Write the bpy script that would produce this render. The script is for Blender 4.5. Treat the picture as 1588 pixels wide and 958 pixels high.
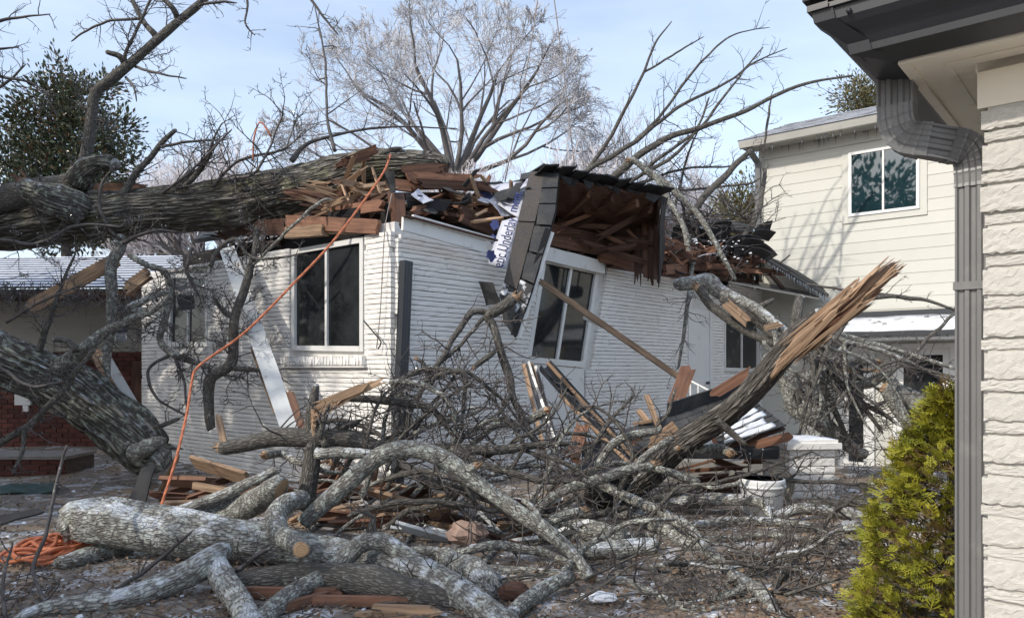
import bpy, math, random
import numpy as np
from mathutils import Vector, Matrix, noise

for o in list(bpy.data.objects): bpy.data.objects.remove(o)
SC = bpy.context.scene
COL = SC.collection
random.seed(7)

# ------------------------------------------------------------------ camera, sky, sun, exposure
FPX, HX, HY, CZ = 1180.0, 794.0, 570.0, 1.25
cam = bpy.data.cameras.new('camera'); camo = bpy.data.objects.new('camera', cam); COL.objects.link(camo)
cam.sensor_width = 36.0; cam.lens = 36.0*FPX/1588.0; cam.shift_y = (HY-479.0)/1588.0
cam.clip_end = 2000; cam.clip_start = 0.05
camo.location = (0, 0, CZ); camo.rotation_euler = (math.pi/2, 0, 0)
SC.camera = camo

SUN_TO = Vector((-0.80, -0.60, 0.0)).normalized(); EL = math.radians(37)
SUN_TO = Vector((SUN_TO.x*math.cos(EL), SUN_TO.y*math.cos(EL), math.sin(EL)))
w = bpy.data.worlds.new('World'); SC.world = w; w.use_nodes = True
nt = w.node_tree; nt.nodes.clear()
wo = nt.nodes.new('ShaderNodeOutputWorld'); bg = nt.nodes.new('ShaderNodeBackground')
sky = nt.nodes.new('ShaderNodeTexSky'); sky.sky_type = 'NISHITA'; sky.sun_disc = False
sky.sun_elevation = EL; sky.sun_rotation = math.atan2(SUN_TO.x, SUN_TO.y)
sky.air_density = 1.0; sky.dust_density = 2.2; sky.ozone_density = 1.2
tc = nt.nodes.new('ShaderNodeTexCoord'); mp = nt.nodes.new('ShaderNodeMapping'); mp.inputs['Scale'].default_value = (1.0, 1.6, 4.0)
nz = nt.nodes.new('ShaderNodeTexNoise'); nz.inputs['Scale'].default_value = 1.6; nz.inputs['Detail'].default_value = 5; nz.inputs['Roughness'].default_value = .55
rp = nt.nodes.new('ShaderNodeValToRGB'); rp.color_ramp.elements[0].position = .30; rp.color_ramp.elements[0].color = (.16,.16,.16,1); rp.color_ramp.elements[1].position = .75; rp.color_ramp.elements[1].color = (.62,.62,.62,1)
mx = nt.nodes.new('ShaderNodeMix'); mx.data_type = 'RGBA'; mx.inputs[7].default_value = (4.9, 5.5, 6.4, 1)
nt.links.new(tc.outputs['Generated'], mp.inputs[0]); nt.links.new(mp.outputs[0], nz.inputs['Vector']); nt.links.new(nz.outputs['Fac'], rp.inputs[0])
nt.links.new(rp.outputs[0], mx.inputs[0]); nt.links.new(sky.outputs[0], mx.inputs[6]); nt.links.new(mx.outputs[2], bg.inputs[0])
bg.inputs[1].default_value = 0.142
nt.links.new(bg.outputs[0], wo.inputs[0])
sl = bpy.data.lights.new('sun', 'SUN'); sl.energy = 2.0; sl.angle = math.radians(0.9); sl.color = (1.0, .93, .82)
so = bpy.data.objects.new('sun', sl); COL.objects.link(so); so.rotation_euler = (-SUN_TO).to_track_quat('-Z', 'Y').to_euler(); so.location = (-20, -15, 30)
SC.view_settings.view_transform = 'Standard'; SC.view_settings.look = 'None'; SC.view_settings.gamma = 1.0; SC.view_settings.exposure = 0.76
SC.view_settings.use_curve_mapping = False

# ------------------------------------------------------------------ helpers
def P(px, py, Y): return Vector(((px-HX)/FPX*Y, Y, CZ-(py-HY)/FPX*Y))
def PG(px, py, Y, h=.03):
    return P(px, py, min(Y, (CZ-h)*FPX/(py-HY)) if py > HY+60 else Y)
def GY(py): return CZ*FPX/(py-HY)
def tag(o, label=None, cat=None, group=None, kind=None):
    if label: o['label'] = label
    if cat: o['category'] = cat
    if group: o['group'] = group
    if kind: o['kind'] = kind
    return o
def thing(name, loc, label, cat, group=None):
    o = bpy.data.objects.new(name, None); COL.objects.link(o); o.empty_display_size = .1
    o.location = loc
    o['wm'] = 1
    del o['wm']
    ROOTM[o.name] = Matrix.Translation(Vector(loc))
    return tag(o, label, cat, group)
ROOTM = {}
def adopt(o, parent, M=None):
    """place object with world matrix M under parent (parents carry translations only or identity)"""
    M = M or Matrix.Identity(4)
    ROOTM[o.name] = M
    if parent is not None:
        o.parent = parent
        o.matrix_parent_inverse = ROOTM[parent.name].inverted()
    o.matrix_basis = M
    return o
class MB:
    def __init__(s): s.v = []; s.a = []; s.q = []; s.ng = []; s.n = 0
    def add(s, v, q=None, ng=None, a=None):
        v = np.asarray(v, dtype=np.float32).reshape(-1, 3)
        s.v.append(v); s.a.append(np.zeros_like(v) if a is None else np.asarray(a, dtype=np.float32))
        if q is not None and len(q): s.q.append(np.asarray(q, dtype=np.int64).reshape(-1, 4)+s.n)
        if ng: s.ng += [[i+s.n for i in f] for f in ng]
        s.n += len(v)
    def mesh(s, name, smooth=False):
        me = bpy.data.meshes.new(name)
        if s.n == 0: return me
        v = np.concatenate(s.v); a = np.concatenate(s.a)
        q = np.concatenate(s.q) if s.q else np.zeros((0, 4), dtype=np.int64)
        lo = q.reshape(-1).tolist(); st = list(range(0, 4*len(q), 4))
        for f in s.ng: st.append(len(lo)); lo += f
        me.vertices.add(len(v)); me.vertices.foreach_set('co', v.reshape(-1))
        me.loops.add(len(lo)); me.loops.foreach_set('vertex_index', np.array(lo, dtype=np.int32))
        me.polygons.add(len(st)); me.polygons.foreach_set('loop_start', np.array(st, dtype=np.int32))
        at = me.attributes.new('bk', 'FLOAT_VECTOR', 'POINT'); at.data.foreach_set('vector', a.reshape(-1))
        me.update(calc_edges=True); me.validate()
        me.polygons.foreach_set('use_smooth', np.full(len(me.polygons), bool(smooth)))
        return me
    def build(s, name, mat, parent=None, smooth=False, M=None):
        me = s.mesh(name, smooth); me.materials.append(mat)
        o = bpy.data.objects.new(name, me); COL.objects.link(o)
        return adopt(o, parent, M)
BOXQ = [(0,3,2,1),(4,5,6,7),(0,1,5,4),(1,2,6,5),(2,3,7,6),(3,0,4,7)]
def hexa(mb, a4, b4): mb.add([*map(tuple, a4), *map(tuple, b4)], BOXQ)
def box(mb, x0, x1, y0, y1, z0, z1):
    hexa(mb, [(x0,y0,z0),(x1,y0,z0),(x1,y1,z0),(x0,y1,z0)], [(x0,y0,z1),(x1,y0,z1),(x1,y1,z1),(x0,y1,z1)])
def nrm(v): return v/np.maximum(np.linalg.norm(v, axis=-1, keepdims=True), 1e-9)
def tube(mb, pts, rad, sides=6, caps=True, rough=0.0, seed=0.0, ref=None, ridges=0.0):
    p = np.asarray([tuple(x) for x in pts], dtype=np.float64); r = np.asarray(rad, dtype=np.float64)
    t = nrm(np.gradient(p, axis=0))
    if ref is None: ref = np.eye(3)[np.argmin(np.abs(t).max(axis=0))]
    n = nrm(np.cross(t, ref)); b = np.cross(t, n)
    L = np.concatenate([[0], np.cumsum(np.linalg.norm(np.diff(p, axis=0), axis=1))])
    N = len(p); ang = np.arange(sides)*2*math.pi/sides
    ca, sa = np.cos(ang), np.sin(ang)
    R = np.repeat(r[:, None], sides, 1)
    at = np.stack([R*ca, R*sa, np.repeat(L[:, None], sides, 1)], -1)
    if rough > 0:
        for i in range(N):
            for k in range(sides):
                a = at[i, k]; q = Vector((a[0]*9+seed, a[1]*9, a[2]*3.0))
                f = noise.noise(q)*rough
                if ridges > 0:
                    q2 = Vector((a[0]*16/max(r[i],.05)*.5+seed, a[1]*16/max(r[i],.05)*.5, a[2]*1.6+noise.noise(q*1.3)*.5))
                    f += (abs(noise.noise(q2))*2-.5)*ridges
                R[i, k] *= 1+f
    v = p[:, None, :] + R[..., None]*(ca[None, :, None]*n[:, None, :]+sa[None, :, None]*b[:, None, :])
    i0 = np.arange(N-1)[:, None]*sides; k = np.arange(sides)[None, :]; k1 = (k+1) % sides
    q = np.stack([i0+k, i0+k1, i0+sides+k1, i0+sides+k], -1).reshape(-1, 4)
    ng = [list(range(sides))[::-1], [(N-1)*sides+j for j in range(sides)]] if caps else None
    mb.add(v.reshape(-1, 3), q, ng, at.reshape(-1, 3))
def tubes(mb, polys, sides):
    """many thin open tubes at once: polys = [(points, radii)]"""
    by = {}
    for q, r in polys: by.setdefault(len(q), []).append((q, r))
    ang = np.arange(sides)*2*math.pi/sides; ca, sa = np.cos(ang), np.sin(ang)
    for N, L in by.items():
        p = np.array([[(v[0], v[1], v[2]) for v in q] for q, r in L]); r = np.array([list(r) for q, r in L]); M_ = len(L)
        t = nrm(np.gradient(p, axis=1)); ref = np.eye(3)[np.argmin(np.abs(t).max(axis=1), axis=1)][:, None, :]
        n = nrm(np.cross(t, np.broadcast_to(ref, t.shape))); b = np.cross(t, n)
        v = p[:, :, None, :]+r[:, :, None, None]*(ca[None, None, :, None]*n[:, :, None, :]+sa[None, None, :, None]*b[:, :, None, :])
        i0 = (np.arange(M_)*N*sides)[:, None, None]+(np.arange(N-1)*sides)[None, :, None]; k = np.arange(sides)[None, None, :]; k1 = (k+1) % sides
        at = np.zeros_like(v); at[..., 0] = r[:, :, None]*ca; at[..., 1] = r[:, :, None]*sa; at[..., 2] = np.arange(N)[None, :, None]*.05
        mb.add(v.reshape(-1, 3), np.stack([i0+k, i0+k1, i0+sides+k1, i0+sides+k], -1).reshape(-1, 4), None, at.reshape(-1, 3))
def smooth_path(c, step):
    """c: list of (x,y,z,r) -> resampled catmull rom"""
    c = np.asarray(c, dtype=np.float64)
    if len(c) == 2: c = np.array([c[0], (c[0]+c[1])/2, c[1]])
    e = np.vstack([2*c[0]-c[1], c, 2*c[-1]-c[-2]]); out = []
    for i in range(1, len(e)-2):
        p0, p1, p2, p3 = e[i-1], e[i], e[i+1], e[i+2]
        n = max(2, int(np.linalg.norm((p2-p1)[:3])/step))
        for j in range(n):
            s = j/n
            out.append(.5*((2*p1)+(-p0+p2)*s+(2*p0-5*p1+4*p2-p3)*s*s+(-p0+3*p1-3*p2+p3)*s**3))
    out.append(e[-2]); out = np.array(out); out[:, 3] = np.maximum(out[:, 3], .0015)
    return out
class Face:
    """a vertical wall: origin C (xy), unit direction d, unit outward normal n"""
    def __init__(s, C, d, n): s.C = Vector((C[0], C[1], 0)); s.d = Vector((d[0], d[1], 0)); s.n = Vector((n[0], n[1], 0))
    def at(s, t, z, o=0.0): return s.C+s.d*t+s.n*o+Vector((0, 0, z))
    def pix(s, px, py, o=0.0):
        r = Vector(((px-HX)/FPX, 1, -(py-HY)/FPX)); c = s.C+s.n*o
        k = c.dot(s.n)/r.dot(s.n); p = r*k
        return (p-c).dot(s.d), p.z+CZ
    def pt(s, px, py, o=0.0):
        t, z = s.pix(px, py, o); return s.at(t, z, o)
    def hexa(s, mb, quad, o0, o1): hexa(mb, [s.at(t, z, o0) for t, z in quad], [s.at(t, z, o1) for t, z in quad])
    def rect(s, mb, t0, t1, z0, z1, o0, o1): s.hexa(mb, [(t0, z0), (t1, z0), (t1, z1), (t0, z1)], o0, o1)
    def M(s, t, z, o=0.0):
        p = s.at(t, z, o)
        return Matrix(((s.d.x, s.n.x, 0, p.x), (s.d.y, s.n.y, 0, p.y), (0, 0, 1, p.z), (0, 0, 0, 1)))
def lerp(a, b, f): return a+(b-a)*f

# ------------------------------------------------------------------ materials
def mat(name, base, rough=.6, var=0.0, scale=8.0, col2=None, bump=0.0, bscale=None, stretch=None, coord='Object', spec=.4, metal=0.0, detail=6, thr=(.35, .65), dist=.02, rand=0.0):
    m = bpy.data.materials.new(name); m.use_nodes = True; t = m.node_tree; N = t.nodes; L = t.links
    b = N['Principled BSDF']; b.inputs['Roughness'].default_value = rough; b.inputs['Specular IOR Level'].default_value = spec; b.inputs['Metallic'].default_value = metal
    if coord == 'bk': c = N.new('ShaderNodeAttribute'); c.attribute_name = 'bk'; cs = c.outputs['Vector']
    else: c = N.new('ShaderNodeTexCoord'); cs = c.outputs[coord]
    mp = N.new('ShaderNodeMapping'); mp.inputs['Scale'].default_value = stretch or (1, 1, 1); L.new(cs, mp.inputs[0])
    nz = N.new('ShaderNodeTexNoise'); nz.inputs['Scale'].default_value = scale; nz.inputs['Detail'].default_value = detail; nz.inputs['Roughness'].default_value = .6
    L.new(mp.outputs[0], nz.inputs['Vector'])
    r = N.new('ShaderNodeValToRGB'); r.color_ramp.elements[0].position, r.color_ramp.elements[1].position = thr
    c2 = col2 or tuple(x*(1-var) for x in base)
    r.color_ramp.elements[0].color = (*c2, 1); r.color_ramp.elements[1].color = (*base, 1)
    L.new(nz.outputs['Fac'], r.inputs[0]); out = r.outputs[0]
    if rand > 0:
        oi = N.new('ShaderNodeObjectInfo'); mr = N.new('ShaderNodeMapRange'); mr.inputs[3].default_value = 1-rand; mr.inputs[4].default_value = 1+rand*.6
        L.new(oi.outputs['Random'], mr.inputs[0]); hs = N.new('ShaderNodeHueSaturation'); L.new(mr.outputs[0], hs.inputs['Value']); L.new(out, hs.inputs['Color']); out = hs.outputs[0]
    L.new(out, b.inputs['Base Color'])
    if bump > 0:
        n2 = N.new('ShaderNodeTexNoise'); n2.inputs['Scale'].default_value = bscale or scale*3; n2.inputs['Detail'].default_value = 5; L.new(mp.outputs[0], n2.inputs['Vector'])
        bp = N.new('ShaderNodeBump'); bp.inputs['Strength'].default_value = bump; bp.inputs['Distance'].default_value = dist; L.new(n2.outputs['Fac'], bp.inputs['Height']); L.new(bp.outputs[0], b.inputs['Normal'])
    m['out'] = 1; del m['out']
    return m
def overlay(m, col, thr, scale=3.0, up=None, rough=None, coord='Object', detail=5):
    """mix a second noise layer (lichen, ice, dirt) over the base colour; up=(lo,hi) restricts it to faces that look up"""
    t = m.node_tree; N = t.nodes; L = t.links; b = N['Principled BSDF']; src = b.inputs['Base Color'].links[0].from_socket
    if coord == 'bk': c = N.new('ShaderNodeAttribute'); c.attribute_name = 'bk'; cs = c.outputs['Vector']
    else: c = N.new('ShaderNodeTexCoord'); cs = c.outputs[coord]
    nz = N.new('ShaderNodeTexNoise'); nz.inputs['Scale'].default_value = scale; nz.inputs['Detail'].default_value = detail; nz.inputs['Roughness'].default_value = .65; L.new(cs, nz.inputs['Vector'])
    r = N.new('ShaderNodeMapRange'); r.inputs[1].default_value, r.inputs[2].default_value = thr; L.new(nz.outputs['Fac'], r.inputs[0]); fac = r.outputs[0]
    if up:
        g = N.new('ShaderNodeNewGeometry'); s = N.new('ShaderNodeSeparateXYZ'); L.new(g.outputs['Normal'], s.inputs[0])
        r2 = N.new('ShaderNodeMapRange'); r2.inputs[1].default_value, r2.inputs[2].default_value = up; L.new(s.outputs['Z'], r2.inputs[0])
        mu = N.new('ShaderNodeMath'); mu.operation = 'MULTIPLY'; L.new(fac, mu.inputs[0]); L.new(r2.outputs[0], mu.inputs[1]); fac = mu.outputs[0]
    mix = N.new('ShaderNodeMix'); mix.data_type = 'RGBA'; L.new(fac, mix.inputs[0]); L.new(src, mix.inputs[6]); mix.inputs[7].default_value = (*col, 1)
    L.new(mix.outputs[2], b.inputs['Base Color'])
    if rough is not None:
        mr = N.new('ShaderNodeMix'); mr.data_type = 'FLOAT'; L.new(fac, mr.inputs[0])
        mr.inputs[2].default_value = b.inputs['Roughness'].default_value; mr.inputs[3].default_value = rough; L.new(mr.outputs[0], b.inputs['Roughness'])
    return m
ICE = (.66, .70, .75)
M_BRICKW = overlay(mat('painted_brick', (.82,.80,.765), .65, .08, 5, bump=.3, bscale=40, dist=.006, rand=.05), (.50,.48,.44), (.60,.80), 2.6)
M_MORT = mat('painted_mortar', (.70,.685,.655), .85, .2, 10)
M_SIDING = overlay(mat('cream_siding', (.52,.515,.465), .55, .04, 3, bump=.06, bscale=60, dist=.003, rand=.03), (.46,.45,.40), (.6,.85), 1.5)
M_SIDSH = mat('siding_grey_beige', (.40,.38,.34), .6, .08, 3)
M_TRIM = overlay(mat('white_trim', (.70,.70,.68), .45, .05, 4, bump=.04, dist=.003), (.46,.44,.40), (.60,.80), 6)
M_GLASS = mat('window_glass', (.028,.031,.034), .06, .7, 3, spec=.35)
M_GLASS2 = mat('upper_window_glass', (.012,.034,.042), .02, .3, 3, spec=1.0, bump=.015, bscale=1.2, dist=.01)
M_GLASS2.node_tree.nodes['Principled BSDF'].inputs['IOR'].default_value = 1.62
M_DARK = mat('dark_interior', (.014,.012,.011), .9, .3, 6)  # near-black colour stands in for the shade inside the house
M_DMETAL = mat('dark_metal', (.034,.038,.045), .42, .12, 6, spec=.5, bump=.03, dist=.003)
M_GUT = mat('charcoal_gutter', (.030,.033,.040), .42, .08, 4, spec=.5, bump=.03, bscale=7, dist=.004)
M_SPOUT = overlay(mat('grey_downspout', (.150,.152,.155), .34, .06, 4, spec=.55, bump=.03, bscale=9, dist=.003), (.20,.198,.195), (.55,.8), 12)
M_SOFFIT = overlay(mat('soffit_paint', (.80,.74,.62), .6, .05, 4, bump=.08, bscale=30, dist=.003), (.40,.36,.28), (.62,.85), 5)
M_STONEW = overlay(mat('painted_rough_brick', (.50,.485,.445), .7, .08, 6, bump=.28, bscale=26, dist=.01, rand=.05), (.42,.38,.31), (.60,.85), 5)
M_WOOD = overlay(mat('framing_wood', (.23,.115,.072), .75, .5, 3.0, stretch=(1,12,12), bump=.3, bscale=6, dist=.006, rand=.35), (.06,.03,.02), (.55,.80), 3)
M_WOODD = mat('old_dark_wood', (.105,.052,.034), .8, .6, 3.0, stretch=(1,12,12), bump=.3, bscale=6, dist=.006, rand=.35)
M_WOODY = mat('yellow_pine', (.39,.26,.165), .7, .6, 4.0, stretch=(1,14,14), bump=.2, bscale=6, dist=.005, rand=.2)
M_FRESH = mat('fresh_split_wood', (.44,.29,.18), .75, .7, 22.0, stretch=(1,1,.07), coord='bk', bump=.6, bscale=40, dist=.012, rand=.1)
M_CUT = mat('cut_wood', (.48,.27,.13), .7, .35, 30, bump=.1)
M_PAINTP = overlay(mat('painted_plank', (.58,.60,.60), .5, .08, 3, stretch=(1,6,6), bump=.1, dist=.004), (.30,.22,.16), (.60,.78), 5)
M_SHING = overlay(mat('asphalt_shingle', (.050,.052,.056), .85, .45, 60, bump=.5, bscale=160, dist=.004, rand=.3), (.085,.08,.075), (.5,.75), 4)
M_TAR = mat('shingle_edge', (.012,.012,.014), .7, .4, 20)
M_UNDER = mat('white_underlayment', (.50,.52,.60), .5, .15, 4, bump=.25, bscale=9, dist=.02)
M_INK = mat('blue_print', (.035,.05,.17), .6, .2, 10)
M_SNOWP = overlay(mat('patchy_snow', (.72,.75,.80), .5, .12, 9, bump=.5, bscale=30, dist=.015), (.12,.115,.11), (.56,.64), 4.5, detail=8)
M_SHINGB = overlay(mat('brown_shingle', (.085,.075,.068), .85, .4, 60, bump=.5, bscale=160, dist=.004), (.05,.05,.055), (.5,.7), 3)
M_SHINGI = overlay(mat('icy_shingle', (.055,.056,.06), .85, .4, 60, bump=.5, bscale=120, dist=.004), (.60,.63,.67), (.50,.58), 7, rough=.3, detail=8)
M_SNOW = mat('snow_crust', (.74,.77,.82), .5, .12, 9, bump=.5, bscale=40, dist=.012)
M_ICE = mat('clear_ice', (.62,.66,.70), .12, .1, 9, spec=.6)
M_ICE.node_tree.nodes['Principled BSDF'].inputs['Transmission Weight'].default_value = .6
def bark(name, plate, crack, dark2, scale, stretch, edge=.16, bump=.9, dist=.02):
    m = mat(name, plate, .9, .5, scale*2.2, col2=dark2, stretch=(1, 1, stretch), coord='bk', thr=(.38, .62), detail=8)
    t = m.node_tree; N = t.nodes; L = t.links; b = N['Principled BSDF']; src = b.inputs['Base Color'].links[0].from_socket
    c = N.new('ShaderNodeAttribute'); c.attribute_name = 'bk'; mp = N.new('ShaderNodeMapping'); mp.inputs['Scale'].default_value = (1, 1, stretch); L.new(c.outputs['Vector'], mp.inputs[0])
    nz = N.new('ShaderNodeTexNoise'); nz.inputs['Scale'].default_value = scale*.8; nz.inputs['Detail'].default_value = 4; L.new(mp.outputs[0], nz.inputs['Vector'])
    sc = N.new('ShaderNodeVectorMath'); sc.operation = 'SCALE'; sc.inputs['Scale'].default_value = .9/scale; L.new(nz.outputs['Color'], sc.inputs[0])
    ad = N.new('ShaderNodeVectorMath'); L.new(mp.outputs[0], ad.inputs[0]); L.new(sc.outputs[0], ad.inputs[1])
    vo = N.new('ShaderNodeTexVoronoi'); vo.feature = 'DISTANCE_TO_EDGE'; vo.inputs['Scale'].default_value = scale; L.new(ad.outputs[0], vo.inputs['Vector'])
    mr = N.new('ShaderNodeMapRange'); mr.inputs[1].default_value = .0; mr.inputs[2].default_value = edge; mr.interpolation_type = 'SMOOTHSTEP'; L.new(vo.outputs['Distance'], mr.inputs[0])
    mx_ = N.new('ShaderNodeMix'); mx_.data_type = 'RGBA'; L.new(mr.outputs[0], mx_.inputs[0]); mx_.inputs[6].default_value = (*crack, 1); L.new(src, mx_.inputs[7]); L.new(mx_.outputs[2], b.inputs['Base Color'])
    n2 = N.new('ShaderNodeTexNoise'); n2.inputs['Scale'].default_value = scale*4; n2.inputs['Detail'].default_value = 6; L.new(mp.outputs[0], n2.inputs['Vector'])
    h = N.new('ShaderNodeMath'); h.operation = 'MULTIPLY_ADD'; L.new(n2.outputs['Fac'], h.inputs[0]); h.inputs[1].default_value = .5; L.new(mr.outputs[0], h.inputs[2])
    bp = N.new('ShaderNodeBump'); bp.inputs['Strength'].default_value = bump; bp.inputs['Distance'].default_value = dist; L.new(h.outputs[0], bp.inputs['Height']); L.new(bp.outputs[0], b.inputs['Normal'])
    return m
M_BARK = overlay(overlay(bark('furrowed_bark', (.30,.28,.245), (.075,.068,.058), (.135,.125,.108), 26, .14, .30, 1.0, .04), (.215,.21,.13), (.52,.68), 4), ICE, (.55,.66), 16, up=(.45,.9), rough=.25, detail=8)
M_BARKL = overlay(overlay(bark('pale_furrowed_bark', (.28,.265,.235), (.07,.064,.055), (.125,.117,.10), 24, .15, .30, 1.0, .04), (.33,.36,.29), (.52,.64), 14, detail=8), ICE, (.52,.62), 9, up=(.35,.8), rough=.25, detail=8)
M_BARKT = overlay(bark('brown_bark', (.20,.182,.165), (.055,.05,.044), (.09,.081,.072), 30, .16, .30, 1.0, .025), (.27,.275,.25), (.60,.72), 18, detail=8)
M_BARKD = overlay(bark('dark_bark', (.185,.172,.155), (.065,.06,.053), (.08,.074,.066), 60, .22, .25, .8, .010), (.27,.28,.25), (.58,.70), 26, detail=8)
M_BARKG = overlay(overlay(bark('lichen_bark', (.33,.32,.29), (.13,.124,.112), (.15,.142,.126), 60, .35, .22, .9, .010), (.47,.495,.44), (.50,.62), 24, detail=9), ICE, (.55,.64), 11, up=(.45,.9), rough=.22, detail=8)
M_BARKI = overlay(overlay(bark('icy_bark', (.35,.34,.31), (.14,.133,.12), (.16,.152,.136), 50, .32, .22, .9, .012), (.48,.50,.46), (.49,.62), 20, detail=9), (.60,.63,.66), (.50,.60), 7, up=(.1,.6), rough=.2, detail=8)
M_TWIG = overlay(mat('wet_twig', (.085,.073,.068), .6, .4, 20, spec=.5), (.30,.30,.30), (.60,.75), 16)
M_FROST = mat('frosted_twig', (.52,.515,.535), .6, .40, .9, spec=.5)
M_FROSTL = mat('frosted_limb', (.17,.155,.15), .7, .5, 1.3, spec=.4)
M_HAZET = mat('pale_frosted_twig', (.58,.55,.575), .6, .25, .9, spec=.5)
M_RBRICK = overlay(mat('red_brick', (.115,.034,.026), .8, .4, 14, bump=.3, bscale=60, dist=.004, rand=.35), (.18,.14,.125), (.66,.85), 5)
M_RMORT = mat('grey_mortar', (.13,.10,.09), .9, .3, 12)
M_ROPE = mat('orange_rope', (.56,.18,.085), .6, .3, 60, coord='bk', stretch=(1,1,1), bump=.5, bscale=90, dist=.004)
M_CABLE = mat('weathered_cable', (.27,.23,.21), .6, .2, 10)
M_PLAST = overlay(mat('white_plastic', (.70,.71,.72), .35, .04, 4), (.4,.38,.35), (.62,.85), 6)
M_HOSE = mat('tan_hose', (.32,.29,.23), .5, .2, 8)
M_LEAF = mat('glossy_leaf', (.088,.105,.055), .33, .6, 2.5, col2=(.03,.042,.022), spec=.6)
M_LEAFB = mat('brown_leaf_back', (.16,.085,.04), .7, .4, 3)
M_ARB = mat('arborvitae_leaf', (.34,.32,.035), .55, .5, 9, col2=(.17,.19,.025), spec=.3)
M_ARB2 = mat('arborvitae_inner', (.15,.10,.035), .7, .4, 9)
M_CEDAR = mat('cedar_leaf', (.19,.17,.08), .7, .5, 3, spec=.3)
M_ROCK = mat('pink_stone', (.42,.29,.23), .8, .3, 12, bump=.4, dist=.01)
M_LITTER = mat('leaf_litter', (.23,.165,.115), .8, .5, 3)
M_SAW = overlay(mat('muddy_ground', (.24,.205,.175), .9, .5, 7, bump=.9, bscale=26, dist=.03), (.32,.235,.155), (.50,.66), 1.1)
overlay(M_SAW, (.56,.57,.60), (.52,.62), 3.4, rough=.25); overlay(M_SAW, (.075,.085,.035), (.62,.72), 1.7)
M_FRB = mat('fresh_board', (.43,.285,.18), .7, .5, 3.0, stretch=(1,10,10), bump=.3, bscale=6, dist=.005, rand=.25)
# ------------------------------------------------------------------ frames of the place
U = Vector((-.768, .640, 0)); V = Vector((.640, .768, 0))
C0 = P(612, 768, GY(768)); C0 = Vector((C0.x, C0.y, 0))
LF = Face(C0, U, -V); RF = Face(C0, V, -U)

# ground: one sheet out to the horizon, dipping by the far porch
def gz(x, y):
    z = .03*noise.noise(Vector((x*.7, y*.7, 0)))+.02*noise.noise(Vector((x*2.3, y*2.3, 3)))
    if 0 < y < 40:
        d = max(0.0, min(1.0, (y-9.5)/3.0))*max(0.0, min(1.0, (x-2.0)/1.5)); z -= .5*d*d*(3-2*d)
    return z
def axis(lo, hi, far, st):
    a = list(np.arange(lo, hi, st)); s = st
    while a[-1] < far: s *= 1.35; a.append(a[-1]+s)
    s = st
    while a[0] > -far: s *= 1.35; a.insert(0, a[0]-s)
    return a
gx = axis(-7, 8, 600, .14); gy = axis(-1, 16, 600, .14)
mb = MB(); vv = [(x, y, gz(x, y)) for y in gy for x in gx]; nx = len(gx)
mb.add(vv, [(j*nx+i, j*nx+i+1, (j+1)*nx+i+1, (j+1)*nx+i) for j in range(len(gy)-1) for i in range(nx-1)])
tag(mb.build('ground', M_SAW, smooth=True), kind='structure')

def rough_brick(seed, nxs=5, nzs=2, j=.06, edge=.05):
    """unit brick: x 0..1, y 0..1 outwards, z 0..1, chipped front"""
    rg = random.Random(seed); mb = MB(); v = []
    for k in range(nzs+1):
        for i in range(nxs+1):
            ed = (k in (0, nzs)) or (i in (0, nxs))
            y = 1-rg.random()*j-(.03+.05*rg.random() if ed else 0)
            z = k/nzs+(rg.uniform(-.06, .06) if k not in (0, nzs) else (rg.uniform(0, .09)*(1 if k == 0 else -1)))
            x = i/nxs+(rg.uniform(-.3, .3)/nxs if i not in (0, nxs) else 0)
            v.append((x, y, z))
    n = len(v); q = []
    W = nxs+1
    for k in range(nzs):
        for i in range(nxs): q.append((k*W+i, k*W+i+1, (k+1)*W+i+1, (k+1)*W+i))
    bnd = [i for i in range(W)]+[k*W+nxs for k in range(1, nzs+1)]+[nzs*W+i for i in range(nxs-1, -1, -1)]+[k*W for k in range(nzs-1, 0, -1)]
    for b in bnd: v.append((v[b][0], 0, v[b][2]))
    m = len(bnd)
    for a in range(m): q.append((bnd[a], n+a, n+(a+1) % m, bnd[(a+1) % m]))
    return np.array(v), q
def brick_objs(cells, face, mat, parent, variants, limit, key, th, name='brick'):
    """cells: (t0,t1,z0,z1,extra); the first `limit` by key are objects, the rest one joined part"""
    meshes = []
    for v, q in variants:
        m = MB(); m.add(v, q); me = m.mesh(name); me.materials.append(mat); meshes.append(me)
    cells = sorted(cells, key=key); rest = MB(); nrest = 0
    for i, (t0, t1, z0, z1, ex) in enumerate(cells):
        k = random.randrange(len(variants)); d = th+ex
        if i < limit:
            o = bpy.data.objects.new(name, meshes[k]); COL.objects.link(o)
            Mx = face.M(t0, z0) @ Matrix.Diagonal((t1-t0, d, z1-z0, 1))
            adopt(o, parent, Mx)
        else:
            v, q = variants[k]; A = np.array(face.M(t0, z0) @ Matrix.Diagonal((t1-t0, d, z1-z0, 1)))
            rest.add(v @ A[:3, :3].T+A[:3, 3], q); nrest += 1
    if nrest: tag(rest.build(name+'work', mat, parent), kind='stuff')
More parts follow.
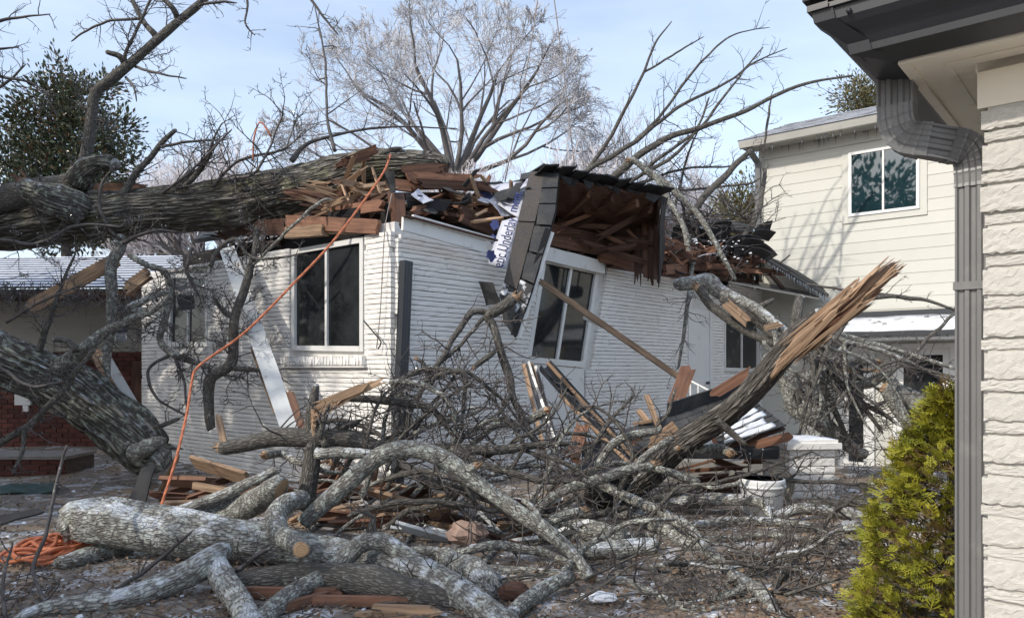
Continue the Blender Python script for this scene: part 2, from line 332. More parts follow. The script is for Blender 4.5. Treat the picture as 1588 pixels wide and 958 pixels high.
def courses(t0, t1, z0, z1, hts, lens, gap, openings, jit=.012, top=None):
    """openings: list of f(z)->(ta,tb) or None"""
    cells = []; z = z0; row = 0
    while z < z1:
        h = hts[row % len(hts)]*random.uniform(.9, 1.1); row += 1
        t = t0-random.uniform(0, lens[1])
        zt = z+h-gap
        blocks = [f((z+zt)/2) for f in openings]; blocks = [b for b in blocks if b]
        while t < t1:
            L = random.uniform(*lens); a, b = max(t, t0), min(t+L-gap, t1)
            if top is not None and zt > top((a+b)/2): t += L; continue
            segs = [(a, b)]
            for (c, d) in blocks:
                ns = []
                for (x, y) in segs:
                    if y <= c or x >= d: ns.append((x, y))
                    else:
                        if x < c: ns.append((x, c))
                        if y > d: ns.append((d, y))
                segs = ns
            for x, y in segs:
                if y-x > .03: cells.append((x, y, z, zt, random.uniform(-jit, jit)))
            t += L
        z += h
    return cells
def window(face, q, parent, name='window', o=(.0, .045), bar=.055, split=.5, glass=None, fm=None, label=None, panes=2, pane_o=.014):
    """q: plane quad bl, br, tr, tl in (t,z)"""
    q = [Vector((a, b)) for a, b in q]
    def bl(s, t): return (q[0]*(1-s)+q[1]*s)*(1-t)+(q[3]*(1-s)+q[2]*s)*t
    w = (q[1]-q[0]).length; h = (q[3]-q[0]).length; bs, bt = bar/w, bar/h
    mb = MB()
    def bq(s0, s1, t0, t1): return [tuple(bl(s0, t0)), tuple(bl(s1, t0)), tuple(bl(s1, t1)), tuple(bl(s0, t1))]
    face.hexa(mb, bq(0, bs, 0, 1), *o); face.hexa(mb, bq(1-bs, 1, 0, 1), *o)
    face.hexa(mb, bq(bs, 1-bs, 0, bt), *o); face.hexa(mb, bq(bs, 1-bs, 1-bt, 1), *o)
    fr = mb.build(name, fm or M_TRIM, parent)
    if panes == 2:
        mb = MB(); face.hexa(mb, bq(split-bs*.32, split+bs*.32, bt, 1-bt), o[0], o[1]-.006); mb.build('mullion', fm or M_TRIM, fr)
        rs = [(bs, split-bs*.32), (split+bs*.32, 1-bs)]
    else: rs = [(bs, 1-bs)]
    for i, (a, b) in enumerate(rs):
        mb = MB(); face.hexa(mb, bq(a, b, bt, 1-bt), pane_o-.008-i*.003, pane_o-i*.003); mb.build('pane', glass or M_GLASS, fr)
    return fr
def plank(parent, name, A, B, w, t, mat, up=(0, 0, 1), jag=0.0, jagA=0.0, seed=0, label=None, cat=None, group=None, bow=0.0):
    """board from A to B: width w along `up`, thickness t; jagged ends"""
    A = Vector(A); B = Vector(B); x = (B-A); L = x.length; x.normalize(); up = Vector(up)
    z = (up-x*up.dot(x)); z = z.normalized() if z.length > 1e-4 else x.orthogonal().normalized(); y = z.cross(x)
    rg = random.Random(seed*31+int(L*1000)); mb = MB(); ns = 5; v = []; cols = 7
    for i in range(cols):
        f = i/(cols-1)
        for k in range(ns):
            s = k/(ns-1)-.5
            xx = f*L
            if i == cols-1: xx += jag*rg.uniform(-1, .6)
            if i == 0: xx -= jagA*rg.uniform(-1, .6)
            v.append((xx, -t/2+bow*math.sin(f*math.pi), s*w+rg.uniform(-1, 1)*.015*w))
            v.append((xx+(jag*rg.uniform(-.2, .2) if i == cols-1 else 0), t/2+bow*math.sin(f*math.pi), s*w))
    R = ns*2; q = []
    for i in range(cols-1):
        for k in range(ns-1):
            a = i*R+k*2; b = a+R
            q.append((a, b, b+2, a+2)); q.append((a+1, a+3, b+3, b+1))
        a = i*R; b = a+R; q.append((a, a+1, b+1, b)); a += R-2; b += R-2; q.append((a, b, b+1, a+1))
    for k in range(ns-1):
        a = k*2; q.append((a, a+2, a+3, a+1)); b = (cols-1)*R+k*2; q.append((b, b+1, b+3, b+2))
    mb.add(v, q)
    M = Matrix(((x.x, y.x, z.x, A.x), (x.y, y.y, z.y, A.y), (x.z, y.z, z.z, A.z), (0, 0, 0, 1)))
    o = mb.build(name, mat, parent, M=M)
    return tag(o, label, cat, group)
def sheet(parent, name, grid, th, mat, nrmup=None, rough=0.0, smooth=False):
    """thick sheet through a grid of points"""
    R = len(grid); Cn = len(grid[0]); g = [[Vector(p) for p in r] for r in grid]
    n = (g[0][-1]-g[0][0]).cross(g[-1][0]-g[0][0]).normalized()
    if nrmup and n.dot(Vector(nrmup)) < 0: n = -n
    v = []
    for r in g:
        for p in r: v.append(p+n*noise.noise(p*6)*rough)
    N = len(v); v += [p-n*th for p in v]; q = []
    for i in range(R-1):
        for k in range(Cn-1):
            a = i*Cn+k; q.append((a, a+1, a+Cn+1, a+Cn)); q.append((N+a, N+a+Cn, N+a+Cn+1, N+a+1))
    bd = [k for k in range(Cn)]+[i*Cn+Cn-1 for i in range(1, R)]+[(R-1)*Cn+k for k in range(Cn-2, -1, -1)]+[i*Cn for i in range(R-2, 0, -1)]
    for a in range(len(bd)):
        b, c = bd[a], bd[(a+1) % len(bd)]; q.append((b, N+b, N+c, c))
    mb = MB(); mb.add([tuple(p) for p in v], q); return mb.build(name, mat, parent, smooth)
def quadgrid(a, b, c, d, n=6, m=6, f=None):
    """a b c d corners (a-b first row, d-c last row)"""
    a, b, c, d = map(Vector, (a, b, c, d)); out = []
    for i in range(n+1):
        r = []
        for k in range(m+1):
            p = (a.lerp(b, k/m)).lerp(d.lerp(c, k/m), i/n)
            if f: p = p+f(i/n, k/m)
            r.append(p)
        out.append(r)
    return out

# ------------------------------------------------------------------ the damaged white house
HOUSE = thing('damaged_house', C0, 'white painted brick bungalow with its roof crushed by a fallen tree', 'house')
HW = 2.56
tLe = LF.pix(225, 600)[0]; tRe = RF.pix(1178, 600)[0]
def mkwall(face, t0, t1, z1, name='wall', th=.25, m=None, z0=-.3, parent=None):
    mb = MB(); face.rect(mb, t0, t1, z0, z1, -th, 0); return mb.build(name, m or M_MORT, parent or HOUSE)
wallL = mkwall(LF, 0, tLe, HW); wallR = mkwall(RF, .0, tRe, HW+.12, z0=-.6)
mkwall(Face(LF.at(tLe, 0), V, U), 0, 7.5, HW-.3, m=M_BRICKW); mkwall(Face(RF.at(tRe, 0), U, V), .0, tLe, HW-.3, m=M_BRICKW)
mb = MB(); hexa(mb, [LF.at(.2, .02, -.3), LF.at(tLe-.1, .02, -.3), LF.at(tLe-.1, .02, -7.3), LF.at(.2, .02, -7.3)], [LF.at(.2, .1, -.3), LF.at(tLe-.1, .1, -.3), LF.at(tLe-.1, .1, -7.3), LF.at(.2, .1, -7.3)]); mb.build('floor_slab', M_DARK, HOUSE)
# openings
w1 = [LF.pix(568, 545), LF.pix(457, 543), LF.pix(457, 388), LF.pix(568, 368)]            # br, bl in picture; order by t: (right first)
w2 = [LF.pix(326, 537), LF.pix(265, 537), LF.pix(268, 425), LF.pix(326, 425)]
w3 = [RF.pix(812, 562), RF.pix(903, 570), RF.pix(926, 418), RF.pix(838, 398)]
w4 = [RF.pix(1120, 575), RF.pix(1174, 577), RF.pix(1174, 490), RF.pix(1120, 494)]
def opening(q, pad=.0):
    z0 = min(q[0][1], q[1][1])-pad; z1 = max(q[2][1], q[3][1])+pad
    def f(z):
        if z < z0 or z > z1: return None
        k = (z-z0)/(z1-z0); return (lerp(q[0][0], q[3][0], k)-pad, lerp(q[1][0], q[2][0], k)+pad)
    return f
dq = [RF.pix(1066, 700), RF.pix(1096, 700), RF.pix(1096, 440), RF.pix(1066, 432)]; dq[0] = (dq[0][0], -.3); dq[1] = (dq[1][0], -.3); dq[2] = (dq[1][0], 3); dq[3] = (dq[0][0], 3)
op3 = opening(w3, .02)
def op3g(z):
    r = op3(z)
    return (r[0], r[1]+.10+.05*(z-1)) if r else None
def op3low(z):                         # panel below the racked window
    zt = min(w3[0][1], w3[1][1]); return (w3[0][0]+.02, w3[1][0]+.02) if .35 < z <= zt else None
variants = [rough_brick(i) for i in range(10)]
cl = courses(.0, tLe, -.02, HW, [.050, .043, .056], (.22, .62), .0022, [opening(w1, .03), opening(w2, .03)], .0025)
brick_objs(cl, LF, M_BRICKW, wallL, variants, 150, lambda c: c[0]+abs(c[2]-1.3)*.5, .055)
cl = courses(.0, tRe, -.5, HW+.12, [.050, .043, .056], (.22, .62), .0022, [op3g, op3low, opening(w4, .03), opening(dq)], .0025, top=lambda t: HW+.02*t)
brick_objs(cl, RF, M_BRICKW, wallR, variants, 150, lambda c: c[0]+abs(c[2]-1.3)*.5, .055)
window(LF, [w1[0], w1[1], w1[2], w1[3]], HOUSE)
window(LF, w2, HOUSE)
window(RF, w3, HOUSE, bar=.075)
window(RF, w4, HOUSE, bar=.06)
for f_, q_ in ((LF, w1),):
    zt = q_[0][1]-.03
    t = q_[0][0]-.06
    sill = MB(); f_.rect(sill, q_[0][0]-.08, q_[1][0]+.12, zt-.13, zt-.115, .0, .10); sb = sill.build('window_sill', M_BRICKW, HOUSE)
    vm = []
    for k in range(3):
        m = MB(); m.add(*rough_brick(90+k, 2, 2, .1)); me = m.mesh('brick'); me.materials.append(M_BRICKW); vm.append(me)
    while t < q_[1][0]+.10:
        o = bpy.data.objects.new('brick', vm[random.randrange(3)]); COL.objects.link(o); adopt(o, sb, f_.M(t, zt-.112) @ Matrix.Diagonal((.047, .115, .10, 1))); t += .053
mb = MB(); LF.rect(mb, w2[0][0]-.05, w2[1][0]+.08, w2[0][1]-.09, w2[0][1]-.02, 0, .09); mb.build('window_sill', M_BRICKW, HOUSE)
# white panel under the racked window, door with knob
pz = [(w3[0][0]+.03, .35), (w3[1][0], .35), (w3[1][0], w3[1][1]-.01), (w3[0][0]+.03, w3[0][1]-.01)]
mb = MB(); RF.hexa(mb, pz, .0, .03); pn = mb.build('panel', M_TRIM, HOUSE)
mb = MB(); RF.rect(mb, pz[0][0]+.12, pz[1][0]-.12, .5, pz[2][1]-.14, .03, .042); mb.build('raised_panel', M_TRIM, pn)
mb = MB(); RF.rect(mb, dq[0][0]+.02, dq[1][0]-.02, -.35, 2.2, .0, .05); door = mb.build('door', M_TRIM, HOUSE)
for z, r in ((.98, .032), (1.12, .026)):
    c = RF.at(dq[1][0]-.12, z-.12, .05); mb = MB(); tube(mb, [c, c+RF.n*.03, c+RF.n*.05, c+RF.n*.065], [r*.5, r, r, r*.4], 10); mb.build('door_knob', M_DMETAL, door, True)
mb = MB(); RF.rect(mb, dq[0][0]-.09, dq[0][0]+.02, -.35, 2.35, .0, .075); RF.rect(mb, dq[1][0]-.02, dq[1][0]+.09, -.35, 2.35, .0, .075); mb.build('door_frame', M_TRIM, HOUSE)
# corner downspout of the house
def spout_run(mb, pts, w, d, sidev, ribs=3, rd=.10):
    """ribbed rectangular pipe along pts; sidev = width direction"""
    pts = [Vector(p) for p in pts]; prof = []
    n = ribs*4
    for i in range(n+1):
        x = -w/2+w*i/n; prof.append((x, d/2-(rd*d if (i % 4 == 2) else 0)))
    for i in range(n, -1, -1):
        x = -w/2+w*i/n; prof.append((x, -d/2+(rd*d if (i % 4 == 2) else 0)))
    m = len(prof); v = []
    for i, p in enumerate(pts):
        t = (pts[min(i+1, len(pts)-1)]-pts[max(i-1, 0)]).normalized(); s = Vector(sidev); s = (s-t*s.dot(t)).normalized(); o = t.cross(s)
        for x, y in prof: v.append(tuple(p+s*x+o*y))
    q = [(i*m+k, i*m+(k+1) % m, (i+1)*m+(k+1) % m, (i+1)*m+k) for i in range(len(pts)-1) for k in range(m)]
    mb.add(v, q, [list(range(m))[::-1], [(len(pts)-1)*m+k for k in range(m)]])
mb = MB(); a = RF.pt(630, 405, .11); b = RF.pt(615, 768, .11); b.z = .03
spout_run(mb, [a, a.lerp(b, .3), a.lerp(b, .6), b], .105, .08, RF.d); ds = mb.build('downspout', M_DMETAL, HOUSE)
# fascia and frieze boards still in place
def fb(p1, p2, w, t, m=M_TRIM, n='fascia_board', o=.30, f=RF, **k): return plank(HOUSE, n, f.pt(*p1, o), f.pt(*p2, o), w, t, m, **k)
fb((624, 346), (752, 382), .135, .03); fb((640, 337), (765, 372), .05, .03, o=.33, n='drip_board'); fb((838, 391), (937, 415), .17, .03, o=.10, n='window_header')
fb((625, 334), (770, 373), .018, .05, M_WOODD, o=.345, n='trim_strip')
# top plates, joists and rafters left standing on the walls
def wd(p1, p2, w, t=.045, m=M_WOOD, n='rafter', jag=.04, jagA=.0, up=(0, 0, 1), s=0): return plank(HOUSE, n, P(*p1), P(*p2), w*.9, t, m, up=up, jag=jag*2.2, jagA=max(jagA, jag*1.3), seed=int(p1[0]))
wd((445, 344, 8.35), (588, 352, 7.5), .16, .05, M_WOOD, 'top_plate', .01)
wd((446, 362, 8.32), (505, 357, 7.95), .13, .09, M_WOODY, 'header_block', .01)
wd((505, 357, 8.05), (560, 356, 7.7), .09, .09, M_WOODY, 'header_block', .03)
wd((345, 355, 9.3), (450, 352, 8.45), .2, .05, M_WOODD, 'top_plate')
wd((498, 333, 8.4), (592, 318, 7.7), .13, .05, M_WOOD, 'joist', .03)
wd((490, 332, 8.5), (600, 305, 8.0), .10, .05, M_WOODD, 'joist')
wd((622, 352, 7.55), (620, 308, 7.7), .13, .09, M_WOODD, 'stud', .05)
wd((612, 350, 7.7), (606, 300, 7.9), .10, .05, M_WOOD, 'stud', .06)
wd((640, 277, 8.3), (735, 279, 8.7), .13, .05, M_WOOD, 'rafter', .10)
wd((640, 327, 8.0), (712, 316, 8.9), .10, .05, M_WOOD, 'joist', .04)
wd((712, 330, 8.3), (765, 355, 8.8), .20, .05, M_WOODD, 'rafter', .05)
wd((735, 312, 8.9), (800, 330, 8.6), .16, .06, M_WOOD, 'rafter', .08)
wd((690, 318, 9.2), (820, 352, 9.3), .22, .06, M_WOODD, 'ceiling_joist', .05)
wd((760, 322, 8.7), (835, 348, 9.0), .10, .05, M_FRB, 'rafter', .1)
wd((845, 358, 9.6), (965, 382, 10.3), .22, .06, M_WOODD, 'top_plate', .05)
wd((850, 372, 9.5), (985, 400, 10.5), .14, .05, M_WOOD, 'joist', .08)
wd((860, 345, 9.9), (1000, 368, 10.8), .16, .05, M_WOODD, 'joist', .06)
wd((930, 398, 10.0), (990, 415, 10.3), .14, .06, M_WOOD, 'header_block', .03)
wd((945, 412, 10.1), (1060, 430, 11.2), .05, .12, M_WOODD, 'top_plate', .05)
wd((1030, 385, 10.8), (1075, 392, 11.6), .16, .05, M_WOOD, 'rafter', .1)
wd((1028, 402, 10.8), (1110, 415, 11.9), .10, .06, M_WOODD, 'joist', .1)
wd((1030, 418, 10.7), (1070, 416, 11.3), .16, .06, M_WOOD, 'header_block', .03)
wd((1040, 372, 11.2), (1105, 392, 12.0), .08, .05, M_WOODD, 'rafter', .1)
wd((1085, 425, 11.7), (1175, 440, 13.2), .10, .05, M_WOODD, 'top_plate', .05)
wd((1130, 398, 12.0), (1165, 418, 12.2), .05, .04, M_WOOD, 'rafter', .05)
wd((1165, 400, 12.2), (1160, 430, 12.6), .05, .04, M_WOOD, 'rafter', .05)
wd((1195, 425, 12.4), (1215, 448, 13.0), .07, .04, M_WOODD, 'rafter', .04)
# sagging roof deck left behind the rubble
rp = lambda px, py, Y: P(px, py, Y)
rows = [[rp(300, 372, 10.2), rp(480, 345, 9.3), rp(600, 335, 8.2), rp(700, 345, 8.9), rp(840, 372, 10.0), rp(950, 395, 10.9), rp(1065, 415, 12.4), rp(1175, 425, 14.3)],
        [rp(330, 345, 11.5), rp(480, 322, 11.0), rp(600, 312, 10.5), rp(700, 318, 10.6), rp(840, 330, 11.6), rp(950, 372, 12.6), rp(1065, 388, 13.6), rp(1172, 412, 15)],
        [rp(360, 320, 13), rp(480, 305, 13), rp(600, 300, 13), rp(700, 300, 13), rp(840, 310, 13.5), rp(950, 352, 14), rp(1045, 352, 14.5), rp(1160, 378, 15.6)]]
sheet(HOUSE, 'roof', rows, .06, M_SHING, (0, 0, 1), .05)
rows2 = [[rp(1045, 352, 14.5), rp(1100, 345, 14.7), rp(1165, 365, 15.6)], [rp(1045, 340, 16), rp(1105, 338, 16), rp(1170, 350, 16.5)]]
sheet(HOUSE, 'roof', rows2, .06, M_SHING, (0, 0, 1), .03)
# torn sheathing bits and shredded boards along the break
rg = random.Random(11)
for (x0, x1, y0, y1, Y0, Y1, n, m) in ((500, 605, 285, 325, 7.9, 8.2, 26, M_FRB), (640, 760, 300, 335, 8.2, 8.9, 20, M_WOOD), (725, 800, 300, 345, 8.4, 9.0, 14, M_FRB), (850, 1000, 345, 395, 9.6, 10.4, 18, M_WOODD), (1030, 1090, 375, 425, 10.8, 11.6, 18, M_WOOD), (1090, 1200, 395, 440, 11.6, 12.8, 14, M_WOODD), (330, 440, 350, 385, 8.9, 9.6, 10, M_WOODD)):
    for i in range(int(n*1.6)):
        f = rg.random(); px = lerp(x0, x1, f); py = rg.uniform(y0, y1); Y = lerp(Y0, Y1, f)+rg.uniform(-.1, .3)
        a = P(px, py, Y); d = Vector((rg.uniform(-1, 1), rg.uniform(-.6, .6), rg.uniform(-.5, .6))).normalized()
        plank(HOUSE, 'splintered_board', a, a+d*rg.uniform(.12, .42), rg.uniform(.018, .07), rg.uniform(.010, .03), m, up=(rg.uniform(-1, 1), rg.uniform(-1, 1), 1), jag=.10, jagA=.08, seed=i)
for k in range(34):
    f = rg.random()
    if k < 20: px, py, Y = lerp(480, 800, f), lerp(318, 322, f)+rg.uniform(-28, 20), lerp(8.3, 8.9, f)-.5*(1-abs(2*f-.8))*.4
    else: px, py, Y = lerp(1030, 1200, f), lerp(398, 428, f)+rg.uniform(-22, 10), lerp(10.9, 12.8, f)
    a = P(px, py, Y); d = Vector((rg.choice([-1, 1])*rg.uniform(.5, 1), rg.uniform(-.5, .5), rg.gauss(0, .22))).normalized(); L = rg.uniform(.5, 1.1)
    plank(HOUSE, 'broken_rafter', a-d*L*.5, a+d*L*.5, rg.uniform(.045, .10), rg.uniform(.03, .045), rg.choice([M_WOODD, M_WOODD, M_WOOD]), jag=.2, jagA=.18, seed=k+300, up=(rg.gauss(0, .3), rg.gauss(0, .3), 1))
for k in range(16):
    f = rg.random(); px, py, Y = (lerp(610, 790, f), rg.uniform(282, 322), lerp(8.1, 8.7, f)) if k < 10 else (lerp(1035, 1130, f), rg.uniform(372, 420), lerp(10.9, 11.8, f))
    a = P(px, py, Y); e1 = Vector((rg.uniform(.5, 1), rg.uniform(-.3, .3), rg.gauss(0, .4))).normalized()*rg.uniform(.12, .3); e2 = Vector((rg.gauss(0, .3), -.6, rg.uniform(-.8, .3))).normalized()*rg.uniform(.1, .22)
    sheet(HOUSE, 'shingle_scrap', quadgrid(a, a+e1, a+e1*rg.uniform(.7, 1.1)+e2, a+e2*rg.uniform(.6, 1.2), 3, 3), .008, M_SHING if k % 3 else M_UNDER, (0, -1, .5), .04)
# black torn felt at the break
for i, (a, b, c, d) in enumerate([((595, 270, 7.7), (612, 268, 7.7), (614, 300, 7.6), (606, 300, 7.6)), ((630, 300, 8.1), (700, 312, 8.4), (690, 328, 8.3), (630, 322, 8.1)), ((497, 330, 8.35), (560, 322, 7.9), (560, 345, 7.9), (497, 343, 8.35)), ((738, 283, 8.9), (775, 284, 9.1), (790, 292, 9.0), (750, 290, 8.9))]):
    sheet(HOUSE, 'felt_scrap', quadgrid(P(*a), P(*b), P(*c), P(*d), 4, 4), .008, M_TAR, None, .05)
# the flipped up overhang: deck, rafters under it, hanging sheathing
da, db, dc, dd = P(836, 270, 8.6), P(1026, 306, 9.5), P(1005, 402, 11.2), P(838, 348, 10.4)
deck = sheet(HOUSE, 'roof_overhang', quadgrid(da, db, dc, dd, 8, 12), .03, M_WOODD, (0, 0, 1), .06)
ea = P(832, 262, 8.57); eb = P(1030, 302, 9.5)
for k in range(9):
    f0, f1 = k/9, (k+1)/9-.006
    plank(deck, 'shingle', ea.lerp(eb, f0)+Vector((0, rg.uniform(-.05, .03), rg.uniform(-.05, .03))), ea.lerp(eb, f1)+Vector((0, 0, rg.uniform(-.012, .012))), .38, .018, M_TAR, up=(dd-da), seed=k)
    plank(deck, 'shingle', ea.lerp(eb, f0)+Vector((0, .12, .035)), ea.lerp(eb, f1)+Vector((0, .12, .03)), .3, .016, M_SHING, up=(dd-da), seed=k+20)
for k, (a_, b_, w_) in enumerate([((878, 282, 8.95), (848, 318, 9.9), .12), ((915, 296, 9.05), (862, 344, 10.2), .13), ((952, 304, 9.2), (884, 340, 10.4), .13), ((988, 313, 9.35), (905, 345, 10.6), .13), ((1010, 322, 9.5), (940, 360, 10.7), .12)]):
    plank(deck, 'rafter', P(*a_), P(*b_), w_, .045, M_WOOD if k % 2 else M_WOODD, jag=.02, jagA=.05, seed=k)
for k in range(16):
    a = P(rg.uniform(850, 985), rg.uniform(340, 392), rg.uniform(9.7, 10.4)); d = Vector((rg.uniform(.4, 1), rg.uniform(-.2, .5), rg.uniform(-.45, .25))).normalized()
    plank(HOUSE, 'broken_rafter', a, a+d*rg.uniform(.4, .9), rg.uniform(.04, .09), .03, rg.choice([M_WOODD, M_WOODD, M_WOOD]), jag=.16, jagA=.12, seed=k+70, up=(rg.gauss(0, .4), -.3, 1))
for k in range(13):
    f = (k+rg.random())/13; a = ea.lerp(eb, f)+Vector((0, -.03, -.02)); w_ = rg.uniform(.06, .2); h_ = rg.uniform(.03, .13)
    sheet(deck, 'felt_scrap', quadgrid(a, a+Vector((w_, .06, -w_*.18)), a+Vector((w_*rg.uniform(.4, 1), .03, -h_-w_*.15)), a+Vector((rg.uniform(-.03, .04), .03, -h_*rg.uniform(.3, 1.1))), 3, 3), .008, M_TAR if k % 2 else M_SHING, (0, -1, 0), .05)
plank(deck, 'fascia_board', P(1022, 312, 9.45), P(1008, 400, 10.9), .15, .03, M_WOODD)
for k, (x0, y0, x1, y1, wpx, Y) in enumerate([(990, 338, 989, 434, 10, 10.2), (1000, 334, 1001, 428, 9, 10.1), (1010, 328, 1009, 434, 9, 10.0), (1019, 322, 1016, 446, 8, 9.9)]):
    plank(HOUSE, 'sheathing_board', P(x0, y0, Y), P(x1, y1, Y-.15), wpx*1.05*Y/FPX, .02, M_WOODD if k != 1 else M_WOOD, up=(1, .3, 0), jag=.14, seed=k)
sheet(HOUSE, 'felt_flap', quadgrid(P(1024, 303, 9.5), P(1033, 310, 9.7), P(1029, 382, 9.9), P(1021, 446, 9.8), 6, 2), .012, M_TAR, None, .03)
# insulation roll visible under the deck
mb = MB(); tube(mb, [tuple(P(855, 350, 10)), tuple(P(890, 358, 10.2)), tuple(P(930, 362, 10.5)), tuple(P(965, 372, 10.8))], [.06, .09, .08, .05], 10, rough=.6); mb.build('insulation', mat('dusty_insulation', (.17,.12,.09), .95, .5, 14, bump=.6), HOUSE, True)
# icicle eave running to the two storey house
sheet(HOUSE, 'roof_edge', quadgrid(P(1148, 372, 12.0), P(1282, 452, 13.3), P(1262, 430, 14.6), P(1165, 385, 14.6), 4, 8), .09, M_SHING, (0, 0, 1), .02)
plank(HOUSE, 'gutter_board', P(1150, 379, 11.97), P(1284, 458, 13.27), .05, .04, M_DMETAL)
sheet(HOUSE, 'soffit', quadgrid(P(1130, 436, 12.2), P(1272, 462, 13.3), P(1262, 452, 14.4), P(1165, 435, 14.4), 2, 4), .03, M_SIDSH, (0, 0, 1))
for k in range(46):
    f = k/45+rg.uniform(-.01, .01); a = P(1150, 382, 11.95).lerp(P(1284, 461, 13.25), f); L = rg.uniform(.04, .12)*(1+1.6*max(0, f-.5))
    if k % 3 == 0 and f < .2: continue
    mb = MB(); tube(mb, [a, a-Vector((0, 0, L*.5)), a-Vector((0, 0, L))], [.010, .006, .001], 5); mb.build('icicle', M_ICE, HOUSE, True)
# crumpled shingle heap on that corner
for k in range(26):
    px = rg.uniform(1085, 1175); py = lerp(395, 372, (px-1085)/90)+rg.uniform(-14, 14)-abs(px-1150)*.05; Y = rg.uniform(11.6, 12.4)
    a = P(px, py, Y); ang = rg.uniform(-.9, .9); d = Vector((math.cos(ang), .2, -math.sin(ang)))
    plank(HOUSE, 'shingle', a, a+d*.33, .24, .012, M_SHING if k % 4 else M_WOODD, up=(rg.uniform(-.5, .5), -1, rg.uniform(.2, 1)), seed=k, bow=.03)
for k in range(16):
    px = rg.uniform(1040, 1130); py = rg.uniform(352, 382); a = P(px, py, rg.uniform(11.8, 13)); ang = rg.uniform(-.6, .6)
    plank(HOUSE, 'shingle', a, a+Vector((math.cos(ang), .3, math.sin(ang)))*.36, .26, .012, M_SHING, up=(0, -.8, 1), seed=k+50, bow=.03)
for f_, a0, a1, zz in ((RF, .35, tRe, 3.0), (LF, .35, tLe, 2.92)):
    mb = MB(); f_.rect(mb, a0, a1, 2.3, zz, -.62, -.55); mb.build('attic_shade_sheet', M_DARK, HOUSE)  # added near-black sheets painting the attic shade behind the break
mb = MB(); RF.rect(mb, 5.2, tRe+.8, 2.2, 3.2, -.50, -.42); mb.build('attic_shade_sheet', M_DARK, HOUSE)  # another added black sheet, shade for the gap at the right end

# ------------------------------------------------------------------ torn roof strip hanging over the wall
ST = thing('torn_roof_strip', P(800, 520, 8.3), 'long torn strip of grey shingles hanging over the wall beside the racked window', 'roofing')
l0, l1, l2, l3 = P(822, 268, 8.7), P(806, 330, 8.25), P(784, 430, 8.1), P(768, 480, 8.1)
r0, r1, r2, r3 = P(868, 265, 8.6), P(862, 330, 8.2), P(826, 450, 8.0), P(800, 526, 8.05)
sheet(ST, 'felt_backing', [[l0, l0.lerp(r0, .5), r0], [l1, l1.lerp(r1, .5), r1], [l2, l2.lerp(r2, .5), r2], [l3, l3.lerp(r3, .5), r3]], .02, M_TAR, (0, -1, 0), .01)
def stp(s, t):
    seg = t*3; i = min(2, int(seg)); f = seg-i; L = (l0, l1, l2, l3); R = (r0, r1, r2, r3)
    return L[i].lerp(L[i+1], f).lerp(R[i].lerp(R[i+1], f), s)
nt_ = 8
for k in range(nt_):
    t0, t1 = k/nt_+.004, (k+1)/nt_-.004
    s0, s1, off = .50+rg.uniform(-.02, .02), .97, .35/nt_
    a0, a1 = min(1, t0+off*.5), min(1, t1+off*.5); lift = .024+rg.uniform(0, .012); up = Vector((0, -lift, .004))
    sheet(ST, 'shingle', [[stp(s0, a0)+up, stp(s1, a0)+up], [stp(s0, (a0+a1)/2)+up*1.1, stp(s1, (a0+a1)/2)+up*1.1], [stp(s0+rg.uniform(0, .06), a1)+up*1.5, stp(s1, a1)+up*1.5]], .012, M_SHING if k < 5 else M_SHINGI, (0, -1, 0))
for k, (t0, t1) in enumerate(((.0, .38), (.385, .72), (.725, 1.0))):
    up = Vector((0, -.02, .004)); sheet(ST, 'cap_strip', [[stp(s, lerp(t0, t1, f))+up*(1+.4*f)+Vector((0, 0, .0)) for s in (.0, .25, .49)] for f in (0, .25, .5, .75, 1)], .012, M_SHINGB if k < 2 else M_SHINGI, (0, -1, 0), .006)
mb = MB(); a, b = stp(1, .42), stp(1, 1); 
plank(ST, 'metal_edge', a+Vector((.02, -.03, 0)), b+Vector((.02, -.03, 0)), .05, .02, M_TRIM, up=(1, .2, .2), jag=.02)
plank(ST, 'dark_trim', a+Vector((-.02, -.06, .03)), b+Vector((-.025, -.06, .03)), .07, .02, M_TAR, up=(1, .2, .2), jag=.02)
sheet(ST, 'shingle_scrap', quadgrid(P(742, 436, 8.1), P(764, 438, 8.05), P(776, 470, 8.0), P(754, 474, 8.1), 4, 4), .012, M_TAR, (0, -1, 0), .03)
sheet(ST, 'shingle_scrap', quadgrid(P(775, 455, 8.0), P(797, 465, 7.95), P(800, 520, 8.0), P(780, 500, 8.0), 4, 4), .012, M_SHING, (0, -1, 0), .03)
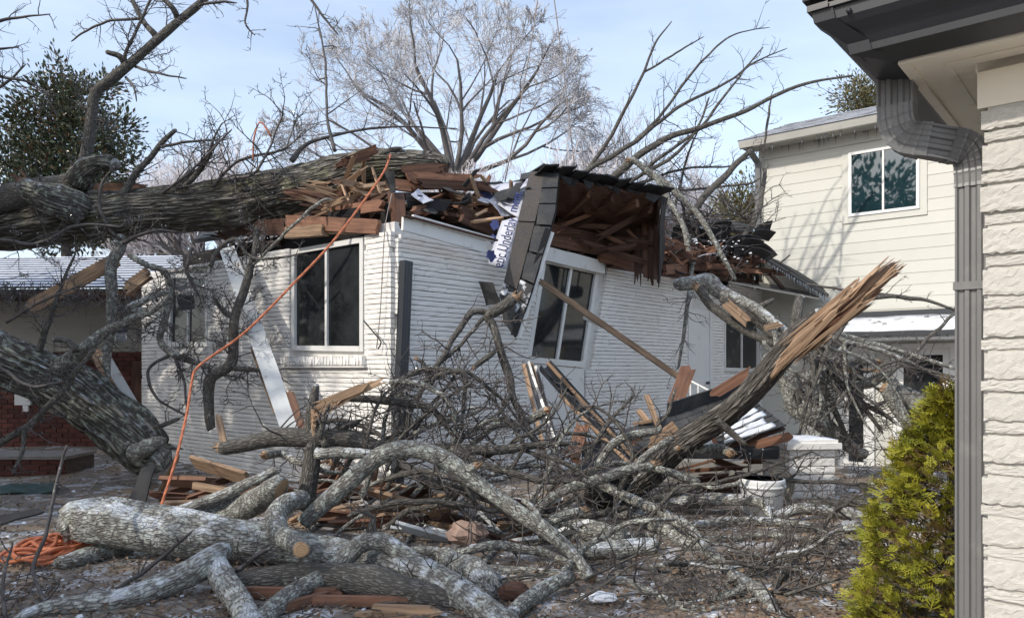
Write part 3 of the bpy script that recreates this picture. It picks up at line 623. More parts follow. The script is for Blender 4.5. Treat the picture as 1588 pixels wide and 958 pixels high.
# white underlayment with blue print
UD = thing('underlayment_sheet', P(780, 415, 8.2), 'crumpled white underlayment with blue printed lettering left of the shingle strip', 'membrane')
low = quadgrid(P(778, 342, 8.35), P(806, 336, 8.28), P(786, 418, 8.12), P(757, 408, 8.25), 8, 5)
upr = quadgrid(P(748, 288, 8.9), P(824, 280, 8.72), P(806, 338, 8.3), P(764, 312, 8.6), 8, 8)
UL = sheet(UD, 'lower_flap', low, .004, M_UNDER, (0, -1, 0), .02, True); UU = sheet(UD, 'upper_flap', upr, .004, M_UNDER, (0, -1, 0), .03, True)
def lettering(txt, A, B, size, parent, nrmv, m=M_INK):
    cu = bpy.data.curves.new('lettering', 'FONT'); cu.body = txt; cu.size = 1.0; cu.extrude = .004
    to = bpy.data.objects.new('lettering_src', cu); COL.objects.link(to)
    dg = bpy.context.evaluated_depsgraph_get(); me = bpy.data.meshes.new_from_object(to.evaluated_get(dg)); bpy.data.objects.remove(to)
    xs = [v.co.x for v in me.vertices]; wd_ = max(xs)-min(xs)
    A = Vector(A); B = Vector(B); x = (B-A).normalized(); n = Vector(nrmv); n = (n-x*n.dot(x)).normalized(); y = n.cross(x)
    sx = (B-A).length/wd_
    M = Matrix(((x.x*sx, y.x*size, n.x, A.x), (x.y*sx, y.y*size, n.y, A.y), (x.z*sx, y.z*size, n.z, A.z), (0, 0, 0, 1)))
    me.materials.clear(); me.materials.append(m); o = bpy.data.objects.new('lettering', me); COL.objects.link(o); return adopt(o, parent, M)
lettering('etic Underlay', P(779, 416, 8.07), P(801, 340, 8.22), .165, UL, (-.1, -1, .1))
lettering('ment', P(801, 330, 8.22), P(810, 300, 8.38), .15, UU, (-.1, -1, .1))
# print blots of the emblem, folded dark shingle on top
for (x, y, r) in ((752, 300, 9), (760, 308, 6), (772, 318, 7), (781, 322, 5), (768, 336+14, 8), (764, 372, 7), (762, 398, 8)):
    c = P(x, y, 8.72 if y < 330 else 8.12); c.y -= .06; mb = MB(); s = r*8.4/FPX
    pts = [(math.cos(a)*s*rg.uniform(.6, 1.1), math.sin(a)*s*rg.uniform(.6, 1.3)) for a in np.arange(0, 6.28, .5)]
    n = len(pts); mb.add([tuple(c+Vector((p[0], 0, p[1]))) for p in pts]+[tuple(c+Vector((p[0], .004, p[1]))) for p in pts], [(i, (i+1) % n, n+(i+1) % n, n+i) for i in range(n)], [list(range(n)), list(range(n, 2*n))[::-1]]); mb.build('print_mark', M_INK, UU if y < 330 else UL)
for k, (a, b, c, d) in enumerate([((765, 300, 8.55), (802, 287, 8.6), (806, 300, 8.45), (775, 312, 8.45)), ((775, 285, 8.9), (815, 276, 8.85), (806, 290, 8.7), (785, 296, 8.7)), ((800, 284, 8.6), (812, 284, 8.6), (796, 307, 8.4), (786, 305, 8.4)), ((808, 270, 8.9), (832, 264, 8.9), (828, 272, 8.75), (806, 278, 8.75)), ((740, 291, 9.1), (770, 282, 9.1), (772, 289, 9.0), (748, 295, 9.0))]):
    sheet(UD, 'shingle_scrap', quadgrid(P(*a), P(*b), P(*c), P(*d), 3, 3), .012, M_SHING, (0, -1, .3), .02)
# ------------------------------------------------------------------ two storey cream house
c = P(1178, 500, 14.5)
TS = Face((c.x, c.y), -U, -V)
H2 = thing('two_storey_house', TS.at(0, -.55), 'cream two storey house with lap siding and one upstairs window', 'house')
EZ = TS.pix(1178, 222)[1]
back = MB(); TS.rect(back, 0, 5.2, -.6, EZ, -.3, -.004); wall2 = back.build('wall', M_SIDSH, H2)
SW = Face(TS.at(0, 0), V, U); mb = MB(); SW.rect(mb, .0, 5, -.6, EZ, -.3, 0); mb.build('wall', M_SIDING, H2)
q2 = [TS.pix(1317, 337), TS.pix(1427, 329), TS.pix(1427, 226), TS.pix(1317, 238)]
q2 = [(q2[0][0], q2[0][1]), (q2[1][0], q2[0][1]), (q2[1][0], q2[3][1]), (q2[0][0], q2[3][1])]
cs = .11
pr = [(TS.pix(1392, 600)[0], TS.pix(1474, 600)[0], -.5, TS.pix(1430, 541)[1]), (TS.pix(1308, 600)[0], TS.pix(1350, 600)[0], -.5, TS.pix(1330, 546)[1])]
blk = [(q2[0][0]-cs, q2[1][0]+cs, q2[0][1]-cs, q2[2][1]+cs)]+[(a-.08, b+.08, z0, z1+.1) for a, b, z0, z1 in pr]
z = -.55
while z < EZ-.02:
    segs = [(.07, 5.2)]
    for (a, b, z0, z1) in blk:
        if z+.1 > z0 and z+.1 < z1:
            ns = []
            for x, y in segs:
                if b <= x or a >= y: ns.append((x, y)); continue
                if a > x: ns.append((x, a))
                if b < y: ns.append((b, y))
            segs = ns
    for x, y in segs:
        mb = MB(); hexa(mb, [TS.at(x, z, .003), TS.at(y, z, .003), TS.at(y, z, .012), TS.at(x, z, .012)], [TS.at(x, z+.205, .0), TS.at(y, z+.205, .0), TS.at(y, z+.205, .004), TS.at(x, z+.205, .004)])
        mb.build('siding_board', M_SIDING, wall2)
    z += .2
mb = MB(); TS.rect(mb, -.005, .075, -.55, EZ, .0, .035); mb.build('corner_board', M_SIDING, H2)
wf = window(TS, q2, H2, bar=.05, o=(.0, .05), glass=M_GLASS2, pane_o=.03)
mb = MB(); a0, a1, b0, b1 = q2[0][0], q2[1][0], q2[0][1], q2[2][1]
TS.rect(mb, a0-cs, a0-.004, b0-cs, b1+cs, 0, .03); TS.rect(mb, a1+.004, a1+cs, b0-cs, b1+cs, 0, .03); TS.rect(mb, a0-.004, a1+.004, b0-cs, b0-.004, 0, .03); TS.rect(mb, a0-.004, a1+.004, b1+.004, b1+cs, 0, .03)
mb.build('casing', M_SIDING, wf)
# eave: soffit, frieze, gutter, roof
e0, e1 = TS.pt(1148, 226, .42), TS.pt(1480, 152, .42); ez = e0.z
def TE(t, z, o): return TS.at(t, z, o)
t0 = (e0-TS.C).dot(TS.d)
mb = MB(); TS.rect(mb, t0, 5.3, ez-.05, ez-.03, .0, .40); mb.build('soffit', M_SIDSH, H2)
mb = MB(); TS.rect(mb, .0, 5.3, ez-.24, ez-.052, .0, .03); mb.build('frieze_board', M_SIDING, H2)
mb = MB()
prof = [(.40, ez-.07), (.47, ez-.065), (.50, ez+.0), (.52, ez+.045), (.50, ez+.05), (.41, ez+.05)]
n = len(prof); v = [tuple(TS.at(t, z, o)) for t in (t0, 5.3) for o, z in prof]
mb.add(v, [(i, (i+1) % n, n+(i+1) % n, n+i) for i in range(n)], [list(range(n))[::-1], list(range(n, 2*n))]); mb.build('gutter', mat('pale_gutter', (.52,.51,.47), .4, .1, 3, spec=.5), H2)
M_RSNOW = overlay(mat('snowy_shingle', (.085,.085,.09), .85, .4, 30, bump=.3, rand=.2), (.66,.69,.74), (.40,.52), 3.2, up=(.2,.5), rough=.4)
for k in range(9):
    o0 = .50-k*.30; zz = ez+.055+k*.11
    mb = MB(); hexa(mb, [TS.at(t0-.02, zz, o0), TS.at(5.3, zz, o0), TS.at(5.3, zz+.13, o0-.36), TS.at(t0-.02, zz+.13, o0-.36)], [TS.at(t0-.02, zz+.025, o0), TS.at(5.3, zz+.025, o0), TS.at(5.3, zz+.145, o0-.36), TS.at(t0-.02, zz+.145, o0-.36)]); mb.build('roof_course', M_RSNOW, H2)
rg = random.Random(5)
for k in range(70):
    t = rg.uniform(.2, 3.6); a = TS.at(t, ez-.05, rg.choice([.40, .39, .04, .05])); L = rg.uniform(.04, .17)
    mb = MB(); tube(mb, [a, a-Vector((0, 0, L*.5)), a-Vector((0, 0, L))], [.011, .006, .001], 5); mb.build('icicle', M_ICE, H2, True)
mb = MB(); pts = [TS.at(-.02, ez-.05, .40), TS.at(-.02, ez-.15, .38), TS.at(.0, ez-.28, .12), TS.at(.0, ez-.4, .08), TS.at(.0, -.3, .08)]
spout_run(mb, pts, .09, .07, TS.d); mb.build('downspout', M_SPOUT, H2)
# porch roof with snow, doors
pa = TS.pix(1285, 489)[0]
mb = MB(); TS.rect(mb, pa, 4.6, 2.13, 2.22, .024, .07); mb.build('flashing', M_DMETAL, H2)
pg = [[TS.at(lerp(pa, 4.6, i/12), lerp(2.13, 1.86, k/4)+.02*noise.noise(Vector((i*.9, k*1.3, 2))), .06+.85*k/4) for i in range(13)] for k in range(5)]
sheet(H2, 'porch_roof', [[p-Vector((0, 0, .05)) for p in r] for r in pg], .04, M_SHING, (0, 0, 1))
tag(sheet(H2, 'snow', [[p+Vector((0, 0, -.0+.012*noise.noise(p*5))) for p in r[:]] for r in pg], .035, M_SNOWP, (0, 0, 1), .02, True), kind='stuff')
mb = MB(); TS.rect(mb, pa-.02, 4.6, 1.76, 1.83, .88, .98); mb.build('porch_gutter', M_DMETAL, H2)
mb = MB(); TS.rect(mb, pa, 4.6, 1.70, 1.76, .03, .9); mb.build('porch_ceiling', M_TRIM, H2)
for k in range(30):
    a = TS.at(lerp(pa, 3.4, rg.random()), 1.765, .93); L = rg.uniform(.03, .14); mb = MB(); tube(mb, [a, a-Vector((0, 0, L))], [.009, .001], 5); mb.build('icicle', M_ICE, H2, True)
for i, (a, b, z0, z1) in enumerate(pr):
    d = window(TS, [(a, z0), (b, z0), (b, z1), (a, z1)], H2, name='door', bar=.10, o=(.0, .05), panes=1)
    mb = MB(); TS.rect(mb, a-.075, a-.004, z0, z1+.09, 0, .06); TS.rect(mb, b+.004, b+.075, z0, z1+.09, 0, .06); TS.rect(mb, a-.004, b+.004, z1+.004, z1+.09, 0, .06); mb.build('door_frame', M_TRIM, d)
    c = TS.at(a+.05, .5, .05); mb = MB(); tube(mb, [c, c+TS.n*.03, c+TS.n*.06], [.012, .028, .012], 8); mb.build('door_knob', M_DMETAL, d, True)

# ------------------------------------------------------------------ brick wing on the left
c = P(250, 600, 11.9)
LW = Face((c.x, c.y), (-.998, .063), (-.063, -.998))
W = thing('brick_wing', LW.at(1.5, 0), 'dark red brick wing with beige siding and snowy roof behind the fallen trunk', 'house')
mb = MB(); LW.rect(mb, 0, 4.6, -.3, 1.50, -.3, 0); wb = mb.build('wall', M_RMORT, W)
vb = []
for s in range(4):
    rgb = random.Random(s); e = .03; m = MB(); box(m, 0, 1, 0, .8, 0, 1); v = [(0, 0, 0), (1, 0, 0), (1, 0, 1), (0, 0, 1), (0, .75, 0), (1, .75, 0), (1, .75, 1), (0, .75, 1), (.03, 1, .08), (.97, 1-rgb.random()*.1, .08), (.97, 1, .92), (.03, 1-rgb.random()*.1, .92)]
    vb.append((np.array(v), [(0, 1, 5, 4), (1, 2, 6, 5), (2, 3, 7, 6), (3, 0, 4, 7), (4, 5, 9, 8), (5, 6, 10, 9), (6, 7, 11, 10), (7, 4, 8, 11), (8, 9, 10, 11)]))
cells = []; z = 0.0; r = 0
while z < 1.46:
    t = -.1*(r % 2)
    while t < 3.3:
        cells.append((max(t, 0), t+.19, z, z+.064, rg.uniform(-.004, .004))); t += .2
    z += .075; r += 1
bb = LW.pix(38, 618)
cells = [c_ for c_ in cells if not (abs((c_[0]+c_[1])/2-bb[0]) < .15 and abs(c_[2]+.03-bb[1]) < .12) and c_[1]-c_[0] > .04]
brick_objs(cells, LW, M_RBRICK, wb, vb, 300, lambda c_: c_[0], .02)
mb = MB(); LW.rect(mb, bb[0]-.13, bb[0]+.13, bb[1]-.1, bb[1]+.1, 0, .05); vt = mb.build('vent_cover', M_TRIM, W)
mb = MB(); LW.rect(mb, bb[0]-.09, bb[0]-.0, bb[1]-.2, bb[1]-.105, 0.001, .045); mb.build('vent_flap', M_TRIM, W)
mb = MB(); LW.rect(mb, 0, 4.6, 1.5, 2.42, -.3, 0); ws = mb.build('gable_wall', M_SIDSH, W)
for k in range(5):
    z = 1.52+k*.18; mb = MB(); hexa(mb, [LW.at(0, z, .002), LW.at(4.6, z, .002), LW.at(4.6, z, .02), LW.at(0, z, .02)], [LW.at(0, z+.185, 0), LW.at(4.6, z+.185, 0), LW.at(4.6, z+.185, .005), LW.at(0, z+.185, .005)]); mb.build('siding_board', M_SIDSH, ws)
mb = MB(); LW.rect(mb, -.3, 4.8, 2.30, 2.34, .03, .62); mb.build('soffit', M_WOODD, W)
mb = MB(); LW.rect(mb, -.3, 4.8, 2.28, 2.42, .62, .65); mb.build('fascia_board', M_WOODD, W)
M_RSNOW2 = overlay(mat('snow_covered_shingle', (.10,.10,.11), .85, .4, 30, bump=.3, rand=.2), (.64,.68,.76), (.30,.42), 5, up=(.2,.5), rough=.4)
for k in range(13):
    o0 = .68-k*.18; zz = 2.43+k*.062
    for j in range(6):
        x0 = -.6+j*.93+(k % 2)*.1; x1 = x0+.92
        mb = MB(); hexa(mb, [LW.at(x0, zz, o0), LW.at(x1, zz, o0), LW.at(x1, zz+.075, o0-.22), LW.at(x0, zz+.075, o0-.22)], [LW.at(x0, zz+.03, o0), LW.at(x1, zz+.03, o0), LW.at(x1, zz+.085, o0-.22), LW.at(x0, zz+.085, o0-.22)]); mb.build('shingle', M_RSNOW2, W)
# lantern by the wing door, wood trim post
ln = thing('wall_lantern', P(186, 525, 10.9), 'glass and metal wall lantern half hidden behind branches left of the white wall', 'lamp')
c = P(187, 520, 10.9); mb = MB(); tube(mb, [c-Vector((0, 0, .09)), c-Vector((0, 0, .07)), c+Vector((0, 0, .05))], [.05, .085, .085], 8); mb.build('glass', M_ICE, ln, True)
mb = MB(); tube(mb, [c+Vector((0, 0, .05)), c+Vector((0, 0, .07)), c+Vector((0, 0, .14)), c+Vector((0, 0, .17))], [.10, .10, .04, .01], 8); mb.build('cap', M_DMETAL, ln); mb = MB(); tube(mb, [c+Vector((0, 0, .1)), c+Vector((.06, .3, .12)), c+Vector((.1, .9, .0))], [.015]*3, 6); mb.build('bracket', M_DMETAL, ln)
tr = thing('trim_post', P(214, 700, 11.2), 'brown timber trim post at the corner between red brick and white wall', 'post')
plank(tr, 'post', P(217, 735, 11.2), P(215, 560, 11.2), .14, .1, M_WOODD, up=(1, 0, 0))
# low brick edging with slab
ed = thing('brick_step', P(45, 735, 8.6), 'low red brick step with a pale slab top at the left edge', 'step')
EF = Face((P(102, 735, 8.8).x, 8.8), (-1, 0), (0, -1)); mb = MB(); EF.rect(mb, 0, 1.6, -.1, .19, -.6, 0); eb_ = mb.build('core', M_RMORT, ed)
cells = []
for r in range(3):
    t = -.1*(r % 2)
    while t < 1.5: cells.append((max(0, t), t+.19, .0+r*.065, .055+r*.065, rg.uniform(-.004, .004))); t += .2
brick_objs([c_ for c_ in cells if c_[1]-c_[0] > .05], EF, M_RBRICK, eb_, vb, 300, lambda c_: c_[0], .02)
mb = MB(); EF.rect(mb, -.03, 1.6, .195, .23, -.6, .05); mb.build('slab', mat('slab_concrete', (.26,.23,.21), .8, .3, 8, bump=.3), ed)

# ------------------------------------------------------------------ the near house corner on the right
FC = P(1534, 500, 2.6); FC = Vector((FC.x, FC.y, 0))
FW = Face(FC, -U, -V); FS = Face(FC, V, U)
H3 = thing('near_house_corner', FC, 'corner of the near house with rough cream brick, soffit and charcoal gutter', 'house')
mb = MB(); FW.rect(mb, .0, 1.9, -.1, 2.13, -.3, .030); nw = mb.build('wall', M_STONEW, H3)
mb = MB(); FS.rect(mb, .004, 4, -.1, 2.28, -.3, -.02); mb.build('wall', M_STONEW, H3)
vf = [rough_brick(200+i, 14, 7, .09, .05) for i in range(8)]
cells = []; z = -.05; r = 0
while z < 2.115:
    h = .100 if r % 2 == 0 else .040; t = -.02 if r % 2 == 0 else -.14; first = True
    while t < 1.7:
        L = (.225 if r % 2 == 0 else .33)*rg.uniform(.9, 1.1); a = max(t, -.012+rg.uniform(-.008, .008)); cells.append((a, t+L-.009, z, min(z+h-.0045, 2.118), rg.uniform(-.005, .006) if r % 2 == 0 else rg.uniform(-.010, 0))); t += L
    z += h; r += 1
brick_objs([c_ for c_ in cells if c_[1]-c_[0] > .03], FW, M_STONEW, nw, vf, 300, lambda c_: c_[0], .045)
mb = MB(); FW.rect(mb, -.03, 1.9, 2.13, 2.283, -.1, .035); mb.build('frieze_board', M_SOFFIT, H3)
SZ = 2.284; MI = -V+U
def mit(o, z): return FC+MI*o+Vector((0, 0, z))
def soff(o0, o1, z0, z1, m, name, L=1.9, Lv=3.0):
    """band of the soffit between offsets o0 and o1, mitred, both runs"""
    for (e) in ((-U)*L, V*Lv):
        mb = MB()
        def end(o): return FC+((-V)*o if e.dot(U) < -.1 else U*o)+e
        a, b, c_, d = mit(o0, 0), mit(o1, 0), end(o1), end(o0)
        hexa(mb, [p+Vector((0, 0, z0)) for p in (a, b, c_, d)], [p+Vector((0, 0, z1)) for p in (a, b, c_, d)]); mb.build(name, m, H3)
soff(.0, .20, SZ, SZ+.02, M_SOFFIT, 'soffit'); soff(.20, .232, SZ-.012, SZ+.02, M_SOFFIT, 'soffit_trim'); soff(-.02, .035, SZ-.03, SZ-.001, M_SOFFIT, 'bed_moulding'); soff(.10, .114, SZ-.004, SZ-.0005, M_SOFFIT, 'soffit_seam')
soff(.18, .215, SZ+.021, SZ+.2, M_TRIM, 'fascia_board')
prof = [(.216, SZ+.022), (.238, SZ-.002), (.245, SZ-.004), (.325, SZ+.012), (.345, SZ+.018), (.350, SZ+.046), (.36, SZ+.058), (.385, SZ+.078), (.415, SZ+.098), (.432, SZ+.116), (.436, SZ+.150), (.450, SZ+.153), (.450, SZ+.168), (.428, SZ+.170), (.426, SZ+.15), (.42, SZ+.12), (.34, SZ+.03), (.216, SZ+.035)]
n = len(prof)
for e, s in (((-U)*2.2, -V), (V*3.2, U)):
    mb = MB(); v = [tuple(mit(o, z)) for o, z in prof]+[tuple(FC+s*o+e+Vector((0, 0, z))) for o, z in prof]
    mb.add(v, [(i, (i+1) % n, n+(i+1) % n, n+i) for i in range(n)]); g = mb.build('gutter', M_GUT, H3)
cap = MB(); cap_pts = [(.322, .010), (.349, .016), (.356, .05), (.40, .085), (.438, .116), (.444, .150), (.456, .152), (.456, .172)]
for e, s in (((-U), -V), (V, U)):
    v = [tuple(mit(o+.003, SZ+z-.001)) for o, z in cap_pts]+[tuple(FC+s*(o+.003)+(-(U if s == -V else -V))*(-(o)+.065) * 1.0+Vector((0, 0, SZ+z-.001))) for o, z in cap_pts]
    k = len(cap_pts); cap.add(v, [(i, i+1, k+i+1, k+i) for i in range(k-1)])
cap.build('gutter_corner', M_GUT, H3)
mb = MB(); c = FC+(-V)*.432+U*.33+Vector((0, 0, SZ+.125)); tube(mb, [c, c-V*.012, c-V*.018], [.009, .009, .004], 8); mb.build('screw', M_DMETAL, H3, True)
for k in range(3):
    o0 = .47-k*.16; z0 = SZ+.185+k*.075
    for e, s in (((-U)*2.2, -V), (V*3.2, U)):
        mb = MB(); a, b, c_, d = mit(o0, z0), FC+s*o0+e+Vector((0, 0, z0)), FC+s*(o0-.25)+e+Vector((0, 0, z0+.12)), mit(o0-.25, z0+.12)
        hexa(mb, (a, b, c_, d), [p+Vector((0, 0, .02)) for p in (a, b, c_, d)]); mb.build('roof_course', M_SHING, H3)
# ribbed downspout with two elbows
DA = FC+U*.285+V*(-.012); DB = FC+U*.062+V*.135
def bez(p0, p1, p2, p3, n): return [p0*(1-s)**3+p1*3*s*(1-s)**2+p2*3*s*s*(1-s)+p3*s**3 for s in [i/n for i in range(n+1)]]
z3 = lambda p, z: Vector((p.x, p.y, z))
e1_ = bez(z3(DA, 2.20), z3(DA, 2.105), z3(DA.lerp(DB, .05), 2.085), z3(DA.lerp(DB, .36), 2.072), 30)
e2_ = bez(z3(DA.lerp(DB, .66), 2.055), z3(DA.lerp(DB, .97), 2.035), z3(DB, 2.03), z3(DB, 1.90), 30)
def spout(pts, w, d, name, wob=0.0, ribs=3, rd=.09):
    mb = MB(); P_ = [Vector(p) for p in pts]; prof = []; n = ribs*6
    prof = []; N2 = 18; ind = lambda i: (rd*.06 if i % 6 in (2, 3, 4) else 0)
    for i in range(n+1): prof.append((-w/2+w*i/n, d/2-(rd*d if i % 6 in (2, 3, 4) else 0)))
    for i in range(1, N2): prof.append((w/2-rd*w*1.2*(1 if i % 6 in (2, 3, 4) else 0), d/2-d*i/N2))
    for i in range(n, -1, -1): prof.append((-w/2+w*i/n, -d/2+(rd*d if i % 6 in (2, 3, 4) else 0)))
    for i in range(1, N2): prof.append((-w/2+rd*w*1.2*(1 if i % 6 in (2, 3, 4) else 0), -d/2+d*i/N2))
    m = len(prof); v = []
    for i, p in enumerate(P_):
        t = (P_[min(i+1, len(P_)-1)]-P_[max(i-1, 0)]).normalized(); s = (V-t*V.dot(t)).normalized(); o = t.cross(s); k = 1+(wob if i % 5 == 0 else 0)
        for x, y in prof: v.append(tuple(p+s*x*k+o*y*k))
    mb.add(v, [(i*m+j, i*m+(j+1) % m, (i+1)*m+(j+1) % m, (i+1)*m+j) for i in range(len(P_)-1) for j in range(m)], [list(range(m))[::-1], [(len(P_)-1)*m+j for j in range(m)]])
    return mb.build(name, M_SPOUT, DS)
DS = thing('grey_downspout', z3(DB, 0), 'grey ribbed metal downspout with two elbows on the near house corner', 'downspout')
spout([z3(DA, 2.31), z3(DA, 2.26), z3(DA, 2.195)], .086, .120, 'outlet')
spout(e1_, .086, .118, 'elbow', .03, rd=.03); spout([e1_[-1].lerp(e2_[0], -.05), e1_[-1].lerp(e2_[0], .5), e1_[-1].lerp(e2_[0], 1.05)], .082, .114, 'offset_pipe')
spout(e2_, .086, .118, 'elbow', .03, rd=.03); spout([z3(DB, 1.93), z3(DB, 1.2), z3(DB, .6), z3(DB, -.02)], .082, .114, 'pipe')
mb = MB(); s = .052
for z in (1.53,):
    hexa(mb, [z3(DB+V*a*.046+U*b*.062, z) for a, b in ((-1, -1), (1, -1), (1, 1), (-1, 1))], [z3(DB+V*a*.046+U*b*.062, z+.028) for a, b in ((-1, -1), (1, -1), (1, 1), (-1, 1))])
mb.build('strap', M_SPOUT, DS)
# ------------------------------------------------------------------ limbs
def sprout(out, pts, r0, n, L, depth, rg, upb=.15, t0=.1, kink=.35, rmin=.0016, spread=.9):
    m = len(pts)
    for _ in range(n):
        f = rg.uniform(t0, 1.0); i = min(m-2, int(f*(m-1))); p = pts[i].lerp(pts[i+1], rg.random()); d = (pts[i+1]-pts[i]).normalized()
        rv = Vector((rg.gauss(0, 1), rg.gauss(0, 1), rg.gauss(0, 1))); rv = (rv-d*rv.dot(d)).normalized()
        dr = (d*rg.uniform(.3, .9)+rv*spread+Vector((0, 0, upb))).normalized(); l = L*rg.uniform(.45, 1.15)*(1-.35*f)
        ns = max(3, int(5+l*3)); q = [p]; st = l/ns
        for k in range(ns):
            dr = (dr+Vector((rg.gauss(0, kink), rg.gauss(0, kink), rg.gauss(0, kink)))*.5+Vector((0, 0, upb*.12))).normalized(); q.append(q[-1]+dr*st)
        rr = max(rmin*1.4, min(r0*.55, .004+l*.008)); out.append((q, [lerp(rr, rmin, k/ns) for k in range(ns+1)]))
        if depth > 0: sprout(out, q, rr, max(2, int(n*.45)) if depth > 1 else 3, l*.5, depth-1, rg, upb, .25, kink, rmin, spread)
def splinter_end(parent, p, d, r, rg, m=None, n=11, L=2.2, name='broken_end'):
    mb = MB(); d = Vector(d).normalized(); a = d.orthogonal().normalized(); b = d.cross(a)
    tube(mb, [p-d*r*.4, p, p+d*r*.45, p+d*r*.75], [r*.9, r*.92, r*.7, r*.3], 9, rough=.35, seed=rg.random()*9)
    for k in range(n):
        an = rg.uniform(0, 6.28); q = rg.random()**.5*r*.8; s = p+(a*math.cos(an)+b*math.sin(an))*q; l = r*rg.uniform(.6, L)
        e = s+d*l+(a*rg.gauss(0, .15)+b*rg.gauss(0, .15))*l; wv = r*rg.uniform(.10, .24)
        tube(mb, [s-d*r*.3, s, s.lerp(e, .6), e], [wv, wv, wv*.7, wv*.08], 4, rough=.3, seed=k)
    return mb.build(name, m or M_FRESH, parent)
def cut_end(parent, p, d, r, rg):
    mb = MB(); d = Vector(d).normalized(); a = d.orthogonal().normalized(); b = d.cross(a); v = []; N = 20
    for j, (rr, off) in enumerate(((1.0, .0), (.985, .012), (.62, .02), (.28, .024))):
        for k in range(N): an = k*2*math.pi/N; v.append(tuple(p+(a*math.cos(an)+b*math.sin(an))*r*rr*(1+.04*math.sin(3*an+1))+d*off*r*2))
    v.append(tuple(p+d*.05*r)); q = [(j*N+k, j*N+(k+1) % N, (j+1)*N+(k+1) % N, (j+1)*N+k) for j in range(3) for k in range(N)]
    mb.add(v, q, [[3*N+k, 3*N+(k+1) % N, 4*N] for k in range(N)], [((Vector(x)-p).length, 0, 0) for x in v]); return mb.build('cut_face', M_CUTR, parent, True)
M_CUTR = overlay(mat('cut_face_rings', (.50,.33,.19), .75, .5, 260, stretch=(1,0,0), coord='bk', bump=.15, thr=(.42,.58), detail=2), (.24,.14,.08), (.56,.70), 14)
BEADS = []
def limb(root, path, m, name='branch', start=None, end=None, tw=0, twL=.5, depth=1, rough=.16, ridges=0.0, sides=None, seed=None, wob=.35, upb=.1, step=None, tm=None, kink=.35):
    seed = seed if seed is not None else int(path[0][0]*7+path[0][1]*13) % 9973; rg = random.Random(seed)
    c = []
    for (px, py, Y, r) in path:
        if py > HY+60: Y = min(Y, CZ/((py-HY)/FPX+.75*r/FPX))        # rest on the ground, never in it
        p = P(px, py, Y); c.append((p.x, p.y, p.z, r*Y/FPX))
    rm = max(x[3] for x in c)
    s = smooth_path(c, step or max(.03, rm*.45)); pts = []
    for i, a in enumerate(s):
        k = wob*a[3]*(1 if 0 < i < len(s)-1 else 0)
        q = Vector(a[:3])*(.55/max(.05, rm*4)); pts.append(Vector(a[:3])+Vector((noise.noise(q+Vector((seed, 0, 0))), noise.noise(q+Vector((0, seed, 9))), noise.noise(q+Vector((3, 7, seed)))))*k*2)
    rad = list(s[:, 3]); sd = sides or (28 if rm > .2 else 18 if rm > .09 else 12 if rm > .04 else 8 if rm > .015 else 6)
    if end is None and name != 'trunk': rad[-1] = min(rad[-1], .004)
    mb = MB(); tube(mb, pts, rad, sd, True, rough if rm > .02 else 0, seed*.37, ridges=ridges)
    o = mb.build(name, m, root, True)
    for kind, p, d, r in ((start, pts[0], pts[0]-pts[1], rad[0]), (end, pts[-1], pts[-1]-pts[-2], rad[-1])):
        if kind == 'cut': cut_end(o, p, d, r*.93, rg)
        elif kind == 'break': splinter_end(o, p, d, r, rg)
        elif kind == 'weathered': splinter_end(o, p, d, r, rg, M_BARKI, 5, 1.0)
        elif kind == 'dark': splinter_end(o, p, d, r, rg, M_WOODD)
    if tw:
        out = []; sprout(out, pts, rm, tw, twL, depth, rg, upb, kink=kink); mb = MB()
        tubes(mb, [x for x in out if x[1][0] > .006], 5); tubes(mb, [x for x in out if x[1][0] <= .006], 4)
        t = tag(mb.build('twigs', tm or M_TWIG, o, True), kind='stuff')
        for q, r in out:
            if rg.random() < .16: BEADS.append(q[rg.randrange(1, len(q))])
    return o
def fell(name, label, cat, base, limbs, group=None):
    r = thing(name, P(*base), label, cat, group)
    for l in limbs:
        kw = dict(l[2]) if len(l) > 2 else {}
        limb(r, l[0], l[1], **kw)
    return r
D = dict
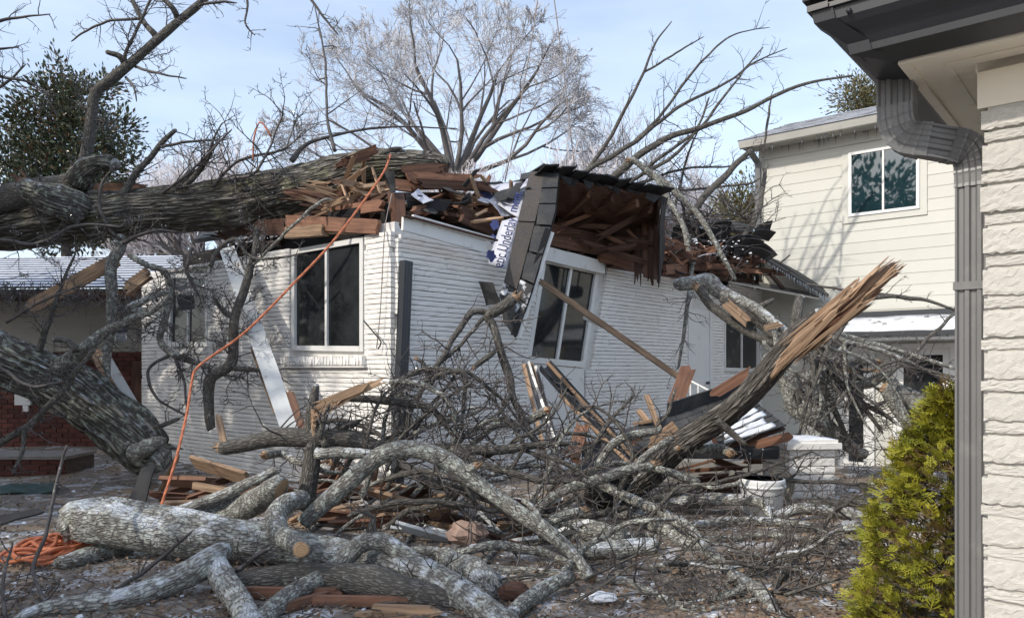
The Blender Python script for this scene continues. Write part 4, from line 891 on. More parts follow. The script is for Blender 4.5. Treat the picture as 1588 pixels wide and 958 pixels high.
# the big trunk across the roof
fell('fallen_tree_trunk', 'huge furrowed tree trunk lying across the crushed roof', 'fallen tree', (300, 390, 9.3), [
 ([(-90, 345, 9.6, 37.2), (0, 343, 9.4, 38.13), (100, 338, 9.2, 36.27), (200, 335, 9.0, 33.48), (290, 328, 8.9, 34.41), (350, 318, 8.85, 37.2), (430, 298, 8.8, 36.27), (500, 284, 8.7, 33.48), (560, 273, 8.65, 30.69), (620, 268, 8.6, 25.11), (682, 264, 8.6, 16.74)], M_BARK, D(name='trunk', end='dark', rough=.12, ridges=.13, sides=160, step=.035)),
 ([(-40, 318, 9.0, 17), (30, 305, 9.0, 22.1), (90, 300, 9.0, 22.1), (118, 285, 9.0, 18.7), (128, 258, 9.0, 11.05), (135, 227, 9, 8.67), (144, 174, 9, 8.309), (150, 147, 9, 7.947), (174, 127, 9, 7.947), (207, 97, 9, 7.225), (244, 63, 9, 6.503), (277, 33, 9, 6.141), (317, -2, 9, 5.78), (352, -45, 9, 5.058)], M_BARKD, D(name='limb', tw=26, twL=.75, depth=2, rough=.2, ridges=.05)),
 ([(118, 288, 8.95, 20), (132, 268, 8.9, 16), (150, 258, 8.88, 13), (176, 255, 8.86, 12)], M_BARKL, D(name='limb_stub', end='weathered', rough=.2, ridges=.1, sides=28)),
 ([(125, 330, 8.85, 26), (85, 312, 8.75, 24), (56, 294, 8.7, 19), (36, 284, 8.7, 11)], M_BARKL, D(name='limb_stub', end='dark', rough=.3, ridges=.1, sides=28)),
 ([(194, 98, 9, 6), (184, 87, 8.95, 4.5), (166, 81, 8.9, 3.5)], M_BARKD, D(name='limb_stub', end='weathered')),
 ([(242, 57, 9, 5), (222, 33, 9.1, 4), (204, 0, 9.2, 3.5), (196, -30, 9.3, 3)], M_BARKD, D(tw=18, twL=.6, depth=1)),
 ([(187, 108, 9, 3), (200, 70, 8.9, 2.5), (219, 30, 8.9, 2.2), (237, -5, 8.9, 2)], M_BARKD, D(tw=10, twL=.45)),
 ([(276, 30, 9, 5), (268, 14, 8.9, 4), (248, -6, 8.9, 3.5)], M_BARKD, D(tw=6, twL=.5)),
 ([(219, 30, 9, 2.5), (170, 33, 9, 2), (130, 50, 9, 1.6), (110, 65, 9, 1)], M_TWIG, D(tw=12, twL=.35)),
 ([(210, 104, 9, 2.2), (250, 115, 8.8, 1.8), (290, 122, 8.8, 1)], M_TWIG, D(tw=8, twL=.3)),
 ([(195, 120, 9, 2.2), (208, 138, 8.9, 1.6), (212, 158, 8.9, 1)], M_TWIG, D(tw=3, twL=.2)),
 ([(188, 304, 8.8, 6), (217, 264, 8.8, 4.8), (247, 227, 8.8, 4), (272, 202, 8.8, 3)], M_BARKD, D(end='weathered', tw=7, twL=.7, depth=2)),
 ([(250, 228, 8.8, 2.6), (300, 219, 8.8, 2), (352, 217, 8.8, 1.2)], M_TWIG, D(tw=8, twL=.4)),
 ([(266, 302, 8.8, 8), (290, 278, 8.8, 6.5), (299, 264, 8.8, 5)], M_BARKD, D(end='weathered')),
 ([(284, 290, 8.8, 5), (318, 252, 8.7, 4), (333, 214, 8.7, 2), (345, 190, 8.7, 1)], M_BARKD, D(tw=8, twL=.7, depth=2)),
 ([(452, 250, 8.7, 5), (475, 225, 8.8, 3.2), (540, 205, 8.9, 2.4), (620, 197, 9, 1.6), (710, 200, 9.1, 1)], M_TWIG, D(tw=10, twL=.6)),
 ([(520, 235, 8.7, 3), (507, 180, 8.8, 2.2), (505, 100, 8.9, 1.7), (488, 10, 9, 1)], M_TWIG, D(tw=9, twL=.7)),
 ([(590, 240, 8.5, 5), (608, 232, 8.5, 4), (622, 230, 8.5, 2.5)], M_BARKD, D(end='weathered', tw=2, twL=.3)),
 ([(330, 290, 8.7, 3), (370, 250, 8.6, 2.4), (440, 231, 8.6, 1.8), (475, 200, 8.6, 1)], M_TWIG, D(tw=16, twL=.8, depth=2)),
 ([(352, 280, 8.6, 3), (400, 262, 8.5, 2.2), (440, 175, 8.6, 1.2)], M_TWIG, D(tw=14, twL=.7, depth=2)),
 ([(250, 300, 8.7, 2.5), (300, 262, 8.6, 2), (360, 200, 8.6, 1.2)], M_TWIG, D(tw=14, twL=.7, depth=2))])
# broken heartwood at the trunk's end and split patch on top
sp = thing('split_trunk_slab', P(660, 275, 8.4), 'splintered reddish heartwood at the broken end of the roof trunk', 'wood')
for k, (a, b, w_) in enumerate([((625, 264, 8.35), (690, 260, 8.4), .10), ((640, 274, 8.3), (732, 278, 8.55), .10), ((650, 285, 8.3), (752, 290, 8.6), .10), ((600, 285, 8.3), (660, 292, 8.4), .12), ((690, 272, 8.5), (765, 296, 8.6), .06)]):
    plank(sp, 'splinter', P(*a), P(*b), w_, .05, M_WOOD if k % 2 else M_WOODD, jag=.16, jagA=.06, seed=k)
for k, (a, b, w_) in enumerate([((522, 258, 8.2), (582, 232, 8.25), .10), ((535, 250, 8.18), (578, 240, 8.2), .09), ((515, 262, 8.2), (560, 238, 8.3), .06)]):
    plank(sp, 'splinter', P(*a), P(*b), w_, .05, M_WOODD if k else M_WOOD, jag=.06, jagA=.14, seed=k+9, up=(0, -.3, 1))
bs = thing('bark_strip', P(200, 297, 9.3), 'reddish bare wood slab resting behind the mossy trunk on the left', 'wood')
plank(bs, 'slab', P(133, 297, 9.5), P(235, 296, 9.4), .14, .06, M_WOOD, jag=.12, jagA=.05, seed=3); plank(bs, 'slab', P(150, 288, 9.6), P(222, 289, 9.5), .06, .05, M_WOODD, jag=.12, seed=4)
fell('fallen_tree_trunk', 'thick lichen-covered trunk slanting down to the ground at the left', 'fallen tree', (200, 720, 8.4), [
 ([(-70, 528, 8.2, 37), (0, 560, 8.1, 38), (60, 582, 8.1, 39), (115, 612, 8.1, 40), (170, 652, 8.1, 41), (215, 688, 8.15, 39), (240, 708, 8.2, 32)], M_BARKL, D(name='trunk', end='weathered', rough=.14, ridges=.13, sides=140, step=.04)),
 ([(90, 572, 7.9, 12), (130, 539, 7.8, 9.5), (163, 514, 7.8, 8), (190, 500, 7.7, 6.5), (244, 476, 7.7, 5), (262, 455, 7.7, 3)], M_BARKG, D(name='limb', tw=26, twL=.55, depth=1)),
 ([(-10, 690, 7.3, 6), (38, 666, 7.3, 5.5), (70, 634, 7.3, 5), (100, 604, 7.3, 5), (117, 579, 7.3, 4.5), (146, 541, 7.3, 3.5)], M_BARKD, D(name='limb', tw=16, twL=.5)),
 ([(38, 666, 7.3, 4), (34, 700, 7.2, 3), (20, 735, 7.1, 2.5)], M_BARKD, D(tw=5, twL=.3)),
 ([(60, 545, 7.9, 5), (70, 514, 7.9, 4.5), (81, 482, 7.9, 4), (96, 440, 7.9, 2.5), (118, 390, 7.9, 1.5)], M_BARKD, D(tw=18, twL=.5)),
 ([(118, 545, 7.6, 6), (100, 528, 7.6, 5), (84, 527, 7.6, 3)], M_BARKD, D(end='weathered', tw=4, twL=.3)),
 ([(0, 570, 7.4, 3), (50, 598, 7.3, 3), (110, 590, 7.3, 2)], M_TWIG, D(tw=14, twL=.45)),
 ([(10, 500, 7.6, 2.5), (60, 470, 7.6, 2), (130, 440, 7.6, 1.2)], M_TWIG, D(tw=14, twL=.5)),
 ([(212, 700, 7.7, 14), (236, 690, 7.6, 12), (250, 684, 7.6, 9)], M_BARKG, D(name='limb_stub', end='weathered')),
 ([(240, 662, 7.6, 4), (262, 655, 7.5, 3.5), (280, 648, 7.5, 2.5)], M_BARKD, D(tw=5, twL=.35))])
fell('hanging_branch', 'dark crooked branch standing before the white wall left of the big window', 'branch', (326, 700, 7.9), [
 ([(328, 665, 7.9, 6.24), (326, 638, 7.9, 7.8), (323, 590, 7.9, 8.58), (356, 566, 7.9, 8.58), (360, 535, 7.9, 7.8), (364, 492, 7.9, 7.02), (381, 448, 7.95, 6.63), (393, 395, 8, 5.07), (397, 350, 8.1, 3.9)], M_BARKD, D(tw=30, twL=.6, depth=2)),
 ([(326, 413, 7.9, 3.51), (340, 386, 7.9, 3.51), (364, 372, 7.9, 3.12), (381, 392, 7.9, 2.73), (405, 401, 7.8, 2.028), (463, 395, 7.7, 1.404)], M_BARKD, D(tw=12, twL=.4)),
 ([(364, 492, 7.9, 4.68), (345, 480, 7.9, 3.9), (330, 460, 7.9, 2.34)], M_BARKD, D(tw=6, twL=.4)),
 ([(364, 571, 7.9, 4.68), (420, 575, 7.8, 2.34), (440, 590, 7.8, 1.248)], M_BARKD, D(tw=10, twL=.4)),
 ([(393, 410, 7.95, 2.34), (470, 335, 7.6, 2.652), (500, 312, 7.6, 2.34), (516, 310, 7.6, 1.56)], M_BARKG, D(tw=4, twL=.3))])
fell('hanging_branch', 'thin frosted branch drooping over the small left window of the white house', 'branch', (250, 640, 8.2), [
 ([(200, 395, 8.3, 4.5), (229, 410, 8.3, 4.5), (258, 425, 8.3, 5), (263, 468, 8.2, 5.5), (247, 524, 8.2, 5.5), (267, 547, 8.2, 5.5), (299, 562, 8.1, 5), (330, 572, 8.0, 4), (364, 590, 7.9, 2)], M_BARKG, D(tw=30, twL=.5, depth=2)),
 ([(262, 551, 8.1, 3), (234, 568, 8.1, 2.6), (230, 590, 8.1, 2.4), (246, 620, 8, 2), (290, 645, 7.9, 1.6)], M_TWIG, D(tw=8, twL=.3)),
 ([(270, 552, 8.1, 2.6), (285, 590, 8, 2.2), (290, 640, 7.9, 1.5)], M_TWIG, D(tw=6, twL=.3))])
fell('hanging_branch', 'broken mossy limb hanging down from the roof trunk over the snowy roof', 'branch', (174, 500, 8.3), [
 ([(187, 372, 8.5, 9), (186, 390, 8.4, 9), (175, 412, 8.4, 9), (174, 450, 8.4, 8.5), (172, 500, 8.4, 8), (165, 560, 8.4, 6), (168, 590, 8.3, 3)], M_BARKG, D(tw=16, twL=.5, depth=1)),
 ([(187, 372, 8.3, 3), (163, 347, 8.2, 3), (153, 315, 8.2, 2.6), (160, 282, 8.2, 2.2), (174, 261, 8.2, 1.2)], M_TWIG, D(tw=10, twL=.4)),
 ([(0, 372, 8.2, 3), (60, 378, 8.2, 3), (120, 350, 8.2, 2.6), (187, 352, 8.2, 2)], M_TWIG, D(tw=20, twL=.5, depth=2)),
 ([(190, 376, 8.2, 3), (240, 358, 8.1, 2.6), (275, 360, 8.1, 1.8)], M_TWIG, D(tw=14, twL=.45, depth=2)),
 ([(230, 480, 8.0, 3.5), (200, 478, 8.0, 5), (214, 470, 8, 6), (262, 452, 8.1, 4)], M_BARKI, D(tw=14, twL=.4)),
 ([(298, 385, 8.2, 3), (290, 420, 8.1, 3), (310, 460, 8.1, 2)], M_TWIG, D(tw=18, twL=.45, depth=2))])
# limbs fanning over the right side of the roof
fell('broken_tree_crown', 'bare broken crown fanning up behind the torn roof overhang', 'fallen tree', (960, 330, 12), [
 ([(905, 312, 12, 7.26), (940, 284, 12, 6.27), (994, 240, 12, 5.61), (1037, 214, 12, 4.62), (1090, 197, 12, 4.092), (1151, 174, 12, 3.432), (1204, 147, 12, 2.904), (1251, 130, 12, 2.376), (1324, 117, 12, 1.584)], M_BARKD, D(name='limb', tw=22, twL=.7, depth=1)),
 ([(885, 300, 12, 5.28), (900, 277, 12, 4.62), (923, 257, 12, 4.29), (984, 220, 12, 3.564), (1037, 177, 12, 2.772), (1064, 160, 12, 2.508), (1124, 130, 12, 1.98), (1151, 110, 12, 1.584), (1184, 73, 12, 0.924)], M_BARKD, D(name='limb', tw=20, twL=.8)),
 ([(900, 285, 12, 3.696), (912, 264, 12, 3.3), (950, 207, 12, 2.904), (980, 150, 12, 2.508), (997, 114, 12, 2.112), (1017, 67, 12, 1.584), (1042, 33, 12, 0.792)], M_BARKD, D(name='limb', tw=10, twL=.7)),
 ([(997, 114, 12, 1.848), (1037, 90, 12, 1.584), (1064, 73, 12, 1.32), (1092, 57, 12, 0.66)], M_BARKD, D(tw=6, twL=.4)),
 ([(984, 220, 12, 2.772), (1024, 180, 12, 2.376), (1057, 134, 12, 2.112), (1090, 94, 12, 1.716), (1127, 60, 12, 1.32), (1160, 48, 12, 1.056), (1194, 43, 12, 0.66)], M_BARKD, D(tw=14, twL=.6)),
 ([(1000, 262, 12, 2.97), (1084, 200, 12, 2.376), (1117, 157, 12, 1.98), (1144, 124, 12, 1.65), (1164, 100, 12, 1.452), (1221, 75, 12, 0.66)], M_BARKD, D(tw=16, twL=.6)),
 ([(960, 294, 12, 3.3), (1000, 268, 12, 3.036), (1037, 247, 12, 2.64), (1077, 207, 12, 2.112), (1100, 150, 12, 1.32)], M_BARKD, D(tw=16, twL=.7)),
 ([(950, 300, 12.3, 2.64), (1060, 262, 12.3, 1.98), (1130, 258, 12.3, 1.32), (1170, 240, 12.3, 0.66)], M_BARKD, D(tw=18, twL=.7)),
 ([(1010, 300, 12.4, 1.98), (1090, 292, 12.4, 1.98), (1160, 285, 12.3, 1.584), (1180, 276, 12.3, 1.056)], M_BARKD, D(tw=7, twL=.6)),
 ([(1183, 245, 12.2, 1.32), (1190, 190, 12.2, 1.98), (1196, 152, 12.2, 1.056)], M_BARKD, D(tw=3, twL=.3)),
 ([(1045, 330, 12.2, 1.98), (1064, 250, 12.2, 1.716), (1083, 200, 12.2, 1.056)], M_BARKD, D(tw=10, twL=.5))])
fell('broken_branch', 'snapped branch with orange tip leaning on the roof beside the overhang', 'branch', (1100, 420, 11.4), [
 ([(977, 248, 11.6, 4.6), (1010, 267, 11.6, 5.4), (1037, 287, 11.6, 5), (1057, 304, 11.5, 4.6), (1080, 332, 11.5, 4.4), (1106, 371, 11.4, 4.2), (1124, 401, 11.4, 3.8), (1141, 436, 11.4, 3)], M_BARKG, D(start='break', tw=18, twL=.6)),
 ([(1012, 268, 11.6, 3.6), (1030, 300, 11.5, 3.8), (1051, 334, 11.4, 4), (1064, 369, 11.3, 4.4), (1072, 403, 11.2, 4.4), (1071, 432, 11.1, 3.5), (1068, 456, 10.8, 3.5), (1062, 508, 10.6, 3), (1051, 572, 10.5, 2)], M_BARKG, D(tw=22, twL=.5)),
 ([(1066, 332, 11.6, 5), (1090, 308, 11.7, 5.4), (1117, 281, 11.8, 5.2), (1164, 234, 12, 4)], M_BARKD, D(tw=8, twL=.5)),
 ([(1150, 372, 11.6, 4), (1178, 325, 12, 4), (1185, 260, 12.3, 3)], M_BARKD, D(tw=8, twL=.5))])
# brush lying on the collapsed right roof
BR = thing('roof_brush', P(1090, 360, 11.8), 'heap of fine twigs piled on the collapsed roof below the evergreen', 'branches'); rg = random.Random(77); out = []
for k in range(60):
    a = P(rg.uniform(1035, 1165), rg.uniform(325, 385), rg.uniform(11.4, 12.6)); d = Vector((rg.uniform(-1, 1), rg.uniform(-.4, .4), rg.uniform(-.1, .5))).normalized(); q = [a]
    for j in range(6): d = (d+Vector((rg.gauss(0, .2), rg.gauss(0, .2), rg.gauss(0, .2)))).normalized(); q.append(q[-1]+d*.13)
    out.append((q, [lerp(.013, .004, j/6) for j in range(7)])); sprout(out, q, .012, 4, .4, 1, rg)
mb = MB(); tubes(mb, out, 4); tag(mb.build('twigs', M_TWIG, BR, True), kind='stuff')
# limbs on the right
fell('snapped_tree', 'leaning snapped trunk with a long orange splintered tip pointing up right', 'fallen tree', (960, 785, 6.9), [
 ([(925, 775, 6.95, 19.67), (960, 756, 6.9, 19.67), (1000, 738, 6.8, 20.41), (1040, 706, 6.7, 20.41), (1090, 664, 6.6, 18.94), (1134, 626, 6.5, 18.22), (1180, 584, 6.45, 18.22), (1215, 548, 6.4, 18.22), (1246, 515, 6.35, 16.03), (1270, 484, 6.3, 9.476)], M_BARKT, D(name='trunk', end='weathered', rough=.16, ridges=.16, sides=64, step=.03)),
 ([(1112, 652, 6.4, 6.558), (1140, 676, 6.4, 5.1), (1160, 690, 6.35, 2.915)], M_BARKD, D(tw=4, twL=.3))])
lt = [o for o in bpy.data.objects if o.name.startswith('snapped_tree')][0]
limb(lt, [(1196, 586, 6.22, 3.168), (1216, 562, 6.2, 7.92), (1240, 536, 6.2, 11.88), (1270, 507, 6.2, 14.26), (1310, 474, 6.2, 15.05), (1350, 443, 6.2, 13.46), (1380, 419, 6.2, 11.09)], M_FRESH, name='splintered_wood', end='break', rough=.35, ridges=.3, sides=30, step=.03)
for k, (a, b) in enumerate([((1225, 540, 6.1), (1372, 408, 6.15)), ((1240, 556, 6.1), (1388, 422, 6.1)), ((1230, 520, 6.25), (1330, 436, 6.25)), ((1255, 540, 6.05), (1350, 462, 6.05)), ((1215, 565, 6.1), (1300, 480, 6.05))]):
    plank(lt, 'splinter', P(*a), P(*b), .04, .03, M_WOODY, jag=.16, jagA=.3, seed=k)
rg = random.Random(55)
for k in range(26):
    f = rg.uniform(.2, .88); c = P(lerp(1222, 1372, f), lerp(553, 424, f), 6.12); d = (P(1380, 412, 6.15)-P(1222, 553, 6.15)).normalized(); o = Vector((rg.gauss(0, .05), rg.uniform(-.06, .02), rg.gauss(0, .05))); e = c+o+d*rg.uniform(.12, .42)+Vector((rg.gauss(0, .02), rg.gauss(0, .02), rg.gauss(0, .02)))
    plank(lt, 'splinter', c+o, e, rg.uniform(.008, .03), rg.uniform(.006, .015), rg.choice([M_WOODY, M_FRB, M_WOOD]), jag=.10, jagA=.06, seed=k, up=(rg.gauss(0, 1), rg.gauss(0, 1), 1))
fell('broken_branch', 'splintered icy bough propped on the right end of the white wall', 'branch', (1200, 510, 9.8), [
 ([(1053, 440, 10.2, 11), (1078, 437, 10.2, 11), (1099, 434, 10.15, 13), (1112, 447, 10.1, 12), (1138, 462, 10, 10), (1172, 478, 9.8, 8.5), (1200, 500, 9.6, 7.5), (1225, 520, 9.4, 6)], M_BARKI, D(start='weathered', tw=16, twL=.5)),
 ([(1082, 446, 10.0, 7), (1100, 470, 10, 7), (1130, 495, 9.9, 7), (1160, 515, 9.8, 6.5), (1205, 535, 9.6, 5.5), (1250, 545, 9.4, 4)], M_BARKD, D(start='break', tw=20, twL=.5)),
 ([(1118, 462, 10, 6), (1150, 478, 9.9, 6), (1180, 505, 9.8, 5.5), (1210, 530, 9.6, 4)], M_BARKD, D(tw=18, twL=.5)),
 ([(1172, 480, 9.8, 4), (1192, 468, 9.8, 3.5), (1198, 464, 9.8, 2.5)], M_BARKD, D(end='weathered')),
 ([(1230, 520, 9.5, 8), (1238, 480, 9.6, 8), (1242, 462, 9.7, 7)], M_BARKD, D(end='weathered', tw=3, twL=.3))])
s_ = thing('bark_splinter', P(1135, 480, 9.7), 'orange brown split slab caught among the boughs by the small window', 'wood'); plank(s_, 'slab', P(1125, 470, 9.75), P(1160, 500, 9.7), .13, .03, M_WOODY, jag=.05, jagA=.05, seed=5); plank(s_, 'slab', P(1185, 508, 9.4), P(1212, 502, 9.4), .07, .03, M_WOODY, jag=.05, seed=6)
fell('fallen_bough', 'forked grey bough dropping to the ground before the two storey house', 'branch', (1316, 700, 8.6), [
 ([(1190, 556, 8.9, 12), (1212, 580, 8.8, 14), (1223, 610, 8.7, 14), (1230, 632, 8.7, 14), (1259, 649, 8.6, 13), (1291, 671, 8.6, 11), (1320, 694, 8.6, 10), (1345, 706, 8.6, 7)], M_BARKG, D(name='limb', tw=14, twL=.6)),
 ([(1226, 606, 8.8, 9), (1244, 590, 8.9, 9), (1262, 580, 9, 8), (1300, 574, 9.1, 6)], M_BARKG, D(tw=14, twL=.6)),
 ([(1262, 576, 8.8, 6), (1300, 563, 8.8, 7), (1360, 561, 8.8, 6)], M_BARKG, D(end='break', tw=8, twL=.5)),
 ([(1265, 579, 8.7, 5.5), (1291, 629, 8.6, 5), (1306, 666, 8.5, 4), (1330, 700, 8.4, 3)], M_BARKD, D(tw=34, twL=.6)),
 ([(1280, 570, 8.6, 5), (1310, 600, 8.5, 5), (1345, 640, 8.4, 4), (1370, 672, 8.3, 3)], M_BARKD, D(tw=34, twL=.6)),
 ([(1216, 566, 8.27, 2.9), (1271, 607, 8.17, 2.4), (1256, 687, 8.07, 1.3)], M_BARKG, D(tw=7, twL=.6)),
 ([(1184, 528, 8.92, 3.3), (1247, 610, 8.82, 2.6), (1312, 676, 8.72, 1.5)], M_BARKG, D(tw=7, twL=.6)),
 ([(1222, 522, 8.29, 3), (1355, 565, 8.19, 2.4), (1419, 661, 8.09, 1.3)], M_BARKG, D(tw=7, twL=.6)),
 ([(1312, 498, 8.27, 4.4), (1278, 554, 8.17, 3.5), (1242, 649, 8.07, 2)], M_BARKD, D(tw=7, twL=.6)),
 ([(1277, 533, 8.32, 4.3), (1254, 609, 8.22, 3.4), (1237, 687, 8.12, 1.9)], M_BARKD, D(tw=7, twL=.6)),
 ([(1225, 518, 8.81, 2.6), (1333, 584, 8.71, 2.1), (1414, 641, 8.61, 1.2)], M_BARKG, D(tw=7, twL=.6)),
 ([(1314, 530, 8.62, 3.5), (1263, 601, 8.52, 2.8), (1271, 642, 8.42, 1.6)], M_BARKG, D(tw=7, twL=.6)),
 ([(1326, 533, 8.44, 2.9), (1281, 601, 8.34, 2.3), (1302, 704, 8.24, 1.3)], M_BARKD, D(tw=7, twL=.6)),
 ([(1313, 561, 8.33, 3.9), (1323, 591, 8.23, 3.1), (1266, 662, 8.13, 1.7)], M_BARKD, D(tw=7, twL=.6)),
 ([(1228, 491, 8.34, 3.4), (1290, 565, 8.24, 2.7), (1390, 658, 8.14, 1.5)], M_BARKD, D(tw=7, twL=.6)),
 ([(1245, 496, 8.23, 3.9), (1263, 588, 8.13, 3.1), (1244, 688, 8.03, 1.7)], M_BARKD, D(tw=7, twL=.6)),
 ([(1309, 530, 8.25, 2.4), (1318, 609, 8.15, 1.9), (1378, 710, 8.05, 1.1)], M_BARKG, D(tw=7, twL=.6)),
 ([(1199, 513, 8.72, 3.5), (1218, 587, 8.62, 2.8), (1298, 660, 8.52, 1.6)], M_BARKG, D(tw=7, twL=.6)),
 ([(1207, 517, 8.36, 2.9), (1285, 587, 8.26, 2.3), (1320, 639, 8.16, 1.3)], M_BARKD, D(tw=7, twL=.6)),
 ([(1300, 590, 8.9, 4), (1340, 625, 8.8, 4), (1385, 650, 8.7, 3)], M_BARKD, D(tw=34, twL=.6))])
plank(s_, 'slab', P(1290, 574, 8.5), P(1372, 574, 8.5), .045, .02, M_WOODY, jag=.1, jagA=.1, seed=7)
fell('fallen_bough', 'pair of smooth grey limbs with sawn tops leaning before the glazed door', 'branch', (1430, 665, 8.4), [
 ([(1318, 600, 8.7, 6), (1350, 592, 8.6, 8), (1368, 580, 8.6, 10), (1391, 604, 8.5, 10.5), (1416, 628, 8.4, 10), (1448, 652, 8.3, 8)], M_BARKG, D(name='limb', tw=8, twL=.5)),
 ([(1370, 600, 8.3, 9), (1394, 634, 8.2, 9), (1418, 668, 8.1, 8), (1430, 690, 8.1, 6)], M_BARKG, D(name='limb', start='cut', tw=4, twL=.4)),
 ([(1380, 590, 8.6, 6), (1420, 612, 8.5, 6), (1452, 640, 8.4, 5)], M_BARKG, D(name='limb'))])
fell('fallen_bough', 'long thin limbs reaching right across the snowy porch roof', 'branch', (1400, 560, 8.6), [
 ([(1255, 512, 8.9, 3.75), (1284, 518, 8.8, 4.875), (1322, 525, 8.8, 4.5), (1369, 538, 8.7, 4.125), (1416, 551, 8.6, 3.375), (1482, 572, 8.4, 2.625), (1500, 580, 8.4, 1.5)], M_BARKG, D(tw=12, twL=.5)),
 ([(1284, 520, 8.7, 3.75), (1353, 540, 8.6, 3.75), (1400, 558, 8.5, 3.375), (1447, 580, 8.4, 3), (1485, 594, 8.3, 2.25)], M_BARKG, D(tw=12, twL=.5)),
 ([(1322, 476, 8.9, 3.75), (1345, 465, 8.9, 3.6), (1372, 460, 8.9, 3.375), (1428, 464, 8.8, 3), (1485, 482, 8.7, 1.95)], M_BARKD, D(tw=5, twL=.4)),
 ([(1405, 562, 8.6, 3), (1422, 545, 8.6, 3), (1447, 516, 8.6, 3), (1484, 484, 8.6, 2.25)], M_BARKD, D(tw=4, twL=.4)),
 ([(1300, 548, 8.5, 2.625), (1340, 575, 8.4, 2.625), (1400, 560, 8.3, 2.25), (1480, 600, 8.3, 1.5)], M_BARKD, D(tw=18, twL=.5)),
 ([(1370, 590, 8.3, 3), (1400, 566, 8.3, 3), (1440, 575, 8.3, 2.625), (1482, 585, 8.2, 1.875)], M_BARKD, D(tw=8, twL=.4)),
 ([(1250, 440, 9.5, 1.5), (1330, 452, 9.3, 2.25), (1420, 462, 9.2, 1.5)], M_TWIG, D(tw=6, twL=.4))])
for i, (pth, lb) in enumerate([
 ([(1195, 800, 6.3, 8), (1240, 790, 6.3, 9), (1300, 795, 6.3, 9), (1368, 803, 6.3, 7)], 'thick grey limb lying flat on the ground left of the yellow green shrub'),
 ([(1215, 818, 6, 6), (1290, 820, 5.95, 6.5), (1372, 826, 5.9, 5)], 'thin grey limb lying flat just below the thick limb by the shrub'),
 ([(1140, 735, 6.9, 4), (1212, 743, 6.9, 3.5), (1280, 748, 6.9, 3), (1345, 750, 6.9, 2)], 'slender dark branch crossing in front of the white brick pillar'),
 ([(1250, 778, 6.7, 6), (1310, 780, 6.7, 5.5), (1368, 786, 6.7, 4)], 'dark limb on the ground behind the grey limbs right of the pillar'),
 ([(1072, 818, 6.2, 8), (1136, 809, 6.1, 7.5), (1200, 808, 6.1, 7), (1262, 814, 6.1, 5)], 'pale icy limb lying on the ground below the white bucket'),
 ([(1010, 792, 6.6, 8), (1040, 786, 6.6, 10), (1090, 775, 6.5, 10.5), (1140, 770, 6.4, 9.5), (1179, 778, 6.3, 8), (1197, 805, 6.2, 5)], 'ice-glazed limb bending down in front of the white bucket')]):
    fell('fallen_branch', lb, 'branch', pth[0][:3], [(pth, M_BARKI if i in (0, 5, 4) else M_BARKD, D(tw=12, twL=.5, end='weathered', upb=.25))])
# ------------------------------------------------------------------ foreground logs and branches
G = M_BARKG
fell('fallen_log', 'thick ice-capped log lying left of centre beside the orange rope coil', 'log', (260, 870, 4.9), [
 ([(112, 812, 4.95, 28), (150, 820, 4.93, 36), (215, 824, 4.9, 37), (300, 832, 4.85, 34), (380, 838, 4.8, 30), (450, 846, 4.8, 26), (520, 856, 4.8, 22)], M_BARKI, D(name='log', start='weathered', end='weathered', rough=.2, ridges=.10, sides=48, step=.03)),
 ([(468, 772, 5.0, 14), (440, 780, 4.85, 16), (421, 802, 4.7, 17), (432, 832, 4.5, 16), (452, 846, 4.3, 15), (467, 852, 4.1, 13.5)], G, D(name='limb_stub', end='cut', rough=.25))])
fell('fallen_log', 'mossy log with a round sawn end facing right beside the splintered boards', 'log', (350, 800, 5.4), [
 ([(270, 806, 5.7, 14), (320, 797, 5.6, 19), (370, 783, 5.5, 21), (412, 767, 5.35, 21), (436, 758, 5.1, 19)], G, D(name='log', end='cut', rough=.25, ridges=.08, sides=32)),
 ([(275, 792, 5.5, 8), (340, 770, 5.5, 9), (432, 728, 5.5, 6)], M_BARKI, D(name='bark_ridge', end='weathered'))])
fell('fallen_log', 'frosted forked log crossing the bottom left corner of the picture', 'log', (330, 900, 4.2), [
 ([(20, 962, 3.85, 6.72), (60, 948, 3.85, 11.76), (116, 938, 3.9, 16.8), (203, 920, 4.0, 20.16), (290, 892, 4.2, 20.16), (330, 868, 4.3, 18.48), (352, 850, 4.5, 13.44)], M_BARKI, D(name='log', rough=.25, ridges=.06, sides=32)),
 ([(326, 866, 4.3, 16.8), (344, 895, 4.2, 21), (362, 925, 4.05, 19.32), (395, 975, 3.8, 20.16)], M_BARKI, D(name='fork', end='weathered', rough=.25, sides=28))])
fell('fallen_log', 'short mossy log end lying on the ground under the ice-capped log', 'log', (130, 885, 5.0), [([(90, 872, 5.05, 10), (120, 866, 5.05, 14), (170, 856, 5.1, 14), (200, 852, 5.1, 8)], G, D(name='log', start='weathered', end='weathered'))])
fell('fallen_log', 'large scaly log at the bottom centre running towards the viewer', 'log', (650, 930, 4.2), [
 ([(480, 842, 4.9, 19.76), (530, 855, 4.75, 25.84), (599, 876, 4.5, 27.36), (666, 905, 4.3, 25.84), (732, 938, 4.1, 24.32), (790, 970, 3.95, 21.28)], M_BARKI, D(name='log', rough=.2, ridges=.10, sides=48, step=.03, start='weathered', end='weathered'))])
fell('fallen_log', 'dark rotten log with red-brown split wood along its underside', 'log', (560, 930, 4.6), [
 ([(370, 905, 4.75, 16), (430, 900, 4.7, 20), (540, 902, 4.65, 24), (640, 920, 4.6, 24), (740, 935, 4.6, 18)], M_BARKD, D(name='log', rough=.3, ridges=.1, start='weathered', end='weathered'))])
